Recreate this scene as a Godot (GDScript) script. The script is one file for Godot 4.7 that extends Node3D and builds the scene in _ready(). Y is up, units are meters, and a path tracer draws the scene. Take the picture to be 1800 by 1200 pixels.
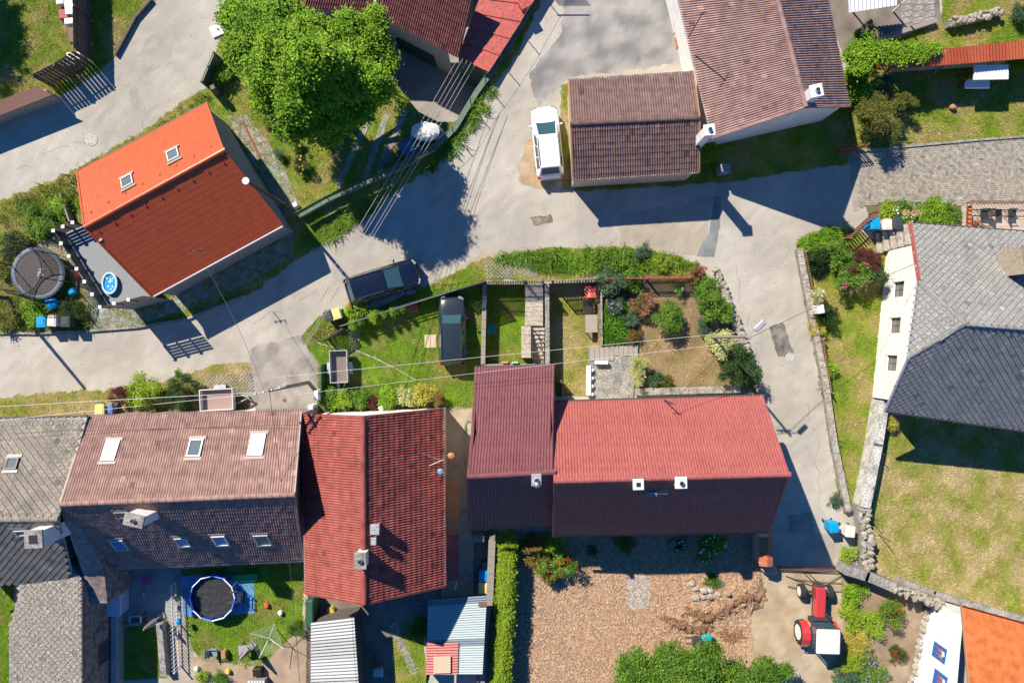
extends Node3D
# An aerial view of a village: roofs, lanes, gardens. y is up, metres. Plan positions are read off the photograph as (u, v) in its 1800 x 1200 frame and turned
# into metres with the flying height EYE; at(u, v, h) is the point of height h that stands there.

const EYE := 44.0
const FOCAL := 1200.0

class Shape:
	var v := PackedVector3Array()
	var c := PackedColorArray()
	var col := Color.WHITE
	func tri(a: Vector3, b: Vector3, d: Vector3) -> void:
		v.append(a); v.append(b); v.append(d)
		c.append(col); c.append(col); c.append(col)
	func tri3(a: Vector3, b: Vector3, d: Vector3, ca: Color, cb: Color, cd: Color) -> void:
		v.append(a); v.append(b); v.append(d)
		c.append(ca); c.append(cb); c.append(cd)
	func quad(a: Vector3, b: Vector3, d: Vector3, e: Vector3) -> void:
		tri(a, b, d); tri(a, d, e)
	func bar(o: Vector3, x: Vector3, y: Vector3, z: Vector3) -> void:   # a box round o with half axes x, y, z
		var p := []
		for k in 8:
			p.append(o + x * (1 if k & 1 else -1) + y * (1 if k & 2 else -1) + z * (1 if k & 4 else -1))
		quad(p[0], p[1], p[3], p[2]); quad(p[5], p[4], p[6], p[7])
		quad(p[4], p[0], p[2], p[6]); quad(p[1], p[5], p[7], p[3])
		quad(p[2], p[3], p[7], p[6]); quad(p[4], p[5], p[1], p[0])
	func box(o: Vector3, s: Vector3, turn := 0.0) -> void:
		var b := Basis(Vector3.UP, turn)
		bar(o, b.x * s.x * 0.5, b.y * s.y * 0.5, b.z * s.z * 0.5)
	func cbox(o: Vector3, s: Vector3, r: float, turn := 0.0) -> void:   # a box with chamfered edges
		var b := Basis(Vector3.UP, turn)
		var h := s * 0.5
		var q := {}
		for k in 8:
			var g := Vector3(1 if k & 1 else -1, 1 if k & 2 else -1, 1 if k & 4 else -1)
			for a in 3:
				var w := h - Vector3(r, r, r)
				w[a] = h[a]
				q[k * 3 + a] = o + b * (g * w)
		for a in 3:
			var m1 := 1 << ((a + 1) % 3)
			var m2 := 1 << ((a + 2) % 3)
			for sgn in 2:
				var k0 := (1 << a) if sgn else 0
				quad(q[k0 * 3 + a], q[(k0 | m1) * 3 + a], q[(k0 | m1 | m2) * 3 + a], q[(k0 | m2) * 3 + a])
			var b1 := (a + 1) % 3
			for e in 4:
				# the edges along axis c2, between faces a and b1
				var k := ((1 << a) if e & 1 else 0) | ((1 << b1) if e & 2 else 0)
				var k2 := k | (1 << ((a + 2) % 3))
				quad(q[k * 3 + a], q[k * 3 + b1], q[k2 * 3 + b1], q[k2 * 3 + a])
		for k in 8:
			tri(q[k * 3], q[k * 3 + 1], q[k * 3 + 2])
	func beam(a: Vector3, b: Vector3, wide: float, thick: float) -> void:
		var z := b - a
		var n := z.normalized()
		var x := n.cross(Vector3.UP)
		x = Vector3.RIGHT if x.length() < 0.01 else x.normalized()
		bar((a + b) * 0.5, x * wide * 0.5, x.cross(n) * thick * 0.5, z * 0.5)
	func tube(p: Array, r0: float, r1: float, sides := 6) -> void:
		var n := p.size()
		var last := []
		for k in n:
			var d: Vector3 = (p[mini(k + 1, n - 1)] - p[maxi(k - 1, 0)]).normalized()
			var x := d.cross(Vector3(0.31, 0.9, 0.17)).normalized()
			if absf(d.dot(Vector3(0.31, 0.9, 0.17).normalized())) > 0.98:
				x = d.cross(Vector3.RIGHT).normalized()
			var y := x.cross(d)
			var r := lerpf(r0, r1, float(k) / maxi(n - 1, 1))
			var ring := []
			for s in sides:
				var an := TAU * s / sides
				ring.append(p[k] + (x * cos(an) + y * sin(an)) * r)
			if k:
				for s in sides:
					quad(last[s], last[(s + 1) % sides], ring[(s + 1) % sides], ring[s])
			if k == 0 or k == n - 1:
				for s in range(1, sides - 1):
					tri(ring[0], ring[s], ring[s + 1])
			last = ring
	func drum(o: Vector3, axis: Vector3, r0: float, r1: float, l: float, sides := 16) -> void:
		tube([o, o + axis.normalized() * l], r0, r1, sides)
	func prism(p: Array, y0: float, y1: float) -> void:   # p: Vector2 (x, z) outline
		var poly := PackedVector2Array(p)
		var ix := Geometry2D.triangulate_polygon(poly)
		for k in range(0, ix.size(), 3):
			for y in [y0, y1]:
				tri(Vector3(poly[ix[k]].x, y, poly[ix[k]].y), Vector3(poly[ix[k + 1]].x, y, poly[ix[k + 1]].y), Vector3(poly[ix[k + 2]].x, y, poly[ix[k + 2]].y))
		for k in poly.size():
			var a := poly[k]
			var b := poly[(k + 1) % poly.size()]
			quad(Vector3(a.x, y0, a.y), Vector3(b.x, y0, b.y), Vector3(b.x, y1, b.y), Vector3(a.x, y1, a.y))
	func lathe(o: Vector3, prof: Array, sides := 20, sx := 1.0, sz := 1.0) -> void:   # prof: Vector2 (radius, height)
		for k in prof.size() - 1:
			for s in sides:
				var a := TAU * s / sides
				var b := TAU * (s + 1) / sides
				var A := Vector3(cos(a) * sx, 0, sin(a) * sz)
				var B := Vector3(cos(b) * sx, 0, sin(b) * sz)
				quad(o + A * prof[k].x + Vector3.UP * prof[k].y, o + B * prof[k].x + Vector3.UP * prof[k].y, o + B * prof[k + 1].x + Vector3.UP * prof[k + 1].y, o + A * prof[k + 1].x + Vector3.UP * prof[k + 1].y)
	func slab(q: Array, thick: float) -> void:   # a sheet of four corners with thickness downwards
		var d := Vector3.DOWN * thick
		quad(q[0], q[1], q[2], q[3])
		quad(q[3] + d, q[2] + d, q[1] + d, q[0] + d)
		for k in 4:
			quad(q[k], q[(k + 1) % 4], q[(k + 1) % 4] + d, q[k] + d)
	func ball(o: Vector3, r: Vector3, sides := 10, wob := 0.0, sd := 1) -> void:
		var g := RandomNumberGenerator.new()
		g.seed = sd
		var rows := []
		var hn := maxi(4, sides / 2)
		for j in hn + 1:
			var row := []
			for s in sides:
				var th := PI * j / hn
				var ph := TAU * s / sides
				var f := 1.0 + (g.randf_range(-wob, wob) if j > 0 and j < hn else 0.0)
				row.append(o + Vector3(sin(th) * cos(ph) * r.x, cos(th) * r.y, sin(th) * sin(ph) * r.z) * f)
			rows.append(row)
		for j in hn:
			for s in sides:
				var s1 := (s + 1) % sides
				if j == 0:
					tri(o + Vector3(0, r.y, 0), rows[1][s1], rows[1][s])
				elif j == hn - 1:
					tri(rows[j][s], rows[j][s1], o - Vector3(0, r.y, 0))
				else:
					quad(rows[j][s], rows[j][s1], rows[j + 1][s1], rows[j + 1][s])
	func mesh(off := Vector3.ZERO, smooth := false) -> ArrayMesh:
		var m := ArrayMesh.new()
		if v.is_empty():
			return m
		var w := v
		if off != Vector3.ZERO:
			w = Transform3D(Basis(), -off) * v
		if smooth:
			var st := SurfaceTool.new()
			st.begin(Mesh.PRIMITIVE_TRIANGLES)
			st.set_smooth_group(0)
			for k in w.size():
				st.set_color(c[k])
				st.add_vertex(w[k])
			st.index()
			st.generate_normals()
			return st.commit()
		var arr := []
		arr.resize(Mesh.ARRAY_MAX)
		arr[Mesh.ARRAY_VERTEX] = w
		arr[Mesh.ARRAY_COLOR] = c
		m.add_surface_from_arrays(Mesh.PRIMITIVE_TRIANGLES, arr)
		return m

var rng := RandomNumberGenerator.new()
var names := {}
var M := {}        # materials
var tex := {}      # noise pictures
var unit := {}     # shared meshes
var lumps := FastNoiseLite.new()

func at(u: float, v: float, h := 0.0) -> Vector3:
	return Vector3((u - 900.0) / FOCAL * (EYE - h), h, (v - 600.0) / FOCAL * (EYE - h))

func meet(u: float, v: float, p: Vector3, n: Vector3) -> Vector3:   # the point of the plane through p that stands at (u, v)
	var d := at(u, v) - Vector3(0, EYE, 0)
	return Vector3(0, EYE, 0) + d * ((p - Vector3(0, EYE, 0)).dot(n) / d.dot(n))

func flat(u: float, v: float) -> Vector2:
	return Vector2((u - 900.0) / FOCAL * EYE, (v - 600.0) / FOCAL * EYE)

func numbered(called: String) -> String:
	var n: int = names.get(called, 0)
	names[called] = n + 1
	return called if n == 0 else "%s_%03d" % [called, n]

func thing(called: String, label: String, category: String, where := Vector3.ZERO, group := "") -> Node3D:
	var o := Node3D.new()
	o.name = numbered(called)
	o.position = where
	add_child(o)
	tag(o, label, category, group)
	return o

func tag(o: Node3D, label: String, category := "", group := "", kind := "") -> Node3D:
	if label: o.set_meta("label", label)
	if category: o.set_meta("category", category)
	if group: o.set_meta("group", group)
	if kind: o.set_meta("kind", kind)
	return o

func part(parent: Node3D, called: String, s: Shape, m: Material, smooth := false, label := "") -> MeshInstance3D:
	var off := Vector3.ZERO
	var n: Node = parent
	while n is Node3D and n != self:
		off += n.position
		n = n.get_parent()
	var o := MeshInstance3D.new()
	o.name = called
	o.mesh = s.mesh(off, smooth)
	o.material_override = m
	parent.add_child(o, true)
	if label: o.set_meta("label", label)
	return o

func piece(parent: Node3D, called: String, m: Mesh, mat: Material, t: Transform3D) -> MeshInstance3D:   # a shared mesh as one part, t in the scene's axes
	var o := MeshInstance3D.new()
	o.name = called
	o.mesh = m
	o.material_override = mat
	o.transform = Transform3D(t.basis, t.origin - parent.position)
	parent.add_child(o, true)
	return o

func solo(called: String, s: Shape, m: Material, label: String, category: String, group := "", smooth := false) -> MeshInstance3D:
	var o := MeshInstance3D.new()
	o.name = numbered(called)
	var box := AABB(s.v[0], Vector3.ZERO)
	for p in s.v: box = box.expand(p)
	o.position = Vector3(box.get_center().x, box.position.y, box.get_center().z)
	o.mesh = s.mesh(o.position, smooth)
	o.material_override = m
	add_child(o)
	tag(o, label, category, group)
	return o

func struct(called: String, s: Shape, m: Material, parent: Node3D = null) -> MeshInstance3D:
	var o := MeshInstance3D.new()
	o.name = numbered(called)
	o.mesh = s.mesh()
	o.material_override = m
	(parent if parent else self).add_child(o, true)
	o.set_meta("kind", "structure")
	return o

func copies(parent: Node3D, called: String, m: Mesh, mat: Material, where: Array, tint: Array) -> MultiMeshInstance3D:   # where in the scene's axes
	var mm := MultiMesh.new()
	mm.transform_format = MultiMesh.TRANSFORM_3D
	mm.use_colors = true
	mm.mesh = m
	mm.instance_count = where.size()
	var off := Vector3.ZERO if parent == self else parent.position
	for k in where.size():
		var t: Transform3D = where[k]
		t.origin -= off
		mm.set_instance_transform(k, t)
		mm.set_instance_color(k, tint[k % tint.size()])
	var o := MultiMeshInstance3D.new()
	o.name = called
	o.multimesh = mm
	o.material_override = mat
	parent.add_child(o, true)
	return o

# ---- materials -------------------------------------------------------------------------------------------------------------
func noise_picture(called: String, freq: float, stops: Array, kind := FastNoiseLite.TYPE_SIMPLEX_SMOOTH, octaves := 4, side := 512) -> void:
	var n := FastNoiseLite.new()
	n.noise_type = kind
	n.frequency = freq
	n.seed = called.hash() % 1000
	n.fractal_octaves = octaves
	if kind == FastNoiseLite.TYPE_CELLULAR:
		n.cellular_return_type = FastNoiseLite.RETURN_CELL_VALUE
		n.fractal_type = FastNoiseLite.FRACTAL_NONE
	var g := Gradient.new()
	g.offsets = PackedFloat32Array(stops.map(func(s): return s[0]))
	g.colors = PackedColorArray(stops.map(func(s): return Color(s[1], s[1], s[1]) if s[1] is float else s[1]))
	var t := NoiseTexture2D.new()
	t.width = side
	t.height = side
	t.seamless = true
	t.noise = n
	t.color_ramp = g
	tex[called] = t

func paint(called: String, c: Color, rough := 0.8, fine := "", fine_size := 1.0, coarse := "", coarse_size := 6.0, metal := 0.0) -> StandardMaterial3D:   # c: linear base colour; sizes: metres that the picture covers
	var m := StandardMaterial3D.new()
	m.resource_name = called
	m.albedo_color = c.linear_to_srgb()
	m.roughness = rough
	m.metallic = metal
	m.vertex_color_use_as_albedo = true
	if fine:
		m.albedo_texture = tex[fine]
		m.uv1_triplanar = true
		m.uv1_world_triplanar = true
		m.uv1_scale = Vector3.ONE / fine_size
	if coarse:
		m.detail_enabled = true
		m.detail_albedo = tex[coarse]
		m.detail_blend_mode = BaseMaterial3D.BLEND_MODE_MUL
		m.detail_uv_layer = BaseMaterial3D.DETAIL_UV_2
		m.uv2_triplanar = true
		m.uv2_world_triplanar = true
		m.uv2_scale = Vector3.ONE / coarse_size
	M[called] = m
	return m

func glass(called: String, c: Color, alpha: float, rough := 0.03) -> void:
	var m := StandardMaterial3D.new()
	m.resource_name = called
	m.albedo_color = Color(c.linear_to_srgb(), alpha)
	m.transparency = BaseMaterial3D.TRANSPARENCY_ALPHA
	m.roughness = rough
	M[called] = m

func materials() -> void:
	noise_picture("grain", 0.13, [[0.0, 0.78], [0.5, 0.92], [1.0, 1.0]])
	noise_picture("cracks", 0.02, [[0.0, 1.0], [0.86, 1.0], [0.9, 0.9], [0.94, 0.7], [1.0, 0.62]], FastNoiseLite.TYPE_SIMPLEX_SMOOTH, 4, 1024)
	tex.cracks.noise.fractal_type = FastNoiseLite.FRACTAL_RIDGED
	noise_picture("soft", 0.012, [[0.0, 0.86], [0.45, 0.95], [1.0, 1.0]], FastNoiseLite.TYPE_SIMPLEX_SMOOTH, 5)
	noise_picture("patches", 0.02, [[0.0, 0.72], [0.4, 0.87], [0.6, 0.96], [1.0, 1.0]], FastNoiseLite.TYPE_SIMPLEX_SMOOTH, 5)
	noise_picture("specks", 0.09, [[0.0, 0.62], [0.3, 0.74], [0.64, 0.8], [0.72, 0.98], [1.0, 1.0]], FastNoiseLite.TYPE_SIMPLEX, 2)
	noise_picture("lichen", 0.06, [[0.0, 0.62], [0.32, 0.82], [0.5, 0.9], [0.66, 0.93], [0.76, 1.0], [1.0, 1.0]], FastNoiseLite.TYPE_SIMPLEX, 3)
	noise_picture("gravel", 0.14, [[0.0, 0.6], [0.5, 0.85], [1.0, 1.0]], FastNoiseLite.TYPE_CELLULAR, 1)
	noise_picture("streaks", 0.03, [[0.0, 0.86], [0.5, 0.95], [1.0, 1.0]], FastNoiseLite.TYPE_SIMPLEX_SMOOTH, 3)
	lumps.noise_type = FastNoiseLite.TYPE_SIMPLEX_SMOOTH
	lumps.frequency = 0.35
	lumps.fractal_octaves = 4
	lumps.seed = 11
	paint("sheet", Color.WHITE, 0.92, "grain", 4.5, "soft", 7.0)          # ground sheets carry their colour in the vertices
	paint("asphalt", Color.WHITE, 0.9, "grain", 5.3, "cracks", 17.0)
	paint("gravel", Color.WHITE, 0.95, "gravel", 2.3, "patches", 7.0)
	paint("plaster_white", Color(0.86, 0.86, 0.85), 0.9, "soft", 5.0)
	paint("plaster_cream", Color(0.62, 0.55, 0.42), 0.9, "soft", 3.0)
	paint("plaster_pink", Color(0.4, 0.32, 0.29), 0.9, "patches", 8.0, "lichen", 13.0)
	paint("plaster_grey", Color(0.24, 0.28, 0.32), 0.9, "streaks", 3.0)
	paint("plaster_beige", Color(0.5, 0.42, 0.32), 0.9, "patches", 2.5)
	paint("concrete", Color(0.42, 0.4, 0.37), 0.9, "lichen", 6.0, "patches", 9.0)
	paint("stone", Color(0.55, 0.5, 0.43), 0.95, "lichen", 5.0, "patches", 6.0)
	paint("wood_dark", Color(0.13, 0.105, 0.09), 0.85, "patches", 3.0)
	paint("wood_grey", Color(0.3, 0.27, 0.24), 0.9, "streaks", 0.9)
	paint("wood_warm", Color(0.42, 0.22, 0.11), 0.8, "streaks", 0.9)
	paint("wood_pale", Color(0.6, 0.48, 0.33), 0.85, "streaks", 0.9)
	paint("wood_red", Color(0.4, 0.09, 0.09), 0.7, "streaks", 0.8)
	paint("black", Color(0.02, 0.02, 0.022), 0.6)
	paint("rubber", Color(0.025, 0.025, 0.025), 0.9, "grain", 0.6)
	paint("plastic", Color.WHITE, 0.45)
	paint("cloth", Color.WHITE, 0.95, "streaks", 0.8)
	paint("steel", Color(0.55, 0.56, 0.58), 0.38, "streaks", 0.8, "", 1.0, 0.8)
	paint("zinc", Color(0.6, 0.62, 0.64), 0.5, "patches", 1.5, "", 1.0, 0.5)
	paint("white_metal", Color(0.78, 0.78, 0.78), 0.4, "streaks", 1.5)
	paint("dark_metal", Color(0.05, 0.05, 0.055), 0.5)
	paint("green_metal", Color(0.035, 0.12, 0.07), 0.55, "patches", 1.2)
	paint("green_board", Color(0.16, 0.24, 0.17), 0.85, "patches", 1.2, "soft", 4.0)
	paint("brass_bark", Color(0.12, 0.09, 0.06), 0.95, "lichen", 0.7)
	paint("brick", Color(0.62, 0.2, 0.09), 0.85, "grain", 0.8)
	var leaf := paint("leaf", Color.WHITE, 0.55)
	leaf.backlight_enabled = true
	leaf.backlight = Color(0.6, 0.65, 0.25)
	leaf.metallic_specular = 0.35
	var blade := paint("blade", Color.WHITE, 0.8)
	blade.backlight_enabled = true
	blade.backlight = Color(0.35, 0.4, 0.15)
	blade.metallic_specular = 0.2
	glass("pane", Color(0.05, 0.08, 0.1), 0.35)
	paint("car_glass", Color(0.035, 0.085, 0.11), 0.05)
	glass("net", Color(0.02, 0.02, 0.02), 0.3, 0.24)
	paint("dark_room", Color(0.05, 0.055, 0.06), 0.9)

func _ready() -> void:
	var cam := Camera3D.new()
	cam.name = "camera"
	cam.fov = 53.13
	cam.near = 0.5
	cam.far = 900.0
	cam.position = Vector3(0, EYE, 0)
	cam.rotation_degrees = Vector3(-90, 0, 0)
	add_child(cam)
	var sky := ProceduralSkyMaterial.new()
	sky.sky_top_color = Color(0.12, 0.4, 0.7)
	sky.sky_horizon_color = Color(0.36, 0.63, 0.86)
	sky.sky_curve = 0.2
	sky.ground_bottom_color = Color(0.3, 0.3, 0.25)
	sky.ground_horizon_color = Color(0.5, 0.55, 0.55)
	var env := Environment.new()
	env.background_mode = Environment.BG_SKY
	env.sky = Sky.new()
	env.sky.sky_material = sky
	env.background_energy_multiplier = 0.6
	env.tonemap_mode = Environment.TONE_MAPPER_LINEAR
	env.tonemap_exposure = 1.6
	env.sdfgi_enabled = true
	env.ssao_enabled = true
	env.ssil_enabled = true
	var we := WorldEnvironment.new()
	we.name = "world"
	we.environment = env
	add_child(we)
	var sun := DirectionalLight3D.new()
	sun.name = "sun"
	sun.light_energy = 1.6
	sun.light_color = Color(1.0, 0.955, 0.88)
	sun.light_angular_distance = 0.53
	sun.shadow_enabled = true
	var lift := deg_to_rad(41.0)
	add_child(sun)
	sun.look_at_from_position(Vector3(0, 60, 0), Vector3(0, 60, 0) + Vector3(0.64 * cos(lift), -sin(lift), 0.768 * cos(lift)), Vector3.UP)
	materials()
	paint("dark_red", Color(0.12, 0.02, 0.015), 0.5)
	paint("deck_grey", Color(0.25, 0.27, 0.29), 0.7, "streaks", 2.0)
	paint("tray_floor", Color(0.2, 0.165, 0.155), 0.8, "streaks", 0.8)
	paint("tray_wood", Color(0.4, 0.29, 0.26), 0.85, "lichen", 1.0)
	paint("brown_cap", Color(0.14, 0.045, 0.035), 0.6, "patches", 1.5)
	paint("dark_screen", Color(0.03, 0.045, 0.05), 0.7, "streaks", 0.5)
	paint("dark_rail", Color(0.12, 0.15, 0.16), 0.5)
	paint("wood_rust", Color(0.22, 0.09, 0.06), 0.8, "streaks", 0.8)
	paint("wood_ash", Color(0.38, 0.33, 0.29), 0.9, "streaks", 0.7)
	paint("wire_pale", Color(0.45, 0.4, 0.4), 0.6)
	paint("wire_white", Color(0.62, 0.62, 0.62), 0.6)
	paint("wire_dark", Color(0.06, 0.055, 0.05), 0.7)
	paint("mat_grey", Color(0.13, 0.12, 0.115), 0.9, "patches", 1.5)
	paint("pad_grey", Color(0.2, 0.25, 0.32), 0.6, "streaks", 0.8)
	paint("pool_cover", Color(0.035, 0.035, 0.037), 0.4)
	paint("chip", Color.WHITE, 0.9)
	paint("pale_iron", Color(0.5, 0.48, 0.45), 0.8, "patches", 2.0)
	paint("orange_tile", Color(0.5, 0.1, 0.04), 0.55, "patches", 1.5)
	paint("orange_tile2", Color(0.56, 0.13, 0.05), 0.55, "patches", 1.5)
	paint("white_cloth", Color(0.78, 0.77, 0.75), 0.9)
	paint("slab_pink", Color(0.56, 0.45, 0.38), 0.9, "grain", 0.8)
	paint("blue_frame", Color(0.06, 0.16, 0.36), 0.5)
	paint("stair", Color(0.5, 0.44, 0.36), 0.9, "patches", 3.0)
	paint("plaster_old", Color(0.72, 0.71, 0.68), 0.9, "lichen", 7.0, "patches", 11.0)
	make_units()
	ground()
	houses()
	vehicles()
	fences()
	details()
	plants()

# ---- ground ----------------------------------------------------------------------------------------------------------------
func outline(p: Array, jag := 0.0, sd := 1) -> PackedVector2Array:   # photo (u, v) list to metres, its edges broken up a little
	var g := RandomNumberGenerator.new()
	g.seed = sd
	var out := PackedVector2Array()
	for k in p.size() / 2:
		var a := flat(p[k * 2], p[k * 2 + 1])
		var k1 := (k + 1) % (p.size() / 2)
		var b := flat(p[k1 * 2], p[k1 * 2 + 1])
		out.append(a)
		if jag > 0.0:
			var n := int(a.distance_to(b) / 0.22)
			var side := (b - a).orthogonal().normalized()
			for i in range(1, n):
				out.append(a.lerp(b, float(i) / n) + side * (g.randf_range(-jag, jag) * 0.6 + jag * 1.4 * lumps.get_noise_2d(lerpf(a.x, b.x, float(i) / n) * 3.0, lerpf(a.y, b.y, float(i) / n) * 3.0)))
	return out

func blend(cols: Array, x: float, z: float, sc: float) -> Color:   # earth or asphalt in two or three tones, mixed in patches
	var n := clampf(lumps.get_noise_2d(x * sc, z * sc) * 1.3 + 0.5, 0.0, 1.0) * (cols.size() - 1)
	var k := mini(int(n), cols.size() - 2)
	var c: Color = cols[k].lerp(cols[k + 1], n - k)
	var f := 1.0 + 0.22 * lumps.get_noise_2d(x * 7.0 + 70.0, z * 7.0)
	return Color(c.r * f, c.g * f, c.b * f)

func sheet(called: String, poly: PackedVector2Array, h: float, mat: Material, cols: Array, sc := 1.0, cell := 0.5, cut := []) -> MeshInstance3D:
	var s := Shape.new()
	var lo := poly[0]
	var hi := poly[0]
	for p in poly:
		lo = Vector2(minf(lo.x, p.x), minf(lo.y, p.y))
		hi = Vector2(maxf(hi.x, p.x), maxf(hi.y, p.y))
	var nx := int(ceil((hi.x - lo.x) / cell))
	var nz := int(ceil((hi.y - lo.y) / cell))
	var shade := {}
	for j in nz:
		for i in nx:
			var a := lo + Vector2(i, j) * cell
			var sq := PackedVector2Array([a, a + Vector2(cell, 0), a + Vector2(cell, cell), a + Vector2(0, cell)])
			var bits := Geometry2D.intersect_polygons(poly, sq)
			for hole in cut:
				var rest: Array[PackedVector2Array] = []
				for q in bits: rest.append_array(Geometry2D.clip_polygons(q, hole))
				bits = rest
			for q in bits:
				if Geometry2D.is_polygon_clockwise(q): continue
				var ix := Geometry2D.triangulate_polygon(q)
				for k in range(0, ix.size(), 3):
					var w := []
					var cc := []
					for e in 3:
						var p: Vector2 = q[ix[k + e]]
						var key := Vector2i(p * 500.0)
						if not shade.has(key):
							shade[key] = blend(cols, p.x, p.y, sc)
						cc.append(shade[key])
						w.append(Vector3(p.x, h, p.y))
					s.tri3(w[0], w[1], w[2], cc[0], cc[1], cc[2])
	return struct(called, s, mat)

func within(poly: PackedVector2Array, count: int, sd: int) -> PackedVector2Array:
	var g := RandomNumberGenerator.new()
	g.seed = sd
	var lo := poly[0]
	var hi := poly[0]
	for p in poly:
		lo = Vector2(minf(lo.x, p.x), minf(lo.y, p.y))
		hi = Vector2(maxf(hi.x, p.x), maxf(hi.y, p.y))
	lo = Vector2(maxf(lo.x, -34.0), maxf(lo.y, -23.0))
	hi = Vector2(minf(hi.x, 34.0), minf(hi.y, 23.0))
	var out := PackedVector2Array()
	for k in count * 4:
		if out.size() >= count: break
		var p := Vector2(g.randf_range(lo.x, hi.x), g.randf_range(lo.y, hi.y))
		if Geometry2D.is_point_in_polygon(p, poly): out.append(p)
	return out

func area(poly: PackedVector2Array) -> float:
	var a := 0.0
	for k in poly.size():
		a += poly[k].cross(poly[(k + 1) % poly.size()])
	return absf(a) * 0.5

func tuft_mesh(blades: int, tall: float, spread: float, wide: float, sd: int) -> ArrayMesh:
	var s := Shape.new()
	var g := RandomNumberGenerator.new()
	g.seed = sd
	for k in blades:
		var o := Vector3(g.randf_range(-spread, spread), 0, g.randf_range(-spread, spread))
		var a := g.randf() * TAU
		var d := Vector3(cos(a), 0, sin(a))
		var side := Vector3(-d.z, 0, d.x) * wide
		var f := g.randf_range(0.75, 1.15)
		s.col = Color(f, f, f)
		var lean := g.randf_range(0.5, 1.3)
		var mid := o + d * tall * 0.4 * lean + Vector3.UP * tall * 0.6
		var tip := o + d * tall * lean + Vector3.UP * tall * g.randf_range(0.7, 1.0)
		s.quad(o - side, o + side, mid + side * 0.8, mid - side * 0.8)
		s.tri(mid - side * 0.8, mid + side * 0.8, tip)
	return s.mesh()

func leaf_mesh(leaves: int, size: float, spread: float, sd: int, slim := 0.5) -> ArrayMesh:
	var s := Shape.new()
	var g := RandomNumberGenerator.new()
	g.seed = sd
	for k in leaves:
		var o := Vector3(g.randfn(), g.randfn() * 0.7, g.randfn()) * spread * 0.55
		var d := Vector3(g.randf_range(-1, 1), g.randf_range(-0.55, 0.35), g.randf_range(-1, 1)).normalized()
		var side := d.cross(Vector3.UP + Vector3(g.randf_range(-0.6, 0.6), 0, g.randf_range(-0.6, 0.6))).normalized()
		var nrm := side.cross(d)
		var f := g.randf_range(0.78, 1.15)
		s.col = Color(f, f, f * 0.95)
		var l := size * g.randf_range(0.7, 1.25)
		var w := l * slim
		var m := o + d * l * 0.45 + nrm * l * 0.08
		s.tri(o, m + side * w * 0.5, o + d * l)
		s.tri(o, o + d * l, m - side * w * 0.5)
	return s.mesh()

var dug := PackedVector2Array()

func grass(poly: PackedVector2Array, h: float, per: float, cols: Array, label: String, sd: int, mesh_name := "lawn", sc := 1.0) -> void:
	var spots := within(poly, int(area(poly) * per * 1.3), sd)
	var g := RandomNumberGenerator.new()
	g.seed = sd + 5
	var where := []
	var tint := []
	for p in spots:
		if dug.size() and Geometry2D.is_point_in_polygon(p, dug): continue
		# bare where the ground shows through
		if mesh_name == "lawn" and lumps.get_noise_2d(p.x * 2.7 + 40.0, p.y * 2.7) < -0.3 and g.randf() < 0.7: continue
		var k := g.randf_range(0.7, 1.25) if g.randf() > 0.07 else g.randf_range(1.5, 2.3)
		where.append(Transform3D(Basis(Vector3.UP, g.randf() * TAU).scaled(Vector3(k, g.randf_range(0.6, 1.2) * k, k)), Vector3(p.x, h, p.y)))
		var c := blend(cols, p.x, p.y, sc)
		var f := g.randf_range(0.62, 1.4)
		tint.append(Color(c.r * f, c.g * f, c.b * f))
	if where.is_empty(): return
	var o := copies(self, numbered("grass"), unit[mesh_name], M.blade, where, tint)
	tag(o, label, "grass", "", "stuff")

const DEEP := 1.0   # how far the courtyards lie below the lane
const YARD := 3.0   # and the yard of the cream house

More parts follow.
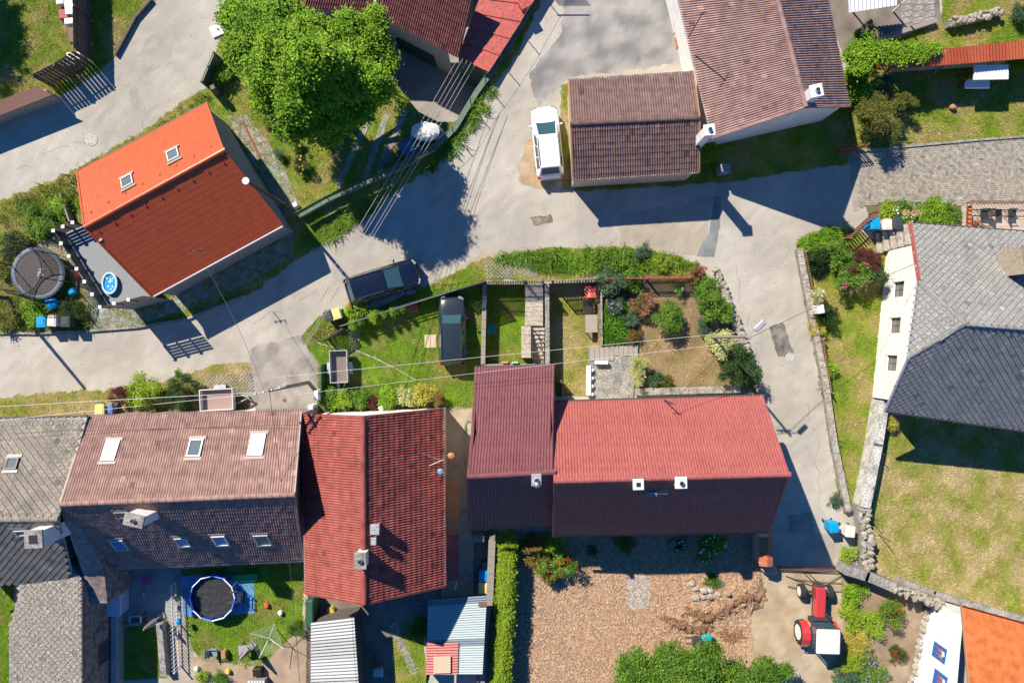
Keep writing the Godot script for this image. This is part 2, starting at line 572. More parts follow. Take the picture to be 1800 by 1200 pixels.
func ground() -> void:
	var pits := [outline([853, 499, 958, 499, 959, 640, 851, 640]), outline([964, 498, 1053, 495, 1054, 611, 1037, 611, 1037, 697, 978, 697, 965, 640]), outline([500, -62, 985, -62, 944, 6, 862, 126, 806, 214, 770, 214, 735, 196, 690, 140, 640, 78, 560, 40, 500, 30])]
	var s := Shape.new()
	s.col = Color(0.16, 0.17, 0.08)
	var F := 400.0
	for q in [[-F, -F, F, -25.5], [-F, 25.5, F, F], [-F, -25.5, -36.5, 25.5], [36.5, -25.5, F, 25.5]]:
		s.quad(Vector3(q[0], -0.02, q[1]), Vector3(q[2], -0.02, q[1]), Vector3(q[2], -0.02, q[3]), Vector3(q[0], -0.02, q[3]))
	struct("ground", s, M.sheet)
	# the lanes: old sun-bleached asphalt, all of the place under the gardens
	sheet("road", PackedVector2Array([Vector2(-37, -26), Vector2(37, -26), Vector2(37, 26), Vector2(-37, 26)]), 0.0, M.asphalt,
		[Color(0.42, 0.39, 0.34), Color(0.47, 0.435, 0.375), Color(0.52, 0.485, 0.425)], 0.4, 0.45, pits)
	# the two sunken courtyards have retaining walls
	for p in pits:
		var low := -DEEP if p != pits[2] else -YARD
		s = Shape.new()
		for k in p.size():
			var a: Vector2 = p[k]
			var b: Vector2 = p[(k + 1) % p.size()]
			s.quad(Vector3(a.x, low, a.y), Vector3(b.x, low, b.y), Vector3(b.x, 0, b.y), Vector3(a.x, 0, a.y))
		struct("retaining_wall", s, M.concrete)
	# repairs, sand and stains on the asphalt, each with its own outline
	var grey := [Color(0.26, 0.26, 0.26), Color(0.38, 0.37, 0.36)]
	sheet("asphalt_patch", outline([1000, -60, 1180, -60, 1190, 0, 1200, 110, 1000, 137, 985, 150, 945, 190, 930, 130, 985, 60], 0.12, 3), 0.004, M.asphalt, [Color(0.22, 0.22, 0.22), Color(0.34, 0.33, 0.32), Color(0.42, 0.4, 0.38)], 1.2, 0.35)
	sheet("asphalt_patch", outline([1090, 380, 1250, 340, 1240, 450, 1200, 448, 1090, 432], 0.05, 4), 0.004, M.asphalt, [Color(0.4, 0.35, 0.28), Color(0.47, 0.41, 0.33)], 0.8, 0.4)
	sheet("asphalt_patch", outline([1352, 575, 1376, 566, 1396, 622, 1384, 628, 1368, 626], 0.06, 5), 0.008, M.gravel, [Color(0.2, 0.19, 0.18), Color(0.38, 0.35, 0.31)], 2.0, 0.25)
	sheet("asphalt_patch", outline([205, 150, 265, 60, 315, 55, 300, 100, 262, 128, 238, 150, 256, 210, 240, 220, 225, 158], 0.15, 6), 0.004, M.asphalt, [Color(0.36, 0.34, 0.3), Color(0.42, 0.39, 0.34)], 1.0, 0.35)
	sheet("asphalt_patch", outline([445, 610, 540, 585, 568, 600, 558, 725, 440, 722, 432, 660], 0.12, 7), 0.006, M.asphalt, [Color(0.27, 0.25, 0.23), Color(0.36, 0.33, 0.3), Color(0.44, 0.41, 0.37)], 1.6, 0.25)
	sheet("asphalt_patch", outline([1385, 905, 1425, 900, 1440, 980, 1390, 985], 0.1, 8), 0.004, M.asphalt, [Color(0.3, 0.27, 0.24), Color(0.4, 0.36, 0.31)], 1.6, 0.3)
	sheet("concrete_channel", outline([1254, 345, 1268, 345, 1266, 400, 1255, 452, 1224, 450, 1236, 425, 1247, 410, 1252, 375], 0.03, 9), 0.008, M.sheet, [Color(0.22, 0.25, 0.26), Color(0.3, 0.32, 0.32)], 2.0, 0.3)
	sheet("sand", outline([922, 260, 938, 232, 950, 300, 975, 318, 985, 332, 940, 332, 915, 322, 910, 295], 0.12, 10), 0.004, M.sheet, [Color(0.52, 0.37, 0.22), Color(0.56, 0.43, 0.29)], 2.0, 0.3)
	sheet("sand", outline([930, 382, 968, 376, 972, 390, 938, 396], 0.1, 11), 0.004, M.gravel, [Color(0.34, 0.28, 0.2), Color(0.45, 0.38, 0.28)], 2.0, 0.2)
	sheet("sand", outline([800, 470, 850, 440, 900, 445, 880, 465, 860, 480, 800, 500], 0.15, 12), 0.004, M.sheet, [Color(0.5, 0.4, 0.28), Color(0.56, 0.46, 0.34)], 2.0, 0.3)
	# cracks and tarred seams
	s = Shape.new()
	s.col = Color(0.27, 0.25, 0.23)
	var cr := RandomNumberGenerator.new()
	cr.seed = 8
	for l in [[1090, 345, 1089, 436], [240, 160, 262, 228], [330, 590, 560, 520], [1290, 450, 1330, 660], [1420, 700, 1450, 930], [1060, 10, 1030, 120], [20, 300, 160, 240]]:
		var a := flat(l[0], l[1])
		var b := flat(l[2], l[3])
		var n := int(a.distance_to(b) / 0.3)
		var side := (b - a).orthogonal().normalized()
		var last := a
		for k in range(1, n + 1):
			var p := a.lerp(b, float(k) / n) + side * (lumps.get_noise_2d(a.x * 5.0 + k * 0.35, a.y * 5.0) * 0.9 + cr.randf_range(-0.05, 0.05))
			if k > 1 and cr.randf() < 0.85:
				var w := side * cr.randf_range(0.006, 0.018)
				s.quad(Vector3(last.x - w.x, 0.003, last.y - w.y), Vector3(last.x + w.x, 0.003, last.y + w.y), Vector3(p.x + w.x, 0.003, p.y + w.y), Vector3(p.x - w.x, 0.003, p.y - w.y))
			last = p
	struct("road_cracks", s, M.sheet)
	# lawns and yards: name, outline, tones, edge, tuft density, tuft tones, label
	var lush := [Color(0.3, 0.32, 0.07), Color(0.16, 0.29, 0.02), Color(0.22, 0.38, 0.022)]
	var meadow := [Color(0.44, 0.37, 0.15), Color(0.33, 0.37, 0.055), Color(0.2, 0.32, 0.025)]
	var dry := [Color(0.57, 0.47, 0.26), Color(0.46, 0.4, 0.15), Color(0.3, 0.35, 0.055)]
	var straw := [Color(0.48, 0.36, 0.21), Color(0.4, 0.3, 0.16), Color(0.32, 0.26, 0.11)]
	var lots := [
		["lawn", [-60, -60, 272, -60, 272, 0, 240, 30, 205, 95, 172, 128, 150, 142, 85, 178, 0, 208, -60, 230], meadow, 0.06, 75.0, "yellow green lawn behind the plank fence in the top corner"],
		["lawn", [-60, 372, 0, 352, 60, 330, 130, 298, 250, 232, 330, 172, 372, 150, 385, 60, 402, 0, 410, -60, 965, -60, 950, 0, 912, 90, 868, 150, 806, 240, 772, 285, 705, 328, 660, 372, 610, 405, 545, 440, 516, 462, 430, 522, 330, 560, 235, 576, 150, 582, 0, 588, -60, 590], meadow, 0.12, 60.0, "rough grass around the orange roofed house and the big tree"],
		["verge", [-60, 705, 100, 688, 200, 684, 300, 668, 330, 655, 380, 640, 440, 640, 436, 690, 442, 735, -60, 745], dry, 0.16, 40.0, "dry grass verge between the lane and the brown roofed row"],
		["lawn", [528, 592, 560, 556, 600, 545, 660, 543, 742, 505, 850, 491, 850, 640, 836, 718, 560, 722, 560, 640], lush, 0.05, 75.0, "green lawn where the dark estate car is parked"],
		["verge", [742, 508, 800, 480, 860, 450, 950, 437, 1100, 434, 1190, 448, 1228, 468, 1245, 492, 850, 493], meadow, 0.12, 60.0, "grassy verge along the lane above the picket fences"],
		["lawn", [853, 499, 958, 499, 959, 640, 851, 640], lush, 0.0, 60.0, "small square of grass inside the wooden fence by the stairs"],
		["lawn", [964, 498, 1053, 495, 1054, 611, 1037, 611, 1037, 697, 978, 697, 965, 640], dry, 0.0, 60.0, "narrow strip of dry grass beside the garden slide"],
		["garden_soil", [1052, 482, 1235, 482, 1262, 520, 1290, 570, 1312, 640, 1342, 694, 1050, 694], straw, 0.06, 45.0, "parched grass of the garden above the long red roof"],
		["lawn", [1400, 432, 1418, 410, 1450, 402, 1495, 402, 1560, 430, 1560, 445, 1533, 700, 1508, 870, 1484, 905, 1470, 850, 1444, 660, 1405, 470], meadow, 0.06, 75.0, "strip of grass between the low wall and the white house"],
		["lawn", [1540, 715, 1860, 755, 1860, 1115, 1640, 1052, 1540, 1022, 1520, 985, 1512, 890], dry, 0.05, 70.0, "large parched lawn behind the white garden wall"],
		["lawn", [1490, 95, 1655, 42, 1660, -60, 1860, -60, 1860, 238, 1590, 258, 1512, 268, 1490, 230], meadow, 0.08, 70.0, "lawn around the orange roofed shelter wall in the top corner"],
		["lawn", [1230, 300, 1250, 245, 1480, 185, 1500, 200, 1505, 285, 1290, 318, 1120, 330, 1008, 338, 1005, 316], meadow, 0.1, 60.0, "shaded grass along the wall of the big brown roofed house"],
		["verge", [985, 150, 1002, 145, 1008, 318, 1000, 334, 986, 332, 984, 250], dry, 0.12, 50.0, "dry weeds between the white car and the garage"],
		["lawn", [-60, 1035, 24, 1000, 24, 1260, -60, 1260], lush, 0.0, 60.0, "sliver of lawn left of the lichen covered wing"],
		["lawn", [316, 1000, 536, 985, 545, 1090, 500, 1130, 460, 1172, 355, 1160, 328, 1130], lush, 0.05, 75.0, "back garden lawn with the clothes dryer"],
		["lawn", [206, 1090, 300, 1092, 302, 1190, 206, 1196], lush, 0.0, 55.0, "sunken lawn below the dark terrace"],
		["lawn", [690, 1110, 742, 1080, 750, 1200, 740, 1260, 690, 1260], meadow, 0.08, 50.0, "grass between the corrugated shed and the lean-to"],
	]
	var sd := 20
	for l in lots:
		sd += 3
		var poly := outline(l[1], l[3], sd)
		var y := 0.012 - (DEEP if l[5].begins_with("small square") or l[5].begins_with("narrow strip") else 0.0)
		sheet(l[0], poly, y, M.sheet, l[2].map(func(c): return Color(c.r * 0.84, c.g * 0.8, c.b * 0.75)), 1.2, 0.5, [pits[2]])
		dug = pits[2]
		grass(poly, y, l[4], l[2], l[5], sd, "lawn", 1.2)
	# paved, gravelled and bare yards
	var bare := [
		["gravel_bed", [398, 203, 432, 203, 468, 246, 502, 300, 522, 352, 518, 380, 495, 385, 470, 330, 440, 280], M.gravel, [Color(0.5, 0.5, 0.5), Color(0.62, 0.62, 0.6)], 0.016],
		["gravel_bed", [150, 460, 170, 505, 250, 548, 480, 430, 514, 400, 516, 450, 392, 520, 240, 574, 155, 578, 150, 520], M.gravel, [Color(0.46, 0.47, 0.47), Color(0.58, 0.58, 0.57)], 0.016],
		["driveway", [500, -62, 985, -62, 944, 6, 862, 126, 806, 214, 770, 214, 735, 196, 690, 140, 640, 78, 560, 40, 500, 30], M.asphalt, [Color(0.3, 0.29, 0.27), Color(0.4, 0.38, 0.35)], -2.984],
		["yard", [776, 716, 838, 716, 832, 1045, 776, 1050], M.sheet, [Color(0.5, 0.42, 0.32), Color(0.58, 0.5, 0.39)], 0.016],
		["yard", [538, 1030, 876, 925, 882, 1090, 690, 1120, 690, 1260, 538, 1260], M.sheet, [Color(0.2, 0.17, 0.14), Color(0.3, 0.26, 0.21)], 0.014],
		["terrace", [180, 995, 318, 995, 312, 1096, 196, 1098], M.asphalt, [Color(0.3, 0.3, 0.3), Color(0.36, 0.36, 0.35)], 0.016],
		["path", [284, 1090, 330, 1090, 345, 1190, 335, 1260, 300, 1260], M.sheet, [Color(0.48, 0.4, 0.31), Color(0.54, 0.46, 0.37)], 0.018],
		["yard", [335, 1155, 360, 1150, 400, 1168, 470, 1158, 545, 1090, 545, 1260, 335, 1260], M.sheet, [Color(0.44, 0.32, 0.22), Color(0.52, 0.4, 0.28)], 0.014],
		["wood_chip_yard", [888, 935, 1345, 935, 1340, 1010, 1322, 1080, 1335, 1260, 866, 1260], M.sheet, [Color(0.38, 0.24, 0.14), Color(0.48, 0.32, 0.2)], 0.012],
		["yard", [1330, 1000, 1482, 1006, 1486, 1260, 1300, 1260, 1318, 1090], M.sheet, [Color(0.47, 0.36, 0.23), Color(0.54, 0.43, 0.29), Color(0.58, 0.48, 0.34)], 0.016],
		["flower_bed", [1478, 1008, 1540, 1022, 1640, 1056, 1592, 1260, 1462, 1260, 1484, 1150], M.sheet, [Color(0.3, 0.22, 0.14), Color(0.42, 0.33, 0.23)], 0.02],
		["terrace", [1452, -60, 1640, -60, 1658, 40, 1482, 92, 1460, 40], M.sheet, [Color(0.22, 0.18, 0.15), Color(0.3, 0.26, 0.22)], 0.016],
		["flower_bed", [1522, 362, 1560, 352, 1690, 358, 1690, 398, 1600, 398, 1530, 386], M.sheet, [Color(0.12, 0.13, 0.05), Color(0.2, 0.18, 0.09)], 0.02],
		["rubble", [70, 420, 110, 400, 118, 418, 150, 470, 160, 500, 160, 520, 130, 500, 110, 460, 60, 435], M.gravel, [Color(0.46, 0.38, 0.3), Color(0.6, 0.53, 0.45)], 0.02],
		["flower_bed", [560, 690, 780, 692, 782, 722, 560, 724], M.sheet, [Color(0.08, 0.05, 0.035), Color(0.15, 0.1, 0.07)], 0.02],
		["path", [612, 578, 634, 572, 630, 622, 616, 626], M.sheet, [Color(0.34, 0.26, 0.22), Color(0.42, 0.34, 0.28)], 0.018],
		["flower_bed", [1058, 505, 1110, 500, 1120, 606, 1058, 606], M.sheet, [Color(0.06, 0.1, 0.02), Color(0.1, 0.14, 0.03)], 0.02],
		["soil_patch", [1200, 490, 1240, 505, 1262, 560, 1245, 600, 1205, 520], M.sheet, [Color(0.3, 0.2, 0.14), Color(0.38, 0.27, 0.19)], 0.018],
		["yard", [1322, 985, 1345, 935, 1480, 940, 1486, 1004, 1336, 1002], M.asphalt, [Color(0.4, 0.36, 0.3), Color(0.48, 0.43, 0.36)], 0.008],
		["path", [1505, 248, 1512, 370, 1500, 372, 1490, 262], M.sheet, [Color(0.4, 0.37, 0.32), Color(0.46, 0.42, 0.36)], 0.014],
	]
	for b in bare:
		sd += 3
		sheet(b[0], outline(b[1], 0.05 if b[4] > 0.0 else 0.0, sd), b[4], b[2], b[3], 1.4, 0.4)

# ---- roofs and houses ------------------------------------------------------------------------------------------------------
func make_units() -> void:
	unit.lawn = tuft_mesh(9, 0.06, 0.11, 0.007, 1)
	unit.weed = tuft_mesh(12, 0.22, 0.14, 0.014, 2)
	unit.leaf_big = leaf_mesh(12, 0.17, 0.24, 3, 0.5)
	unit.leaf_mid = leaf_mesh(14, 0.1, 0.15, 4, 0.5)
	unit.leaf_small = leaf_mesh(18, 0.055, 0.1, 5, 0.55)
	unit.leaf_long = leaf_mesh(12, 0.2, 0.12, 6, 0.16)
	# a clay or concrete tile with two rolls, one metre wide and long in its own axes; y in metres
	var s := Shape.new()
	var n := 12
	for k in n:
		var x0 := float(k) / n
		var x1 := float(k + 1) / n
		var y0 := 0.05 * pow(0.5 - 0.5 * cos(TAU * 2.0 * x0), 0.7)
		var y1 := 0.05 * pow(0.5 - 0.5 * cos(TAU * 2.0 * x1), 0.7)
		s.quad(Vector3(x0, y0, 0), Vector3(x1, y1, 0), Vector3(x1, y1, 1), Vector3(x0, y0, 1))
		s.quad(Vector3(x0, y0, 1), Vector3(x1, y1, 1), Vector3(x1, y1 - 0.03, 1), Vector3(x0, y0 - 0.03, 1))
	unit.roll_tile = s.mesh()
	# a diamond slate: half diagonal 0.5
	s = Shape.new()
	var d := [Vector3(0, 0.012, -0.44), Vector3(0.44, 0.02, 0), Vector3(0.05, 0.034, 0.42), Vector3(-0.05, 0.034, 0.42), Vector3(-0.44, 0.02, 0)]
	s.tri(d[0], d[1], d[4]); s.quad(d[1], d[2], d[3], d[4])
	for e in [[1, 2], [2, 3], [3, 4]]:
		s.quad(d[e[0]], d[e[1]], d[e[1]] - Vector3(0, 0.034, 0), d[e[0]] - Vector3(0, 0.034, 0))
	unit.slate = s.mesh()
	# a half-round ridge tile along z, one metre long
	s = Shape.new()
	for k in 6:
		var a := PI * k / 6
		var b := PI * (k + 1) / 6
		s.quad(Vector3(cos(a) * 0.13, sin(a) * 0.1, 0), Vector3(cos(b) * 0.13, sin(b) * 0.1, 0), Vector3(cos(b) * 0.15, sin(b) * 0.12, 1), Vector3(cos(a) * 0.15, sin(a) * 0.12, 1))
	unit.ridge = s.mesh()
	s = Shape.new()
	s.cbox(Vector3(0, -0.02, 0), Vector3(0.272, 0.08, 0.132), 0.012)
	unit.paver = s.mesh()
	s = Shape.new()
	s.cbox(Vector3.ZERO, Vector3(1, 1, 1), 0.08)
	unit.block = s.mesh()

func on(q: Array, u: float, v: float) -> Vector3:   # q: eave left, eave right, ridge right, ridge left; v 0 at the ridge
	return q[3].lerp(q[2], u).lerp(q[0].lerp(q[1], u), v)

func up_of(q: Array) -> Vector3:
	var n: Vector3 = (q[1] - q[0]).cross(q[3] - q[0]).normalized()
	return n if n.y > 0 else -n

const TONES := [0.62, 0.84, 0.94, 1.0, 1.07, 1.17, 1.4]

func tones(called: String, c: Color, rough: float, fine: String, size: float, coarse := "", csize := 5.0) -> Array:
	var out := []
	for f in TONES:
		out.append(paint("%s %d" % [called, int(f * 100)], Color(c.r * f, c.g * f, c.b * f), rough, fine, size, coarse, csize))
		out[-1].metallic_specular = 0.25
	return out

func lay(t: Node3D, called: String, mesh: Mesh, cells: Array, mats: Array, budget: int, sd: int) -> int:   # the first ones as parts, the rest as one
	var g := RandomNumberGenerator.new()
	g.seed = sd
	var where := []
	var tint := []
	for c in cells:
		var k := clampi(roundi(g.randfn(3.0, 0.8)), 1, 5)
		var odd := g.randf()
		if odd < 0.02: k = 0 if odd < 0.012 else 6
		if budget > 0:
			piece(t, called, mesh, mats[k], c)
			budget -= 1
		else:
			where.append(c)
			var f: float = TONES[k]
			tint.append(Color(f, f, f))
	if where.size():
		copies(t, "remaining_%ss" % called, mesh, mats[3], where, tint).set_meta("kind", "stuff")
	return budget

func tile_cells(q: Array, wide: float, deep: float, over := 1.14) -> Array:
	var n := up_of(q)
	var nx := maxi(2, roundi(maxf(q[0].distance_to(q[1]), q[3].distance_to(q[2])) / wide))
	var ny := maxi(2, roundi(q[0].distance_to(q[3]) / deep))
	var out := []
	for j in ny:
		for i in nx:
			var o := on(q, float(i) / nx, float(j) / ny)
			var x := on(q, float(i + 1) / nx, float(j) / ny) - o
			var z := on(q, float(i) / nx, float(j + 1) / ny) - o
			# no two lie quite alike
			var h := absf(sin(i * 12.9898 + j * 78.233) * 43758.5453)
			h = h - floorf(h) - 0.5
			var e := absf(sin(i * 39.346 + j * 11.135) * 24634.6345)
			e = e - floorf(e) - 0.5
			out.append(Transform3D(Basis(x + z * 0.05 * h * x.length() / z.length(), n, z * (over + 0.05 * e) + n * (0.03 + 0.02 * h)), o + n * (0.016 + 0.01 * e)))
	return out

func slate_cells(p: Array, size: float) -> Array:   # p: the corners of a plane facet, the first two along the eave
	var n := Vector3.ZERO
	for k in range(1, p.size() - 1): n += (p[k] - p[0]).cross(p[k + 1] - p[0])
	n = n.normalized() if n.y > 0 else -n.normalized()
	var x := Vector3.UP.cross(n).normalized()
	var z := x.cross(n)
	if z.y > 0:
		z = -z
		x = -x
	var poly := PackedVector2Array()
	for w in p: poly.append(Vector2((w - p[0]).dot(x), (w - p[0]).dot(z)))
	var lo := poly[0]
	var hi := poly[0]
	for w in poly:
		lo = Vector2(minf(lo.x, w.x), minf(lo.y, w.y))
		hi = Vector2(maxf(hi.x, w.x), maxf(hi.y, w.y))
	var out := []
	var row := 0
	var y := lo.y
	while y < hi.y + size:
		var xx := lo.x - size + (size * 0.5 if row % 2 else 0.0)
		while xx < hi.x + size:
			if Geometry2D.is_point_in_polygon(Vector2(xx, y), poly):
				out.append(Transform3D(Basis(x * size, n, z * size), p[0] + x * xx + z * y + n * 0.035))
			xx += size
		y += size * 0.5
		row += 1
	return out

func ridge_caps(t: Node3D, a: Vector3, b: Vector3, m: Material, step := 0.42, lift := 0.02) -> void:
	var z := b - a
	var n := maxi(1, roundi(z.length() / step))
	var d := z.normalized()
	var x := d.cross(Vector3.UP).normalized()
	var y := x.cross(d)
	for k in n:
		piece(t, "ridge_tile", unit.ridge, m, Transform3D(Basis(x, y, z / n * 1.06), a + z * (float(k) / n) + Vector3.UP * lift))

func sheets(t: Node3D, q: Array, panels: int, pitch: float, step: float, amp: float, drop: float, m: Material) -> void:   # profiled steel, one part per sheet
	var n := up_of(q)
	var lng: float = q[0].distance_to(q[3])
	var wide: float = maxf(q[0].distance_to(q[1]), q[3].distance_to(q[2]))
	var rows := maxi(1, roundi(lng / step)) if step > 0.0 else 1
	var waves := maxi(2, roundi(wide / panels / pitch))
	var prof := [0.0, 0.0, 0.35, 1.0, 1.0, 0.35]
	for k in panels:
		var s := Shape.new()
		for r in rows:
			var v0 := float(r) / rows
			var v1 := float(r + 1) / rows
			for i in waves * 6:
				var u0 := (k + float(i) / (waves * 6)) / panels
				var u1 := (k + float(i + 1) / (waves * 6)) / panels
				var y0: float = prof[i % 6] * amp + 0.02
				var y1: float = prof[(i + 1) % 6] * amp + 0.02
				var a := on(q, u0, v0) + n * y0
				var b := on(q, u1, v0) + n * y1
				var c := on(q, u1, v1) + n * (y1 + drop)
				var d := on(q, u0, v1) + n * (y0 + drop)
				s.quad(a, b, c, d)
				if drop > 0.0: s.quad(d, c, c - n * drop, d - n * drop)
		part(t, "roof_sheet", s, m)

func deck(t: Node3D, q: Array, m: Material, thick := 0.14) -> void:
	var s := Shape.new()
	s.slab(q, thick)
	part(t, "roof_deck", s, m)

func gable_walls(t: Node3D, qa: Array, qb: Array, m: Material, over_eave := 0.08, over_gable := 0.03, gap := 0.16, base := 0.0) -> void:
	# qa: eave left, eave right, ridge right, ridge left; qb: the other slope, same ridge, same left and right
	var d := Vector3.DOWN * gap
	for e in [0, 1]:
		var u: float = over_gable if e == 0 else 1.0 - over_gable
		var A := on(qa, u, 1.0 - over_eave) + d
		var B := on(qb, u, 1.0 - over_eave) + d
		var R := on(qa, u, 0.0) + d
		var s := Shape.new()
		var a0 := Vector3(A.x, base, A.z)
		var b0 := Vector3(B.x, base, B.z)
		s.quad(a0, b0, B, A)
		s.tri(A, B, R)
		part(t, "gable_wall", s, m)
	for q in [qa, qb]:
		var s := Shape.new()
		var A := on(q, over_gable, 1.0 - over_eave) + d
		var B := on(q, 1.0 - over_gable, 1.0 - over_eave) + d
		s.quad(Vector3(A.x, base, A.z), Vector3(B.x, base, B.z), B, A)
		part(t, "wall", s, m)

func gutter(t: Node3D, a: Vector3, b: Vector3, m: Material, r := 0.07) -> void:
	var s := Shape.new()
	s.tube([a, b], r, r, 8)
	part(t, "gutter", s, m)

func verge(t: Node3D, a: Vector3, b: Vector3, m: Material, w := 0.12, h := 0.16) -> void:
	var s := Shape.new()
	s.beam(a + Vector3.UP * 0.02, b + Vector3.UP * 0.02, w, h)
	part(t, "verge_board", s, m)

func skylight(t: Node3D, q: Array, u: float, v: float, w: float, l: float, frame: Material, pane: Material, blind := false) -> void:
	var n := up_of(q)
	var o := on(q, u, v)
	var x: Vector3 = (q[1] - q[0]).normalized()
	var z: Vector3 = n.cross(x)
	if z.y > 0: z = -z
	z = z.normalized()
	var s := Shape.new()
	for k in [-1.0, 1.0]:
		s.bar(o + x * k * w * 0.5 + n * 0.08, x * 0.032, n * 0.08, z * (l * 0.5 + 0.035))
		s.bar(o + z * k * l * 0.5 + n * 0.08, x * (w * 0.5 - 0.033), n * 0.078, z * 0.035)
	var f := part(t, "skylight", s, frame)
	s = Shape.new()
	s.bar(o + n * 0.1, x * (w * 0.5 - 0.034), n * 0.015, z * (l * 0.5 - 0.037))
	part(f, "pane", s, pane)
	for k in [-1.0, 1.0]:
		s = Shape.new()
		s.bar(o + z * k * (l * 0.5 + 0.15) + n * 0.095, x * (w * 0.5 + 0.14), n * 0.012, z * 0.09)
		part(f, "flashing", s, M.flashing)

func chimney(t: Node3D, u: float, v: float, top: float, size: Vector2, low: float, turn: float, m: Material, cap: Material, pot := 1) -> void:
	var o := at(u, v, top)
	var s := Shape.new()
	s.box(Vector3(o.x, (low + top) * 0.5, o.z), Vector3(size.x, top - low, size.y), turn)
	var c := part(t, "chimney", s, m)
	s = Shape.new()
	s.cbox(Vector3(o.x, top + 0.05, o.z), Vector3(size.x + 0.14, 0.12, size.y + 0.14), 0.02, turn)
	part(c, "cap", s, cap)
	if pot == 1:
		s = Shape.new()
		s.drum(Vector3(o.x, top + 0.1, o.z), Vector3.UP, 0.13, 0.12, 0.16, 14)
		part(c, "flue_pot", s, M.steel, false)
		s = Shape.new()
		s.drum(Vector3(o.x, top + 0.262, o.z), Vector3.UP, 0.1, 0.1, 0.005, 14)
		part(c, "flue_opening", s, M.black)
	elif pot == 2:
		s = Shape.new()
		s.box(Vector3(o.x, top + 0.115, o.z), Vector3(size.x * 0.55, 0.02, size.y * 0.55), turn)
		part(c, "flue_opening", s, M.black)

func wall_window(t: Node3D, o: Vector3, out: Vector3, w: float, h: float, pane: Material) -> void:   # o: the middle of the window on the wall face
	var x := Vector3.UP.cross(out).normalized()
	var s := Shape.new()
	for k in [-1.0, 1.0]:
		s.bar(o + x * k * w * 0.5 + out * 0.02, x * 0.04, Vector3.UP * (h * 0.5 + 0.04), out * 0.03)
		s.bar(o + Vector3.UP * k * h * 0.5 + out * 0.02, x * (w * 0.5 - 0.041), Vector3.UP * 0.04, out * 0.028)
	s.bar(o + out * 0.015, x * 0.025, Vector3.UP * (h * 0.5 - 0.041), out * 0.02)
	var f := part(t, "window", s, M.window_frame)
	s = Shape.new()
	s.bar(o + out * 0.004, x * (w * 0.5 - 0.02), Vector3.UP * (h * 0.5 - 0.02), out * 0.006)
	part(f, "pane", s, pane)
	s = Shape.new()
	s.bar(o + out * 0.1 + Vector3.DOWN * (h * 0.5 + 0.08), x * (w * 0.5 + 0.1), Vector3.UP * 0.025, out * 0.1)
	part(f, "sill", s, M.zinc)

func wall_holes(t: Node3D, a: Vector3, b: Vector3, tall: float, out: Vector3, holes: Array, m: Material) -> void:   # holes: [along, width, sill, head]; each gets its reveal, frame and pane
	var x := (b - a).normalized()
	var L := a.distance_to(b)
	var s := Shape.new()
	var y := Vector3.UP
	var last := 0.0
	for h in holes:
		var l: float = h[0] - h[1] * 0.5
		var r: float = h[0] + h[1] * 0.5
		s.quad(a + x * last, a + x * l, a + x * l + y * tall, a + x * last + y * tall)
		s.quad(a + x * l, a + x * r, a + x * r + y * h[2], a + x * l + y * h[2])
		s.quad(a + x * l + y * h[3], a + x * r + y * h[3], a + x * r + y * tall, a + x * l + y * tall)
		var c := [a + x * l + y * h[2], a + x * r + y * h[2], a + x * r + y * h[3], a + x * l + y * h[3]]
		for k in 4: s.quad(c[k], c[(k + 1) % 4], c[(k + 1) % 4] - out * 0.26, c[k] - out * 0.26)
		last = r
	s.quad(a + x * last, b, b + y * tall, a + x * last + y * tall)
	part(t, "gable_wall", s, m)
	for h in holes:
		wall_window(t, a + x * h[0] + y * (h[2] + h[3]) * 0.5 - out * 0.2, out, h[1] - 0.04, h[3] - h[2] - 0.04, M.curtain)

func down_slope(m: StandardMaterial3D) -> void:   # dirt and fading run down the sheets
	m.uv1_scale = Vector3(1.1, 0.2, 0.2)
	m.metallic_specular = 0.3

func house(called: String, label: String, o: Vector3) -> Node3D:
	return thing(called, label, "house", Vector3(o.x, 0, o.z))

func hooks(t: Node3D, q: Array, v: float, n: int, m: Material, from := 0.08, to := 0.95) -> void:   # snow guards
	var up := up_of(q)
	var z: Vector3 = (q[0] - q[3]).normalized()
	for k in n:
		var o := on(q, lerpf(from, to, float(k) / maxi(n - 1, 1)), v)
		var s := Shape.new()
		s.bar(o + up * 0.035, z.cross(up) * 0.05, up * 0.03, z * 0.02)
		s.bar(o + up * 0.062, z.cross(up) * 0.05, up * 0.01, z * 0.08)
		part(t, "snow_guard", s, m)

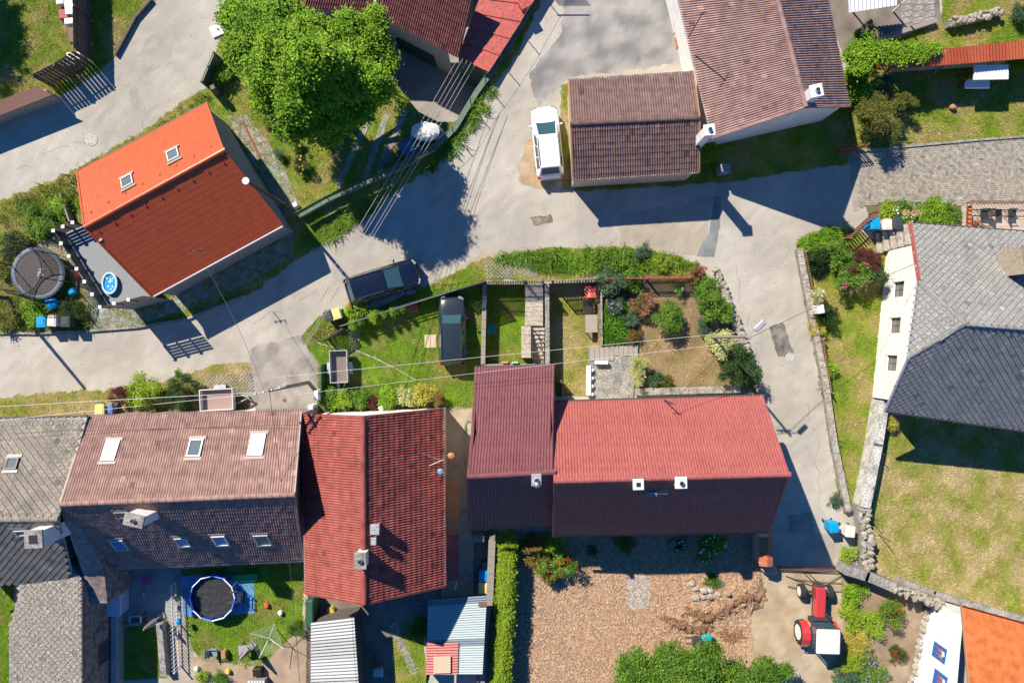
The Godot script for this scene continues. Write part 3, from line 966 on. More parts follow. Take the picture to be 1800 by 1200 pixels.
func houses() -> void:
	paint("slate_bed", Color(0.42, 0.41, 0.38), 0.95, "lichen", 4.0)
	paint("flashing", Color(0.3, 0.27, 0.25), 0.5, "streaks", 1.0)
	paint("window_frame", Color(0.16, 0.11, 0.09), 0.5)
	paint("sky_glass", Color(0.12, 0.15, 0.17), 0.06)
	paint("blue_glass", Color(0.05, 0.22, 0.5), 0.06)
	paint("blind", Color(0.7, 0.72, 0.72), 0.3)
	paint("curtain", Color(0.2, 0.21, 0.2), 0.2, "streaks", 2.0)
	var t: Node3D
	var s: Shape
	# --- the house with the orange and red steel roof
	paint("orange_steel", Color(0.47, 0.085, 0.02), 0.42, "soft", 4.0)
	M.orange_steel.metallic_specular = 0.5
	var qa := [at(135, 301, 3.0), at(363, 181, 3.0), at(393, 264, 5.4), at(148, 399, 5.4)]
	var qb := [at(268, 522, 2.8), at(498, 397, 2.8), at(393, 264, 5.4), at(148, 399, 5.4)]
	t = house("orange_roofed_house", "house with a bright orange sheet steel roof beside the trampoline", at(320, 360))
	deck(t, qa, M.dark_metal, 0.12); deck(t, qb, M.dark_metal, 0.12)
	sheets(t, qa, 8, 0.19, 0.36, 0.016, 0.008, M.orange_steel)
	sheets(t, qb, 8, 0.19, 0.36, 0.012, 0.004, M.orange_steel)
	gable_walls(t, qa, qb, M.plaster_grey, 0.05, 0.02)
	ridge_caps(t, qa[3], qa[2], M.orange_steel, 1.9, 0.0)
	gutter(t, qa[0], qa[1], M.dark_red); gutter(t, qb[0], qb[1], M.white_metal, 0.06)
	verge(t, qa[1], qa[2], M.orange_steel, 0.1, 0.1); verge(t, qb[1], qb[2], M.orange_steel, 0.1, 0.1)
	verge(t, qa[0], qa[3], M.orange_steel, 0.1, 0.1); verge(t, qb[0], qb[3], M.orange_steel, 0.1, 0.1)
	skylight(t, qa, 0.34, 0.34, 0.66, 0.78, M.zinc, M.sky_glass)
	skylight(t, qa, 0.68, 0.37, 0.66, 0.78, M.zinc, M.sky_glass)
	hooks(t, qa, 0.18, 8, M.orange_steel, 0.06, 0.93)
	hooks(t, qb, 0.1, 9, M.orange_steel, 0.05, 0.95)
	s = Shape.new()
	var f0 := at(508, 392, 0.6)
	var f1 := at(432, 318, 6.9)
	s.tube([Vector3(f1.x, 0.6, f1.z), Vector3(f1.x, 6.9, f1.z)], 0.1, 0.1, 12)
	var pipe := part(t, "flue_pipe", s, M.dark_metal)
	s = Shape.new()
	s.drum(Vector3(f1.x, 6.9, f1.z), Vector3.UP, 0.2, 0.2, 0.06, 16)
	part(pipe, "cowl", s, M.steel)
	s = Shape.new()
	var an := at(344, 438, 4.6)
	s.tube([Vector3(an.x, 3.9, an.z), an], 0.03, 0.025, 6)
	s.beam(an + Vector3(-0.4, -0.1, 0.1), an + Vector3(0.35, -0.1, -0.05), 0.03, 0.03)
	for k in 3: s.drum(an + Vector3(-0.35 + 0.33 * k, -0.1, 0.05), Vector3.UP, 0.045, 0.03, 0.12, 8)
	part(t, "wire_mast", s, M.dark_metal)
	s = Shape.new()
	var ex := at(174, 418, 4.9)
	s.drum(ex - Vector3.UP * 0.4, Vector3.UP, 0.14, 0.14, 0.4, 14)
	s.drum(ex, Vector3.UP, 0.22, 0.2, 0.06, 14)
	part(t, "roof_vent", s, M.steel)
	# its raised deck
	s = Shape.new()
	var dk := [at(113, 410, 2.6), at(146, 396, 2.6), at(266, 522, 2.6), at(193, 541, 2.6)]
	s.slab(dk, 0.22)
	t = thing("raised_deck", "grey raised deck with black slatted railing at the orange roofed house", "deck", Vector3(dk[0].x, 0, dk[0].z))
	part(t, "deck_floor", s, M.deck_grey)
	s = Shape.new()
	var k0 := Vector3(dk[3].x, 0, dk[3].z)
	var k1 := Vector3(dk[2].x, 0, dk[2].z)
	for pr in [[dk[3], dk[2]], [dk[0], dk[3]]]:
		var a: Vector3 = pr[0] + Vector3.DOWN * 0.22
		var b: Vector3 = pr[1] + Vector3.DOWN * 0.22
		s.quad(Vector3(a.x, 0, a.z), Vector3(b.x, 0, b.z), b, a)
	part(t, "base_wall", s, M.plaster_grey)
	for run in [[dk[0], dk[3], 6], [dk[3], dk[2], 3], [dk[1], dk[0], 2]]:
		for k in run[2]:
			var o: Vector3 = run[0].lerp(run[1], float(k) / run[2])
			s = Shape.new()
			s.box(o + Vector3.UP * 0.5, Vector3(0.09, 1.0, 0.09))
			var po := part(t, "post", s, M.dark_metal)
			s = Shape.new()
			s.box(o + Vector3.UP * 1.03, Vector3(0.2, 0.05, 0.2))
			part(po, "post_cap", s, M.white_metal)
		for k in 5:
			s = Shape.new()
			s.beam(run[0] + Vector3.UP * (0.16 + 0.19 * k), run[1] + Vector3.UP * (0.16 + 0.19 * k), 0.03, 0.13)
			part(t, "rail", s, M.dark_metal)
	# --- long red house
	paint("red_steel", Color(0.45, 0.135, 0.125), 0.5, "patches", 3.0, "soft", 9.0)
	down_slope(M.red_steel)
	var hr := 8.75
	qa = [at(972, 706, 3.9), at(1339, 695, 3.9), at(1386, 834, hr), at(975, 846, hr)]
	qb = [at(973, 942, 3.9), at(1352, 935, 3.9), at(1386, 834, hr), at(975, 846, hr)]
	t = house("red_roofed_house", "long house with a salmon red metal tile roof and two white chimneys", at(1165, 800))
	deck(t, qa, M.dark_metal); deck(t, qb, M.dark_metal)
	sheets(t, qa, 11, 0.17, 0.38, 0.032, 0.025, M.red_steel)
	sheets(t, qb, 11, 0.17, 0.38, 0.032, 0.025, M.red_steel)
	gable_walls(t, qa, qb, M.plaster_cream)
	ridge_caps(t, qa[3], qa[2], M.red_steel, 1.9, -0.02)
	gutter(t, qa[0], qa[1], M.dark_metal, 0.09); gutter(t, qb[0], qb[1], M.dark_metal, 0.08)
	for pr in [[qa[1], qa[2]], [qb[1], qb[2]], [qa[0], qa[3]], [qb[0], qb[3]]]: verge(t, pr[0], pr[1], M.red_steel, 0.12, 0.12)
	hooks(t, qa, 0.13, 7, M.red_steel, 0.06, 0.92)
	hooks(t, qb, 0.17, 6, M.red_steel, 0.04, 0.93)
	chimney(t, 1122, 851, 8.9, Vector2(0.42, 0.42), 6.5, 0.03, M.plaster_white, M.plaster_white, 2)
	chimney(t, 1197, 848, 8.9, Vector2(0.48, 0.46), 6.5, 0.03, M.plaster_white, M.plaster_white, 1)
	for w in [[1146, 868], [1165, 864]]:
		s = Shape.new()
		var o := at(w[0], w[1], 7.9)
		s.slab([o + Vector3(-0.3, 0, -0.1), o + Vector3(0.3, 0, -0.1), o + Vector3(0.3, -0.12, 0.16), o + Vector3(-0.3, -0.12, 0.16)], 0.1)
		s.box(o + Vector3(0, -0.4, 0.05), Vector3(0.5, 0.7, 0.06))
		part(t, "roof_hatch", s, M.flashing)
	s = Shape.new()
	an = at(1181, 708, 5.9)
	s.tube([Vector3(an.x, 3.6, an.z), an], 0.04, 0.035, 8)
	s.beam(an + Vector3(-0.3, -0.15, 0), an + Vector3(0.3, -0.15, 0.1), 0.04, 0.04)
	part(t, "wire_mast", s, M.dark_metal)
	# --- maroon house, the front roof flatter than the main one
	paint("maroon_steel", Color(0.25, 0.095, 0.11), 0.5, "patches", 3.0, "soft", 7.0)
	down_slope(M.maroon_steel)
	hr = 8.4
	qa = [at(829, 763, 6.25), at(973, 754, 6.25), at(972, 830, hr), at(822, 838, hr)]
	qb = [at(824, 930, 4.0), at(972, 922, 4.0), at(972, 830, hr), at(822, 838, hr)]
	var qc := [at(836, 645, 4.7), at(975, 641, 4.7), at(973, 754, 6.25), at(829, 763, 6.25)]
	t = house("maroon_roofed_house", "narrow house with a dark maroon ribbed metal roof between two red roofs", at(900, 790))
	deck(t, qa, M.dark_metal); deck(t, qb, M.dark_metal); deck(t, qc, M.dark_metal, 0.1)
	sheets(t, qa, 4, 0.165, 0.0, 0.045, 0.0, M.maroon_steel)
	sheets(t, qb, 4, 0.2, 0.36, 0.025, 0.03, M.maroon_steel)
	sheets(t, qc, 4, 0.165, 0.0, 0.045, 0.0, M.maroon_steel)
	var qall := [qc[0], qc[1], qa[2], qa[3]]
	gable_walls(t, [on(qc, 0, 0.98), on(qc, 1, 0.98), qa[2], qa[3]], qb, M.plaster_beige, 0.04, 0.03, 0.5)
	ridge_caps(t, qa[3], qa[2], M.maroon_steel, 1.9, 0.0)
	gutter(t, qb[0], qb[1], M.dark_metal); gutter(t, qc[0], qc[1], M.dark_metal, 0.05)
	verge(t, qb[1], qb[2], M.maroon_steel, 0.1, 0.1); verge(t, qa[0], qa[3], M.maroon_steel, 0.1, 0.1); verge(t, qc[0], qc[3], M.maroon_steel, 0.1, 0.1); verge(t, qb[0], qb[3], M.maroon_steel, 0.1, 0.1)
	chimney(t, 943, 843, 8.5, Vector2(0.38, 0.5), 6.6, 0.0, M.plaster_white, M.zinc, 1)
	s = Shape.new()
	var bl := at(944, 852, 8.8)
	s.ball(bl, Vector3(0.17, 0.15, 0.17), 12)
	part(t, "chimney_cowl", s, M.steel, true)
	# --- red clay tile house
	var red := tones("red clay", Color(0.42, 0.12, 0.1), 0.6, "patches", 9.0, "soft", 17.0)
	hr = 7.35
	qa = [at(537, 1043, 4.0), at(533, 728, 4.0), at(638, 732, hr), at(640, 1062, hr)]
	qb = [at(782, 1030, 4.0), at(779, 718, 4.0), at(638, 732, hr), at(640, 1062, hr)]
	t = house("tiled_house", "house with a red clay tile roof and ridge running up the picture", at(660, 880))
	deck(t, qa, M.wood_dark); deck(t, qb, M.wood_dark)
	var left := lay(t, "tile", unit.roll_tile, tile_cells(qa, 0.3, 0.36) + tile_cells(qb, 0.3, 0.36), red, 300, 1)
	gable_walls(t, qa, qb, M.plaster_white, 0.06, 0.03)
	ridge_caps(t, qa[3], qa[2], red[2], 0.42, 0.03)
	gutter(t, qa[0], qa[1], M.zinc); gutter(t, qb[0], qb[1], M.zinc)
	for pr in [[qa[1], qa[2]], [qb[1], qb[2]], [qa[0], qa[3]], [qb[0], qb[3]]]: verge(t, pr[0], pr[1], red[1], 0.08, 0.12)
	chimney(t, 634, 985, 8.0, Vector2(0.5, 0.75), 6.0, 0.0, M.plaster_white, M.concrete, 1)
	chimney(t, 659, 930, 7.3, Vector2(0.36, 0.42), 6.0, 0.0, M.zinc, M.zinc, 0)
	chimney(t, 657, 951, 7.4, Vector2(0.16, 0.26), 6.2, 0.0, M.zinc, M.zinc, 0)
	hooks(t, qa, 0.14, 6, red[1], 0.05, 0.97); hooks(t, qb, 0.2, 5, red[1], 0.2, 0.95)
	# --- brown tile house with roof windows
	var brown := tones("brown clay", Color(0.42, 0.265, 0.23), 0.75, "patches", 7.0, "soft", 13.0)
	hr = 6.8
	qa = [at(155, 731, 4.0), at(530, 722, 4.0), at(518, 869, hr), at(105, 886, hr)]
	qb = [at(176, 1000, 2.0), at(533, 985, 2.0), at(518, 869, hr), at(105, 886, hr)]
	t = house("brown_tiled_house", "long row house with faded brown roof tiles and several roof windows", at(340, 850))
	deck(t, qa, M.wood_dark); deck(t, qb, M.wood_dark)
	left = lay(t, "tile", unit.roll_tile, tile_cells(qa, 0.3, 0.36) + tile_cells(qb, 0.3, 0.36), brown, 300, 2)
	gable_walls(t, qa, qb, M.plaster_pink, 0.04, 0.008, 0.1)
	ridge_caps(t, qa[3], qa[2], brown[3], 0.42, 0.03)
	gutter(t, qa[0], qa[1], M.dark_metal); gutter(t, qb[0], qb[1], M.zinc)
	for pr in [[qa[1], qa[2]], [qb[1], qb[2]], [qa[0], qa[3]], [qb[0], qb[3]]]: verge(t, pr[0], pr[1], M.flashing, 0.08, 0.12)
	skylight(t, qa, 0.155, 0.57, 0.72, 1.15, M.zinc, M.blind)
	skylight(t, qa, 0.535, 0.57, 0.72, 1.0, M.zinc, M.sky_glass)
	skylight(t, qa, 0.812, 0.585, 0.8, 1.25, M.white_metal, M.blind)
	skylight(t, qb, 0.16, 0.6, 0.72, 0.95, M.zinc, M.blue_glass)
	skylight(t, qb, 0.455, 0.6, 0.66, 0.85, M.zinc, M.blue_glass)
	skylight(t, qb, 0.63, 0.6, 0.72, 0.95, M.white_metal, M.blue_glass)
	skylight(t, qb, 0.825, 0.62, 0.8, 1.05, M.zinc, M.sky_glass)
	skylight(t, qb, 0.24, 0.16, 0.6, 0.5, M.wood_grey, M.sky_glass)
	chimney(t, 236, 914, 7.5, Vector2(0.55, 0.95), 4.5, 1.35, M.plaster_white, M.concrete, 1)
	# --- grey shingled house at the edge
	var grey := tones("grey shingle", Color(0.38, 0.34, 0.29), 0.92, "lichen", 5.0, "patches", 11.0)
	hr = 6.9
	qa = [at(-120, 738, 4.3), at(153, 731, 4.3), at(101, 912, hr), at(-140, 916, hr)]
	qb = [at(-120, 1032, 3.2), at(128, 1018, 3.2), at(101, 912, hr), at(-140, 916, hr)]
	t = house("grey_shingled_house", "house with weathered grey shingles and a square chimney at the edge", at(20, 880))
	deck(t, qa, M.slate_bed); deck(t, qb, M.slate_bed)
	lay(t, "shingle", unit.slate, slate_cells([qa[0], qa[1], qa[2], qa[3]], 0.44) + slate_cells([qb[0], qb[1], qb[2], qb[3]], 0.44), grey, 300, 3)
	gable_walls(t, qa, qb, M.plaster_pink)
	ridge_caps(t, qa[3], qa[2], grey[3], 0.5, 0.0)
	gutter(t, qa[0], qa[1], M.dark_metal)
	skylight(t, qa, 0.585, 0.53, 0.6, 0.6, M.dark_metal, M.sky_glass)
	skylight(t, qb, 0.72, 0.18, 0.6, 0.4, M.zinc, M.sky_glass)
	chimney(t, 60, 947, 7.6, Vector2(0.85, 0.85), 4.5, 0.05, M.plaster_white, M.concrete, 2)
	hooks(t, qa, 0.93, 9, M.dark_metal, 0.46, 0.98)
	# --- lichen covered wing
	var pale := tones("lichen shingle", Color(0.6, 0.55, 0.49), 0.95, "specks", 5.0, "lichen", 7.0)
	var p := [at(145, 1290, 3.5), at(145, 1025, 3.5), at(126, 987, 3.5), at(38, 1020, 3.15), at(18, 1100, 3.1), at(18, 1290, 3.1)]
	t = house("lichen_roofed_wing", "low wing with a pale lichen spotted roof and pinkish side wall", at(90, 1120))
	s = Shape.new()
	for k in range(1, 5): s.tri(p[0], p[k], p[k + 1])
	part(t, "roof_deck", s, M.slate_bed)
	lay(t, "shingle", unit.slate, slate_cells(p, 0.4), pale, 300, 4)
	s = Shape.new()
	for k in range(0, 5):
		var a: Vector3 = p[k] + Vector3.DOWN * 0.1
		var b: Vector3 = p[k + 1] + Vector3.DOWN * 0.1
		s.quad(Vector3(a.x, 0, a.z), Vector3(b.x, 0, b.z), b, a)
	part(t, "wall", s, M.plaster_pink)
	gutter(t, p[0], p[1], M.dark_metal, 0.08); gutter(t, p[1], p[2], M.dark_metal, 0.06); gutter(t, p[4], p[5], M.zinc, 0.06)
	var wx: float = p[0].x + 0.02
	wall_window(t, Vector3(wx, 1.4, at(170, 1146, 1.4).z), Vector3.RIGHT, 1.2, 1.1, M.dark_room)
	s = Shape.new()
	for k in 6:
		s.box(Vector3(wx + 0.02, 1.9, at(170, 1107, 1.9).z + (k % 2) * 0.0 - 0.05 * k), Vector3(0.04, 0.22, 0.03))
	s.box(Vector3(wx + 0.03, 2.2, at(165, 1117, 2.2).z), Vector3(0.06, 0.5, 0.34))
	part(t, "wall_vent", s, M.flashing)
	s = Shape.new()
	var bx := at(199, 1110, 0.9)
	s.box(Vector3(bx.x, 0.45, bx.z + 1.6), Vector3(0.35, 0.9, 6.5))
	part(t, "plinth", s, M.zinc)
	# the pale party wall and link between the rows
	s = Shape.new()
	var lk := [at(104, 893, 6.4), at(130, 905, 6.0), at(182, 1000, 3.0), at(188, 1060, 2.8), at(160, 1060, 2.8), at(146, 1010, 3.4)]
	s.quad(lk[0], lk[1], lk[2], lk[5]); s.quad(lk[5], lk[2], lk[3], lk[4])
	for k in 6:
		var a: Vector3 = lk[k]
		var b: Vector3 = lk[(k + 1) % 6]
		s.quad(Vector3(a.x, 0, a.z), Vector3(b.x, 0, b.z), b, a)
	solo("party_wall", s, M.plaster_pink, "weathered plaster wall and sloping coping joining the grey and brown roofs", "wall")
	# --- house with the tiled roof and the red flat roof above the big tree
	var wine := tones("wine clay", Color(0.24, 0.09, 0.095), 0.7, "specks", 6.0, "patches", 9.0)
	t = house("wine_tiled_house", "house with dark wine red tiles and cream wall behind the big tree", at(720, 40))
	var q := [at(806, 101, 1.5), at(659, 23, 1.5), at(690, -100, 2.7), at(838, -32, 2.7)]
	var q2 := [at(655, 20, 1.5), at(508, 10, 1.5), at(540, -100, 2.7), at(685, -100, 2.7)]
	deck(t, q, M.wood_dark); deck(t, q2, M.wood_dark)
	lay(t, "tile", unit.roll_tile, tile_cells(q, 0.3, 0.36) + tile_cells(q2, 0.3, 0.36), wine, 300, 5)
	verge(t, q2[0], q2[3], M.white_metal, 0.14, 0.12)
	s = Shape.new()
	var wl := [at(797, 134, -YARD), at(670, 68, -YARD), at(554, 52, -YARD), at(530, -58, -YARD), at(800, -58, -YARD)]
	for k in 4:
		var a: Vector3 = wl[k]
		var b: Vector3 = wl[k + 1]
		s.quad(a, b, b + Vector3.UP * 4.35, a + Vector3.UP * 4.35)
	part(t, "wall", s, M.plaster_cream)
	s = Shape.new()
	var ga: Vector3 = wl[0].lerp(wl[1], 0.22)
	var gb: Vector3 = wl[0].lerp(wl[1], 0.75)
	var go: Vector3 = (wl[1] - wl[0]).cross(Vector3.UP).normalized()
	if go.z < 0: go = -go
	s.quad(ga + go * 0.03, gb + go * 0.03, gb + go * 0.03 + Vector3.UP * 2.0, ga + go * 0.03 + Vector3.UP * 2.0)
	part(t, "garage_door", s, M.green_metal)
	wall_window(t, wl[1] * 0.6 + wl[2] * 0.4 + Vector3.UP * 1.4 + Vector3(0, 0, 0.03), Vector3(0, 0, 1), 1.0, 1.0, M.sky_glass)
	t = thing("flat_red_roof", "flat red sheet metal roof annex with raised seams behind the green fence", "annex", at(870, 50))
	paint("red_sheet", Color(0.55, 0.1, 0.08), 0.5, "patches", 3.0, "soft", 5.0)
	var fr := [at(804, 100, 0.8), at(859, 127, 0.8), at(948, -6, 0.8), at(978, -60, 0.8), at(860, -60, 0.8), at(836, -2, 0.8)]
	for k in 7:
		var a0: Vector3 = fr[0].lerp(at(872, -80, 0.8), k / 7.0)
		var a1: Vector3 = fr[0].lerp(at(872, -80, 0.8), (k + 0.985) / 7.0)
		var b0: Vector3 = fr[1].lerp(at(990, -80, 0.8), k / 7.0)
		var b1: Vector3 = fr[1].lerp(at(990, -80, 0.8), (k + 0.985) / 7.0)
		s = Shape.new()
		s.slab([a0 + Vector3.UP * 0.05, b0 + Vector3.UP * 0.05, b1, a1], 0.06)
		part(t, "roof_sheet", s, M.red_sheet)
	s = Shape.new()
	s.prism([Vector2(at(806, 104, 0.7).x, at(806, 104, 0.7).z), Vector2(at(856, 127, 0.7).x, at(856, 127, 0.7).z), Vector2(at(984, -80, 0.7).x, at(984, -80, 0.7).z), Vector2(at(874, -80, 0.7).x, at(874, -80, 0.7).z)], -YARD, 0.72)
	part(t, "wall", s, M.green_metal)
	s = Shape.new()
	var sk := at(922, 8, 1.15)
	s.cbox(sk - Vector3.UP * 0.15, Vector3(0.6, 0.4, 0.5), 0.03, 0.5)
	part(t, "roof_hatch", s, M.red_sheet)
	# --- garage with speckled tiles
	var speck := tones("speckled clay", Color(0.33, 0.215, 0.205), 0.85, "specks", 4.4, "patches", 7.0)
	hr = 4.0
	qa = [at(1219, 127, 2.6), at(999, 141, 2.6), at(1003, 218, hr), at(1230, 207, hr)]
	qb = [at(1229, 303, 2.6), at(1007, 317, 2.6), at(1003, 218, hr), at(1230, 207, hr)]
	t = thing("garage", "small garage with lichen speckled brown tiles beside the white car", "garage", at(1115, 230))
	deck(t, qa, M.wood_dark); deck(t, qb, M.wood_dark)
	lay(t, "tile", unit.roll_tile, tile_cells(qb, 0.3, 0.36) + tile_cells(qa, 0.3, 0.36), speck, 300, 6)
	gable_walls(t, qa, qb, M.plaster_cream, 0.05, 0.02)
	ridge_caps(t, qa[3], qa[2], speck[1], 0.4, 0.03)
	gutter(t, qa[0], qa[1], M.zinc, 0.06); gutter(t, qb[0], qb[1], M.white_metal, 0.06)
	for pr in [[qa[1], qa[2]], [qb[1], qb[2]], [qa[0], qa[3]], [qb[0], qb[3]]]: verge(t, pr[0], pr[1], M.wood_warm, 0.08, 0.12)
	# --- big brown tile house beside it
	var cocoa := tones("cocoa clay", Color(0.4, 0.26, 0.24), 0.75, "patches", 7.0, "soft", 19.0)
	hr = 6.5
	qa = [at(1252, 243, 3.0), at(1150, -180, 3.0), at(1322, -170, hr), at(1417, 188, hr)]
	qb = [at(1493, 187, 3.0), at(1417, -180, 3.0), at(1322, -170, hr), at(1417, 188, hr)]
	t = house("cocoa_tiled_house", "big house with warm brown tiles and white gable at the top", at(1340, 100))
	deck(t, qa, M.wood_dark); deck(t, qb, M.wood_dark)
	lay(t, "tile", unit.roll_tile, tile_cells(qa, 0.3, 0.36) + tile_cells(qb, 0.3, 0.36), cocoa, 300, 7)
	gable_walls(t, qa, qb, M.plaster_white, 0.06, 0.015)
	ridge_caps(t, qa[3], qa[2], cocoa[3], 0.42, 0.03)
	gutter(t, qa[0], qa[1], M.zinc, 0.07); gutter(t, qb[0], qb[1], M.dark_metal, 0.06)
	for pr in [[qa[0], qa[3]], [qb[0], qb[3]]]: verge(t, pr[0], pr[1], cocoa[2], 0.1, 0.12)
	chimney(t, 1435, 160, 7.3, Vector2(0.55, 0.55), 4.0, 0.2, M.plaster_white, M.plaster_white, 1)
	chimney(t, 1247, 229, 5.4, Vector2(0.5, 0.5), 0.0, 0.1, M.plaster_white, M.plaster_white, 1)
	s = Shape.new()
	an = at(1236, 22, 7.0)
	s.tube([Vector3(an.x, 4.0, an.z), an], 0.035, 0.03, 6)
	s.beam(an + Vector3(-0.35, -0.1, 0.1), an + Vector3(0.35, -0.1, -0.1), 0.03, 0.03)
	part(t, "wire_mast", s, M.dark_metal)
	# --- white house with slate roof at the right
	var slate := tones("pale slate", Color(0.38, 0.38, 0.37), 0.85, "lichen", 5.0, "soft", 9.0)
	var hs := 4.0
	var e1 := at(1600, 392, hs)
	var e2 := at(1900, 414, hs)
	var r1 := at(1698, 569, 8.2)
	var r2 := r1 + (e2 - e1) * 0.9
	var g1 := meet(1616, 494, r1, (e2 - e1).cross(r1 - e1).normalized())
	var e3 := at(1556, 722, hs)
	var south := (r2 - r1).cross(e3 - r1).normalized()
	var e4 := meet(1900, 772, r1, south)
	var g2 := meet(1597, 629, r1, south)
	t = house("white_house", "white rendered house with a half-hipped roof of diamond slates", at(1680, 570))
	s = Shape.new()
	s.quad(e1, e2, r2, r1); s.tri(e1, r1, g1); s.tri(g1, r1, g2)
	s.quad(g2, r1, r2, e4); s.tri(g2, e4, e3)
	part(t, "roof_deck", s, M.slate_bed)
	var nb := lay(t, "slate", unit.slate, slate_cells([e1, e2, r2, r1, g1], 0.4) + slate_cells([g2, g1, r1], 0.4), slate, 200, 8)
	lay(t, "slate", unit.slate, slate_cells([e4, e3, g2, r1, r2], 0.4), slate, 100, 9)
	ridge_caps(t, r1, r2, slate[3], 0.5, -0.02); ridge_caps(t, g1, r1, slate[1], 0.6, -0.05); ridge_caps(t, g2, r1, slate[1], 0.6, -0.05)
	verge(t, e1, g1, M.wood_red, 0.1, 0.2); verge(t, g2, e3, M.zinc, 0.1, 0.14)
	gutter(t, e1, e2, M.dark_metal, 0.08); gutter(t, e3, e4, M.dark_metal, 0.09); gutter(t, g1, g2, M.dark_metal, 0.06)
	var b1 := at(1558, 442)
	var b2 := at(1534, 698)
	s = Shape.new()
	var top1 := Vector3(b1.x, hs - 0.1, b1.z)
	var top2 := Vector3(b2.x, hs - 0.1, b2.z)
	var mid1 := b1.lerp(b2, 0.3) + Vector3.UP * (minf(g1.y, g2.y) - 0.2)
	var mid2 := b1.lerp(b2, 0.72) + Vector3.UP * (minf(g1.y, g2.y) - 0.2)
	s.quad(top1, top2, mid2, mid1)
	part(t, "gable_wall", s, M.plaster_white)
	s = Shape.new()
	for pr in [[b1, at(1900, 462)], [b2, at(1900, 745)]]:
		s.quad(pr[0], pr[1], pr[1] + Vector3.UP * 3.9, pr[0] + Vector3.UP * 3.9)
	part(t, "wall", s, M.plaster_white)
	var ax := (b2 - b1).normalized()
	var outw := Vector3(ax.z, 0, -ax.x)
	if outw.x > 0: outw = -outw
	var holes := []
	for w in [[1580, 508], [1570, 571], [1560, 637]]: holes.append([(at(w[0], w[1], 1.85) - b1).dot(ax), 0.95, 1.2, 2.4])
	wall_holes(t, b1, b2, hs - 0.1, outw, holes, M.plaster_white)
	s = Shape.new()
	for pr in [[g1 + Vector3(-0.02, -0.1, 0.3), 0.45], [g2.lerp(g1, 0.3) + Vector3(-0.05, -0.12, 0), 0.7]]:
		s.tube([pr[0], pr[0] + Vector3(0.35, -0.3, 0), pr[0] + Vector3(0.75, -1.2, 0)], 0.05, 0.05, 8)
	part(t, "downpipe", s, M.zinc)
	chimney(t, 1812, 455, 7.6, Vector2(0.6, 1.5), 5.6, 0.1, M.plaster_beige, M.concrete, 1)
	# --- house with the orange roof in the bottom corner
	paint("orange_roof", Color(0.72, 0.2, 0.05), 0.6, "soft", 4.0, "patches", 8.0)
	t = house("mural_house", "white house with plain orange roof and two painted panels on its wall", at(1720, 1150))
	var o1 := at(1690, 1064, 3.5)
	var o2 := at(1900, 1122, 3.5)
	var o3 := at(1990, 1290, 5.2)
	var o4 := at(1711, 1290, 5.2)
	s = Shape.new()
	s.slab([o1, o2, o3, o4], 0.1)
	part(t, "roof", s, M.orange_roof)
	for pr in [[0.27, 0.27]]:
		s = Shape.new()
		s.beam(o1.lerp(o2, 0.27) + Vector3.UP * 0.02, o4.lerp(o3, 0.27) + Vector3.UP * 0.02, 0.04, 0.03)
		part(t, "roof_seam", s, M.orange_roof)
	verge(t, o1, o2, M.dark_red, 0.08, 0.1); verge(t, o1, o4, M.wood_warm, 0.08, 0.1)
	s = Shape.new()
	var w1 := at(1634, 1050)
	var w2 := at(1588, 1290)
	s.quad(w1, w2, Vector3(w2.x, 4.6, w2.z), Vector3(w1.x, 3.3, w1.z))
	part(t, "gable_wall", s, M.plaster_white)
	s = Shape.new()
	s.quad(w1, at(1830, 1105), at(1830, 1105) + Vector3.UP * 3.3, Vector3(w1.x, 3.3, w1.z))
	part(t, "wall", s, M.plaster_white)
	ax = (w2 - w1).normalized()
	outw = Vector3(-absf(ax.z), 0, -absf(ax.x))
	outw = Vector3(ax.z, 0, -ax.x)
	if outw.x > 0: outw = -outw
	for w in [[1643, 1145, 1.9], [1688, 1202, 2.4]]:
		var o := at(w[0], w[1], w[2])
		var fo := w1 + ax * (o - w1).dot(ax)
		var cc := Vector3(fo.x, w[2], fo.z) + outw * 0.02
		s = Shape.new()
		s.col = Color(0.03, 0.13, 0.42)
		s.bar(cc, ax * 0.45, Vector3.UP * 0.62, outw * 0.015)
		var bd := part(t, "painted_panel", s, M.plastic)
		s = Shape.new()
		for k in 9:
			rng.seed = 40 + k
			s.col = [Color(0.7, 0.7, 0.66), Color(0.5, 0.06, 0.04), Color(0.6, 0.2, 0.06), Color(0.25, 0.16, 0.1)][k % 4]
			s.bar(cc + outw * (0.018 + 0.002 * k) + ax * rng.randf_range(-0.22, 0.22) + Vector3.UP * rng.randf_range(-0.45, 0.4), (ax + Vector3.UP * rng.randf_range(-0.6, 0.6)) * rng.randf_range(0.06, 0.14), Vector3.UP * rng.randf_range(0.05, 0.14), outw * 0.002)
		part(bd, "painted_patches", s, M.plastic)
	s = Shape.new()
	for k in 22:
		rng.seed = 300 + k
		var o := w1.lerp(w2, k / 22.0) + outw * rng.randf_range(0.0, 0.22)
		s.ball(o + Vector3.UP * rng.randf_range(0.0, 0.25), Vector3(0.2, rng.randf_range(0.15, 0.3), 0.26), 6, 0.3, k)
	part(t, "stone_footing", s, M.stone)

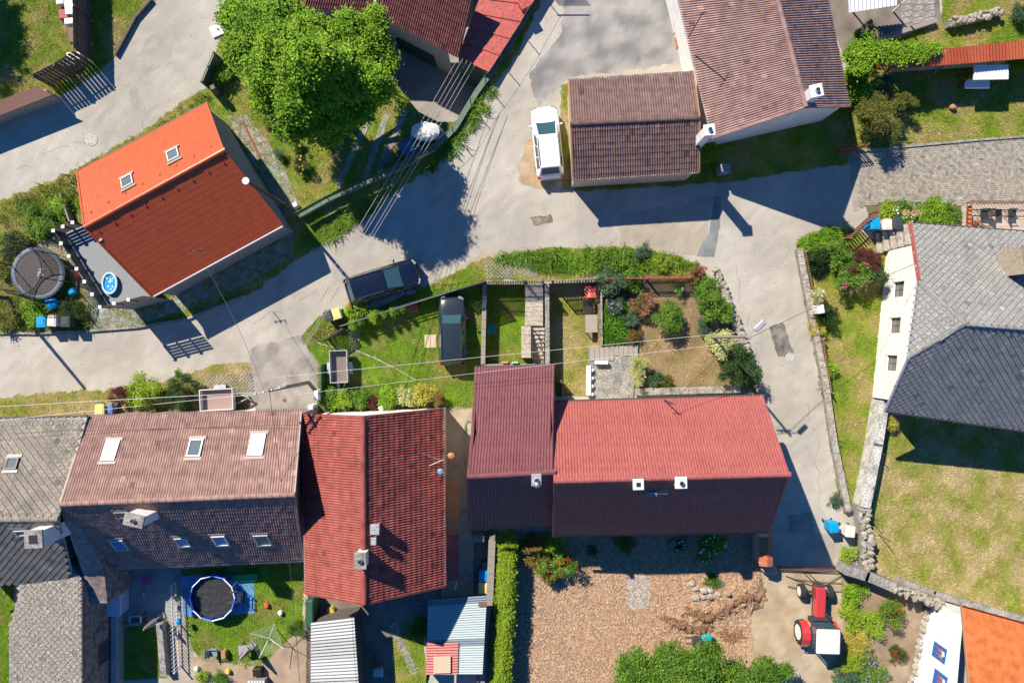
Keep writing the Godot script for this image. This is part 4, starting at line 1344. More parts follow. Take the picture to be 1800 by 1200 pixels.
# ---- plants ----------------------------------------------------------------------------------------------------------------
const LEAVES := {
	"bright": [Color(0.11, 0.25, 0.012), Color(0.3, 0.48, 0.025)],
	"mid": [Color(0.06, 0.15, 0.015), Color(0.18, 0.32, 0.035)],
	"dark": [Color(0.03, 0.075, 0.018), Color(0.06, 0.12, 0.03)],
	"blue": [Color(0.06, 0.13, 0.065), Color(0.12, 0.2, 0.11)],
	"lime": [Color(0.22, 0.36, 0.02), Color(0.34, 0.46, 0.04)],
	"yellow": [Color(0.4, 0.36, 0.05), Color(0.58, 0.5, 0.1)],
	"cream": [Color(0.35, 0.4, 0.12), Color(0.62, 0.62, 0.3)],
	"wine": [Color(0.09, 0.02, 0.025), Color(0.17, 0.05, 0.05)],
	"olive": [Color(0.1, 0.12, 0.02), Color(0.19, 0.2, 0.04)],
	"rust": [Color(0.14, 0.16, 0.03), Color(0.3, 0.17, 0.06)],
	"straw": [Color(0.3, 0.26, 0.1), Color(0.42, 0.36, 0.17)],
}

func foliage(t: Node3D, called: String, blobs: Array, n: int, mesh: String, kind: String, sd: int, hollow := 0.45, size := 1.0) -> void:   # blobs: [middle, half axes]
	var g := RandomNumberGenerator.new()
	g.seed = sd
	var total := 0.0
	for b in blobs: total += b[1].x * b[1].z + b[1].x * b[1].y
	var where := []
	var tint := []
	var lv: Array = LEAVES[kind]
	for b in blobs:
		var share := int(n * (b[1].x * b[1].z + b[1].x * b[1].y) / total)
		for k in share:
			var d := Vector3(g.randfn(), g.randfn(), g.randfn()).normalized()
			if d.y < -0.3 and g.randf() < 0.6: d.y = -d.y
			var r := lerpf(hollow, 1.0, sqrt(g.randf()))
			r *= 0.88 + 0.75 * lumps.get_noise_3d(d.x * 5.0 + b[0].x * 3.0, d.y * 5.0, d.z * 5.0 + b[0].z * 3.0)
			var o: Vector3 = b[0] + d * b[1] * r
			if o.y < 0.04: o.y = 0.04 + g.randf() * 0.1
			var sc := g.randf_range(0.55, 1.45) * size
			var bas := Basis(Vector3(g.randf_range(-1, 1), g.randf_range(-1, 1), g.randf_range(-1, 1)).normalized(), g.randf_range(0.0, 0.7)) * Basis(Vector3.UP, g.randf() * TAU)
			where.append(Transform3D(bas.scaled(Vector3.ONE * sc), o))
			var c: Color = lv[0].lerp(lv[1], clampf(0.5 + 0.6 * lumps.get_noise_3d(o.x * 3.0, o.y * 3.0, o.z * 3.0) + g.randf_range(-0.55, 0.55), 0.0, 1.0))
			tint.append(c)
	if where.is_empty(): return
	copies(t, called, unit[mesh], M.leaf, where, tint).set_meta("kind", "stuff")

func blossoms(t: Node3D, called: String, blobs: Array, n: int, c: Color, sd: int, size := 0.06) -> void:
	var g := RandomNumberGenerator.new()
	g.seed = sd
	if not unit.has("blossom"):
		var s := Shape.new()
		for k in 5:
			var a := TAU * k / 5
			s.tri(Vector3.ZERO, Vector3(cos(a - 0.5), 0.35, sin(a - 0.5)), Vector3(cos(a + 0.5), 0.35, sin(a + 0.5)))
		unit.blossom = s.mesh()
	var where := []
	var tint := []
	for k in n:
		var b: Array = blobs[g.randi() % blobs.size()]
		var d := Vector3(g.randfn(), absf(g.randfn()) + 0.3, g.randfn()).normalized()
		where.append(Transform3D(Basis(Vector3.UP, g.randf() * TAU).scaled(Vector3.ONE * size * g.randf_range(0.7, 1.4)), b[0] + d * b[1] * 1.02))
		var f := g.randf_range(0.75, 1.2)
		tint.append(Color(c.r * f, c.g * f, c.b * f))
	copies(t, called, unit.blossom, M.leaf, where, tint).set_meta("kind", "stuff")

func shrub(u: float, v: float, r: float, tall: float, kind: String, label: String, mesh := "leaf_mid", bloom := Color.BLACK, called := "shrub", cat := "shrub", stretch := Vector2.ONE, dense := 1.0) -> Node3D:   # r in photo pixels
	var mid := at(u, v, tall * 0.6)
	var rm := r / FOCAL * (EYE - tall * 0.6)
	var sd := int(u * 7 + v * 13)
	var g := RandomNumberGenerator.new()
	g.seed = sd
	var t := thing(called, label, cat, Vector3(mid.x, 0, mid.z))
	var blobs := [[Vector3(mid.x, tall * 0.45, mid.z), Vector3(rm * 0.66 * stretch.x, tall * 0.45, rm * 0.66 * stretch.y)]]
	for k in 9:
		var a := TAU * (k + g.randf() * 0.9) / 9
		var d := g.randf_range(0.35, 0.95) * rm
		var br := rm * g.randf_range(0.22, 0.46)
		blobs.append([Vector3(mid.x + cos(a) * d * stretch.x, tall * g.randf_range(0.25, 0.85), mid.z + sin(a) * d * stretch.y), Vector3(br, br * g.randf_range(0.8, 1.5), br)])
	var s := Shape.new()
	for k in 4:
		var tip: Vector3 = blobs[k + 1][0]
		s.tube([Vector3(mid.x, 0, mid.z) + Vector3(0.04 * (k - 1.5), 0, 0.03 * (k % 2)), Vector3(mid.x, 0, mid.z).lerp(tip, 0.5) + Vector3.UP * 0.05, tip], 0.02, 0.008, 5)
	part(t, "stems", s, M.brass_bark)
	var per := {"leaf_small": 420.0, "leaf_mid": 220.0, "leaf_big": 90.0, "leaf_long": 200.0}
	foliage(t, "leaves", blobs, clampi(int(per[mesh] * dense * rm * (rm + tall * 0.6) * stretch.x * stretch.y), 40, 6000), mesh, kind, sd)
	if bloom != Color.BLACK:
		blossoms(t, "flowers", blobs, clampi(int(rm * rm * 60), 6, 160), bloom, sd + 1)
	return t

func tree(called: String, label: String, base: Vector3, blobs: Array, n: int, mesh: String, kind: String, trunk_r: float, sd: int, size := 1.0) -> Node3D:
	var t := thing(called, label, "tree", base)
	var s := Shape.new()
	var top := Vector3.ZERO
	for b in blobs: top += b[0] / blobs.size()
	var fork := base.lerp(Vector3(top.x, base.y, top.z), 0.15) + Vector3.UP * top.y * 0.45
	s.tube([base, base.lerp(fork, 0.5) + Vector3(0.05, 0, 0.03), fork], trunk_r, trunk_r * 0.7, 9)
	var tr := part(t, "trunk", s, M.brass_bark)
	for b in blobs:
		s = Shape.new()
		s.tube([fork - Vector3.UP * 0.1, fork.lerp(b[0], 0.5) + Vector3(0, -0.15, 0), b[0]], trunk_r * 0.45, 0.03, 6)
		part(tr, "limb", s, M.brass_bark)
	foliage(t, "crown", blobs, n, mesh, kind, sd, 0.5, size)
	return t

func plants() -> void:
	var g := RandomNumberGenerator.new()
	g.seed = 77
	# the big tree over the cream house
	var blobs := []
	for b in [[455, 40, 6.6, 52], [415, 30, 5.6, 36], [430, 85, 6.0, 42], [500, 30, 7.2, 46], [490, 85, 8.2, 56], [545, 60, 7.6, 44], [470, 130, 7.2, 50], [530, 120, 8.6, 52], [520, 175, 7.6, 48], [470, 175, 5.8, 34], [570, 105, 8.0, 44], [610, 50, 4.4, 36], [650, 62, 3.9, 38], [625, 95, 4.2, 44], [672, 105, 3.5, 32], [560, 165, 7.0, 42], [600, 150, 5.6, 44], [645, 145, 5.2, 44], [672, 160, 4.6, 30], [600, 200, 4.8, 42], [555, 215, 5.0, 40], [510, 215, 5.2, 36], [635, 190, 4.4, 34], [580, 235, 4.2, 28], [540, 100, 9.0, 40], [660, 30, 4.2, 22]]:
		var rm: float = b[3] / FOCAL * (EYE - b[2])
		blobs.append([at(b[0], b[1], b[2]), Vector3(rm * 0.8, rm * 0.66, rm * 0.8)])
	tree("broadleaf_tree", "huge bright green leafy tree shading the cream house", at(598, 200), blobs, 10000, "leaf_big", "bright", 0.32, 5)
	# apple tree by the wood chips
	blobs = []
	for b in [[1120, 1180, 2.8, 46], [1180, 1165, 3.2, 44], [1230, 1185, 3.4, 52], [1170, 1215, 3.4, 50], [1290, 1195, 3.0, 42], [1345, 1180, 2.4, 30], [1245, 1150, 2.8, 30], [1110, 1215, 2.6, 40], [1380, 1178, 2.0, 18], [1310, 1230, 3.0, 50], [1220, 1250, 3.2, 50]]:
		var rm: float = b[3] / FOCAL * (EYE - b[2])
		blobs.append([at(b[0], b[1], b[2]), Vector3(rm * 0.85, rm * 0.6, rm * 0.85)])
	tree("fruit_tree", "low spreading fruit tree at the edge of the wood chips", at(1215, 1180), blobs, 5200, "leaf_mid", "mid", 0.14, 6, 1.3)
	# a tree outside the frame shades the top left lawn
	blobs = []
	for b in [[-122, -42, 5.0, 1.7], [-112, -85, 5.0, 1.7], [-150, -60, 6.0, 2.2]]:
		blobs.append([at(b[0], b[1]) + Vector3.UP * b[2], Vector3(b[3], b[3] * 0.9, b[3])])
	tree("garden_tree", "leafy tree just outside whose shadow falls on the top left lawn", at(-125, -60), blobs, 2400, "leaf_big", "mid", 0.2, 7)
	# clipped hedge
	var hd := thing("hedge", "long clipped bright green hedge beside the wood chip yard", "hedge", at(888, 1080))
	var hb := []
	for k in 17:
		var o := at(lerpf(893, 878, k / 16.0), lerpf(952, 1230, k / 16.0), 0.95)
		hb.append([o, Vector3(0.62, 0.95, 0.62)])
		hb.append([o + Vector3(0, 0.45, 0.25), Vector3(0.55, 0.5, 0.5)])
	var s := Shape.new()
	for k in 9:
		var o := at(lerpf(893, 878, k / 8.0), lerpf(952, 1230, k / 8.0))
		s.tube([o, o + Vector3(0.03, 1.1, 0.02)], 0.05, 0.02, 6)
	part(hd, "stems", s, M.brass_bark)
	foliage(hd, "leaves", hb, 9000, "leaf_small", "lime", 9, 0.55, 1.5)
	var W := Color(0.85, 0.85, 0.8)
	var P := Color(0.6, 0.12, 0.25)
	var R := Color(0.6, 0.03, 0.03)
	var Y := Color(0.75, 0.55, 0.04)
	var V := Color(0.35, 0.25, 0.55)
	var list := [
		[214, 693, 20, 1.2, "wine", "dark red bush left of the yellow green bush below the lane", "leaf_small"],
		[252, 690, 32, 1.6, "lime", "large yellow green bush between the dark red and deep green bushes", "leaf_mid"],
		[314, 690, 30, 1.8, "dark", "deep green rounded bush left of the white trailer", "leaf_small"],
		[313, 657, 7, 0.6, "mid", "small green weed tuft at the lane edge above the deep green bush", "leaf_small"],
		[577, 700, 18, 1.1, "mid", "green shrub at the wall end below the utility trailer", "leaf_mid"],
		[602, 703, 14, 1.0, "lime", "yellow green shrub under the trailer drawbar", "leaf_mid"],
		[632, 700, 18, 1.1, "mid", "green shrub between yellow green shrub and dark red shrub", "leaf_mid"],
		[656, 706, 11, 0.8, "wine", "small dark red shrub in the bed at the tiled house", "leaf_small"],
		[682, 698, 18, 1.1, "bright", "fresh green shrub right of the small dark red shrub", "leaf_mid"],
		[712, 697, 17, 1.1, "cream", "pale variegated shrub in the bed at the tiled house", "leaf_mid"],
		[745, 694, 20, 1.2, "yellow", "golden yellow shrub in the bed at the tiled house", "leaf_mid"],
		[769, 702, 13, 0.9, "rust", "reddish green shrub at the corner of the tiled house", "leaf_small"],
		[622, 550, 20, 0.9, "lime", "weedy yellow green shrub between the yellow bin and black car", "leaf_mid"],
		[1180, 558, 30, 1.7, "mid", "round green bush in the middle of the parched garden", "leaf_mid"],
		[1248, 505, 25, 1.3, "mid", "green bush at the lane end of the red picket fence", "leaf_mid"],
		[1262, 545, 27, 1.6, "mid", "bushy green shrub along the garden edge above the lamp", "leaf_mid"],
		[1225, 480, 18, 1.3, "rust", "rose bush climbing the end of the red picket fence", "leaf_small", P],
		[1268, 602, 25, 1.5, "cream", "pale yellow shrub at the foot of the street lamp", "leaf_mid"],
		[1300, 648, 34, 1.7, "dark", "large dark shrub in the garden corner below the lamp", "leaf_mid"],
		[1238, 570, 14, 0.7, "blue", "small grey green shrub at the parched garden edge", "leaf_small"],
		[1122, 650, 20, 1.3, "cream", "cream variegated shrub beside the concrete terrace", "leaf_small", Color.BLACK, "shrub", "shrub", Vector2(0.8, 1.35)],
		[1150, 668, 14, 0.5, "blue", "bluish lavender clump by the garden kerb", "leaf_long"],
		[1172, 670, 13, 0.5, "olive", "tufted olive clump right of the bluish lavender", "leaf_long"],
		[1078, 497, 22, 1.5, "blue", "climbing plant over the end of the red picket fence", "leaf_mid"],
		[1108, 490, 20, 1.2, "mid", "green climber inside the red picket fence", "leaf_mid"],
		[1082, 537, 16, 0.8, "blue", "lavender in flower beside the garden slide", "leaf_long", V],
		[1128, 535, 20, 1.0, "rust", "reddish rose bush in the garden bed", "leaf_small", P],
		[1110, 560, 14, 0.8, "blue", "grey green perennial at the garden bed edge", "leaf_small"],
		[1115, 590, 11, 0.7, "rust", "orange leaved plant by the wooden steps", "leaf_long"],
		[1195, 508, 9, 0.8, "mid", "small bush with white flowers inside the red picket fence", "leaf_small", W],
		[1055, 456, 17, 0.45, "mid", "green clump on the verge above the gap in the fences", "leaf_mid"],
		[1090, 460, 19, 0.5, "mid", "dense green clump on the verge above the red fence", "leaf_mid"],
		[1128, 443, 14, 0.6, "blue", "grey green clump on the verge near the lane", "leaf_small"],
		[1165, 462, 16, 0.6, "lime", "yellow green clump on the verge near the channel", "leaf_small"],
		[1438, 455, 24, 1.2, "dark", "dark shrub in the top corner of the strip garden", "leaf_long"],
		[1478, 448, 26, 1.2, "mid", "green shrub below the wooden fence in the strip garden", "leaf_mid"],
		[1520, 455, 28, 1.5, "wine", "purplish shrub against the white house corner", "leaf_small"],
		[1495, 490, 28, 1.5, "mid", "rose bush with pink flowers beside the white house", "leaf_mid", P],
		[1535, 480, 22, 1.6, "dark", "tall dark shrub touching the white wall", "leaf_mid"],
		[1438, 520, 14, 0.8, "cream", "pale flowering clump beside the meter cabinet", "leaf_small", W],
		[1456, 556, 22, 1.1, "dark", "dark leafy clump below the meter cabinet", "leaf_long"],
		[1436, 575, 15, 0.7, "yellow", "orange yellow clump at the low garden wall", "leaf_small"],
		[1461, 648, 13, 0.7, "bright", "round bright green plant alone on the strip lawn", "leaf_mid"],
		[490, 270, 10, 0.6, "blue", "clipped grey green ball shrub beside the gravel strip", "leaf_small"],
		[520, 250, 13, 0.8, "mid", "garden plant with yellow flowers under the big tree", "leaf_small", Y],
		[527, 290, 14, 0.9, "dark", "dark garden plant with yellow flowers near the kerb wall", "leaf_small", Y],
		[472, 215, 12, 0.7, "mid", "garden plant with red flowers under the big tree", "leaf_small", R],
		[488, 6, 12, 1.6, "rust", "bush with red flowers at the cream house eave", "leaf_small", R],
		[1510, 128, 26, 1.8, "bright", "bright leafy shrub at the end of the orange shelter roof", "leaf_mid"],
		[1516, 160, 24, 1.6, "bright", "fresh green shrub below the vine at the brown house corner", "leaf_mid"],
		[1545, 205, 40, 2.2, "olive", "large olive green bush at the corner of the paved lane", "leaf_mid"],
		[1590, 178, 18, 1.8, "olive", "thin olive shrub right of the large olive bush", "leaf_small"],
		[1556, 140, 20, 1.6, "blue", "bluish bush under the vine", "leaf_small"],
		[1525, 65, 20, 1.6, "mid", "bush with pink flowers beside the dark terrace", "leaf_mid", P],
		[1787, 112, 20, 1.4, "bright", "shrub at the frame edge beside the white garden swing", "leaf_mid"],
		[1795, 22, 18, 0.8, "blue", "bluish tufted clump in the top right corner", "leaf_long"],
		[1243, 268, 19, 1.4, "bright", "bright climber at the garage corner", "leaf_mid"],
		[1500, 1045, 22, 0.7, "bright", "leafy green clump under the concrete wall by the tractor", "leaf_mid"],
		[1500, 1082, 24, 0.8, "lime", "lime green clump in the flower bed beside the tractor", "leaf_mid"],
		[1535, 1095, 20, 0.8, "lime", "lime flowering clump in the middle of the flower bed", "leaf_mid"],
		[1508, 1128, 24, 0.8, "yellow", "yellow flowered clump in the flower bed", "leaf_small"],
		[1502, 1160, 22, 0.8, "lime", "yellow green clump below the yellow flowers", "leaf_small"],
		[1568, 1075, 22, 1.1, "mid", "tall rose bush near the concrete wall", "leaf_mid", R],
		[1532, 1185, 26, 0.9, "mid", "green perennial with purple flowers in the flower bed", "leaf_mid", V],
		[1488, 1195, 24, 0.9, "blue", "blue green clump at the bottom of the flower bed", "leaf_mid"],
		[1580, 1150, 16, 0.7, "dark", "small plant with dark red flowers near the stone footing", "leaf_small", R],
		[1491, 975, 15, 0.7, "lime", "bright yellow green plant at the wall below the white bin", "leaf_mid"],
		[944, 966, 28, 1.7, "rust", "red tinged shrub beside the hedge", "leaf_mid"],
		[980, 992, 32, 1.5, "mid", "green rose bush with red blooms at the wood chips", "leaf_mid", R],
		[975, 960, 20, 1.6, "bright", "light green shrub under the long red eave", "leaf_mid"],
		[1100, 952, 20, 0.8, "olive", "low olive shrub in the shade of the long red house", "leaf_small"],
		[1255, 958, 26, 1.2, "mid", "hydrangea with white flowers in the shade of the long red house", "leaf_mid", W],
		[1195, 958, 12, 0.6, "dark", "small white flowered plant in the shaded yard", "leaf_small", W],
		[1042, 968, 9, 0.5, "dark", "small pink flowered plant in the shaded yard", "leaf_small", P],
		[1253, 1020, 13, 0.6, "mid", "little plant inside the ring of stones", "leaf_small"],
		[354, 1190, 12, 0.5, "lime", "bright little shrub at the bottom of the back garden", "leaf_small"],
		[385, 1193, 14, 0.4, "mid", "green herb patch at the bottom of the back garden", "leaf_small"],
		[1590, 372, 20, 0.5, "mid", "green ground cover left of the tree stumps", "leaf_mid", W],
		[1640, 372, 24, 0.9, "bright", "leafy bed plant behind the slate roof", "leaf_mid"],
		[1672, 378, 20, 0.8, "mid", "leafy bed plant beside the brick patio", "leaf_mid"],
		[1560, 368, 15, 0.4, "lime", "light green bed plant above the blue bin", "leaf_mid"],
		[70, 392, 32, 0.7, "mid", "weedy green thicket above the rubble", "leaf_mid"],
		[30, 430, 26, 0.6, "dark", "weedy thicket left of the rubble", "leaf_mid"],
		[105, 365, 18, 0.6, "bright", "green weeds beside the grey fence rail", "leaf_mid"],
		[60, 550, 26, 0.5, "bright", "green weeds above the three bins", "leaf_mid"],
		[20, 560, 22, 0.5, "olive", "olive weeds at the pole foot", "leaf_mid"],
		[12, 470, 20, 0.6, "olive", "weeds behind the trampoline net", "leaf_mid"],
		[130, 545, 22, 0.5, "dark", "low dark weeds between bins and gravel", "leaf_small"],
		[390, 130, 16, 0.8, "bright", "green weeds at the green gate", "leaf_mid"],
		[1560, 745, 18, 0.8, "yellow", "yellow flowering clump at the white house back corner", "leaf_small"],
		[1468, 880, 12, 0.5, "blue", "weed growing from the low stone wall", "leaf_small"],
		[740, 1105, 18, 0.5, "mid", "weeds beside the lean-to", "leaf_small"],
		[520, 1105, 14, 0.5, "mid", "weeds beside the striped shed", "leaf_small"],
	]
	for l in list:
		shrub(l[0], l[1], l[2], l[3], l[4], l[5], l[6], l[7] if l.size() > 7 else Color.BLACK, l[8] if l.size() > 8 else "shrub", l[9] if l.size() > 9 else "shrub", l[10] if l.size() > 10 else Vector2.ONE)
	# young conifers in a row along the dark fence
	var k := 0
	for c in [[634, 566, 1.2, 9], [657, 556, 1.5, 15], [676, 553, 1.3, 7], [692, 548, 1.3, 11], [708, 543, 1.2, 6], [620, 572, 1.2, 12]]:
		var o := at(c[0], c[1], c[2] * 0.7)
		var rm: float = c[3] / FOCAL * EYE
		var t := thing("conifer_sapling", ["second small", "tallest bushy", "thin", "round bushy", "thinnest", "first leafy"][k] + " young tree in the row inside the dark fence", "sapling", Vector3(o.x, 0, o.z), "young trees along the dark fence")
		s = Shape.new()
		s.tube([Vector3(o.x, 0, o.z), Vector3(o.x, c[2] * 0.9, o.z)], 0.025, 0.01, 5)
		part(t, "trunk", s, M.brass_bark)
		foliage(t, "crown", [[Vector3(o.x, c[2] * 0.35, o.z), Vector3(rm, c[2] * 0.35, rm)], [Vector3(o.x, c[2] * 0.7, o.z), Vector3(rm * 0.6, c[2] * 0.35, rm * 0.6)]], int(90 + rm * rm * 700), "leaf_small", ["mid", "bright", "mid", "bright", "mid", "bright"][k], 60 + k, 0.3)
		k += 1
	# the vine over the orange shelter
	var vt := thing("vine", "leafy vine trailing over the orange shelter roof", "vine", at(1580, 108))
	var vb := []
	for c in [[1505, 95, 22], [1530, 92, 24], [1560, 92, 22], [1590, 94, 20], [1618, 92, 18], [1640, 86, 12], [1512, 115, 20]]:
		vb.append([at(c[0], c[1], 2.45), Vector3(c[2] / 28.0, 0.3, c[2] / 30.0)])
	s = Shape.new()
	s.tube([at(1512, 120), at(1512, 112, 1.4), at(1525, 95, 2.4), at(1640, 88, 2.4)], 0.05, 0.02, 6)
	part(vt, "stem", s, M.brass_bark)
	foliage(vt, "leaves", vb, 1500, "leaf_mid", "bright", 21, 0.3, 1.2)
	# rank growth and wild grass
	var wild := [
		[[860, 455, 950, 440, 1100, 437, 1190, 450, 1225, 470, 1040, 482, 960, 480], 26.0, [Color(0.1, 0.22, 0.02), Color(0.16, 0.3, 0.03)], "rank green grass on the verge above the picket fences"],
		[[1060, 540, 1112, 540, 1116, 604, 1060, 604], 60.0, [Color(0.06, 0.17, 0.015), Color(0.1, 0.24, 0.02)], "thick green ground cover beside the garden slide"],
		[[860, 150, 880, 160, 810, 260, 770, 300, 740, 310, 800, 235], 30.0, [Color(0.1, 0.22, 0.02), Color(0.17, 0.3, 0.03)], "rank grass strip outside the green board fence"],
		[[560, 400, 640, 350, 660, 372, 610, 408, 545, 440, 540, 425], 26.0, [Color(0.12, 0.24, 0.02), Color(0.18, 0.3, 0.04)], "rank grass at the corner beyond the flue shadow"],
		[[0, 520, 150, 520, 160, 575, 0, 582], 14.0, [Color(0.12, 0.18, 0.03), Color(0.22, 0.24, 0.06)], "wild grass around the three bins"],
		[[0, 365, 130, 305, 250, 238, 340, 175, 375, 155, 370, 178, 250, 245, 135, 300, 125, 380, 0, 470], 20.0, [Color(0.1, 0.19, 0.02), Color(0.24, 0.24, 0.06)], "wild grass along the upper lane beside the orange roof"],
		[[1402, 440, 1414, 440, 1490, 880, 1476, 880, 1445, 690], 14.0, [Color(0.12, 0.22, 0.03), Color(0.2, 0.27, 0.05)], "weeds along the foot of the low garden wall"],
		[[1400, 425, 1450, 402, 1490, 402, 1475, 440, 1412, 445], 30.0, [Color(0.12, 0.27, 0.02), Color(0.2, 0.36, 0.03)], "bright grass wedge at the lane corner below the wooden fence"],
		[[540, 590, 600, 548, 640, 545, 590, 580, 560, 600], 18.0, [Color(0.14, 0.2, 0.03), Color(0.3, 0.29, 0.08)], "weeds around the yellow bin"],
		[[500, 400, 516, 450, 392, 522, 240, 578, 250, 570, 400, 510, 500, 455], 20.0, [Color(0.12, 0.22, 0.025), Color(0.2, 0.28, 0.05)], "strip of grass along the kerb below the red roof slope"],
	]
	var sd := 400
	for w in wild:
		sd += 7
		grass(outline(w[0]), 0.014, w[1], w[2], w[3], sd, "weed")

# ---- vehicles --------------------------------------------------------------------------------------------------------------
func wheel(t: Node3D, o: Vector3, r: float, w: float, rim: Material) -> void:   # axle along x
	var s := Shape.new()
	var pr := [[-0.5, 0.72], [-0.5, 0.9], [-0.38, 1.0], [0.38, 1.0], [0.5, 0.9], [0.5, 0.72]]
	for k in 5:
		s.tube([o + Vector3(pr[k][0] * w, 0, 0), o + Vector3(pr[k + 1][0] * w, 0, 0)], pr[k][1] * r, pr[k + 1][1] * r, 18)
	var wl := part(t, "wheel", s, M.rubber)
	s = Shape.new()
	s.tube([o + Vector3(-0.51 * w, 0, 0), o + Vector3(0.51 * w, 0, 0)], r * 0.66, r * 0.66, 14)
	part(wl, "rim", s, rim)

func car(label: String, u: float, v: float, du: float, dv: float, L: float, Wd: float, roof_h: float, body: Material, cowl := -0.29, roof0 := -0.06, roof1 := 0.38, tail := 0.46, rails := true, roof_mat: Material = null) -> Node3D:
	# built round the origin with its nose towards -z
	var t := thing("parked_car", label, "car", Vector3.ZERO, "parked cars")
	var hw := Wd * 0.5
	var belt := roof_h * 0.63
	# z along the car, half width, height of the top edge
	var st := [[-0.5, 0.62, 0.42], [-0.495, 0.74, 0.5], [-0.475, 0.86, 0.565], [-0.44, 0.93, 0.6], [-0.36, 0.975, 0.63], [cowl - 0.03, 1.0, 0.66], [-0.1, 1.0, 0.655], [0.1, 1.0, 0.66], [0.3, 1.0, 0.67], [tail - 0.03, 0.97, 0.66], [0.48, 0.92, 0.6], [0.496, 0.84, 0.5], [0.5, 0.76, 0.4]]
	var rings := []
	for q in st:
		var y: float = q[2] * roof_h
		var w: float = q[1] * hw
		var z: float = q[0] * L
		var half := [Vector2(0, y + 0.035), Vector2(0.45 * w, y + 0.028), Vector2(0.8 * w, y), Vector2(0.93 * w, y - 0.05), Vector2(0.99 * w, y - 0.14), Vector2(w, y * 0.62), Vector2(0.97 * w, 0.32), Vector2(0.9 * w, 0.2)]
		var ring := []
		for k in half.size(): ring.append(Vector3(half[k].x, half[k].y, z))
		for k in range(half.size() - 1, 0, -1): ring.append(Vector3(-half[k].x, half[k].y, z))
		rings.append(ring)
	var s := Shape.new()
	for k in rings.size() - 1:
		var n: int = rings[k].size()
		for i in n: s.quad(rings[k][i], rings[k][(i + 1) % n], rings[k + 1][(i + 1) % n], rings[k + 1][i])
	for e in [0, rings.size() - 1]:
		for i in range(1, rings[e].size() - 1): s.tri(rings[e][0], rings[e][i], rings[e][i + 1])
	var b := part(t, "body", s, body, true)
	# the gaps round the bonnet
	for sx in [-1.0, 1.0]:
		s = Shape.new()
		var line := []
		for k in range(2, 6):
			var q: Array = st[k]
			line.append(Vector3(sx * 0.72 * q[1] * hw, q[2] * roof_h + 0.012, q[0] * L))
		s.tube(line, 0.009, 0.009, 4)
		part(b, "panel_gap", s, M.black)
	# cabin: belt line below, roof above
	var zl := [cowl * L, roof0 * L, roof1 * L, tail * L]
	var bw := hw * 0.93
	var rw := hw * 0.74
	var rings2 := []
	var yb := belt + 0.0
	var lowp := [Vector3(bw * 0.84, yb, zl[0]), Vector3(bw, yb, lerpf(zl[0], zl[1], 0.6)), Vector3(bw, yb, zl[2]), Vector3(bw * 0.86, yb, zl[3])]
	var top := [Vector3(rw * 0.9, roof_h - 0.05, zl[1]), Vector3(rw, roof_h - 0.02, lerpf(zl[1], zl[2], 0.2)), Vector3(rw, roof_h - 0.03, lerpf(zl[1], zl[2], 0.9)), Vector3(rw * 0.9, roof_h - 0.09, zl[2])]
	s = Shape.new()
	var m := func(p: Vector3) -> Vector3: return Vector3(-p.x, p.y, p.z)
	for sd in 2:
		var lo := lowp if sd == 0 else lowp.map(m)
		var hi := top if sd == 0 else top.map(m)
		for k in 3: s.quad(lo[k], lo[k + 1], hi[k + 1], hi[k])
	s.quad(m.call(lowp[0]), lowp[0], top[0], m.call(top[0]))
	s.quad(m.call(lowp[3]), lowp[3], top[3], m.call(top[3]))
	part(t, "pillars", s, body, false)
	s = Shape.new()
	var nx := 6
	for k in 3:
		for i in nx:
			var f0 := -1.0 + 2.0 * i / nx
			var f1 := -1.0 + 2.0 * (i + 1) / nx
			var c0 := 0.045 * (1 - f0 * f0)
			var c1 := 0.045 * (1 - f1 * f1)
			var A: Vector3 = top[k]
			var B: Vector3 = top[k + 1]
			s.quad(Vector3(A.x * f0, A.y + c0, A.z), Vector3(A.x * f1, A.y + c1, A.z), Vector3(B.x * f1, B.y + c1, B.z), Vector3(B.x * f0, B.y + c0, B.z))
	part(t, "roof", s, roof_mat if roof_mat else body, true)
	# glass, a little proud of the pillars
	var pane := func(a: Vector3, bb: Vector3, c: Vector3, d: Vector3, in_side: float, in_top: float, called: String) -> void:
		var n := (bb - a).cross(d - a).normalized()
		if n.dot((a + c) * 0.5 - Vector3(0, yb, 0.1 * L)) < 0: n = -n
		var o := (a + bb + c + d) * 0.25
		var q := Shape.new()
		var w := []
		for p in [[a, bb, d], [bb, a, c], [c, d, bb], [d, c, a]]:
			w.append(p[0] + (p[1] - p[0]) * in_side + (p[2] - p[0]) * in_top + n * 0.012)
		q.quad(w[0], w[1], w[2], w[3])
		part(t, called, q, M.car_glass)
	pane.call(m.call(lowp[0]), lowp[0], top[0], m.call(top[0]), 0.05, 0.06, "windscreen")
	pane.call(m.call(lowp[3]), lowp[3], top[3], m.call(top[3]), 0.08, 0.1, "rear_window")
	for sd in 2:
		for k in 3:
			var lo0: Vector3 = lowp[1].lerp(lowp[2], k / 3.0)
			var lo1: Vector3 = lowp[1].lerp(lowp[2], (k + 1) / 3.0)
			var hi0: Vector3 = top[0].lerp(top[3], k / 3.0 * 0.92 + 0.05)
			var hi1: Vector3 = top[0].lerp(top[3], (k + 1) / 3.0 * 0.92 + 0.05)
			hi0.x = rw; hi1.x = rw
			hi0.y = roof_h - 0.05; hi1.y = roof_h - 0.05
			if sd: pane.call(m.call(lo0), m.call(lo1), m.call(hi1), m.call(hi0), 0.05, 0.1, "side_window")
			else: pane.call(lo0, lo1, hi1, hi0, 0.05, 0.1, "side_window")
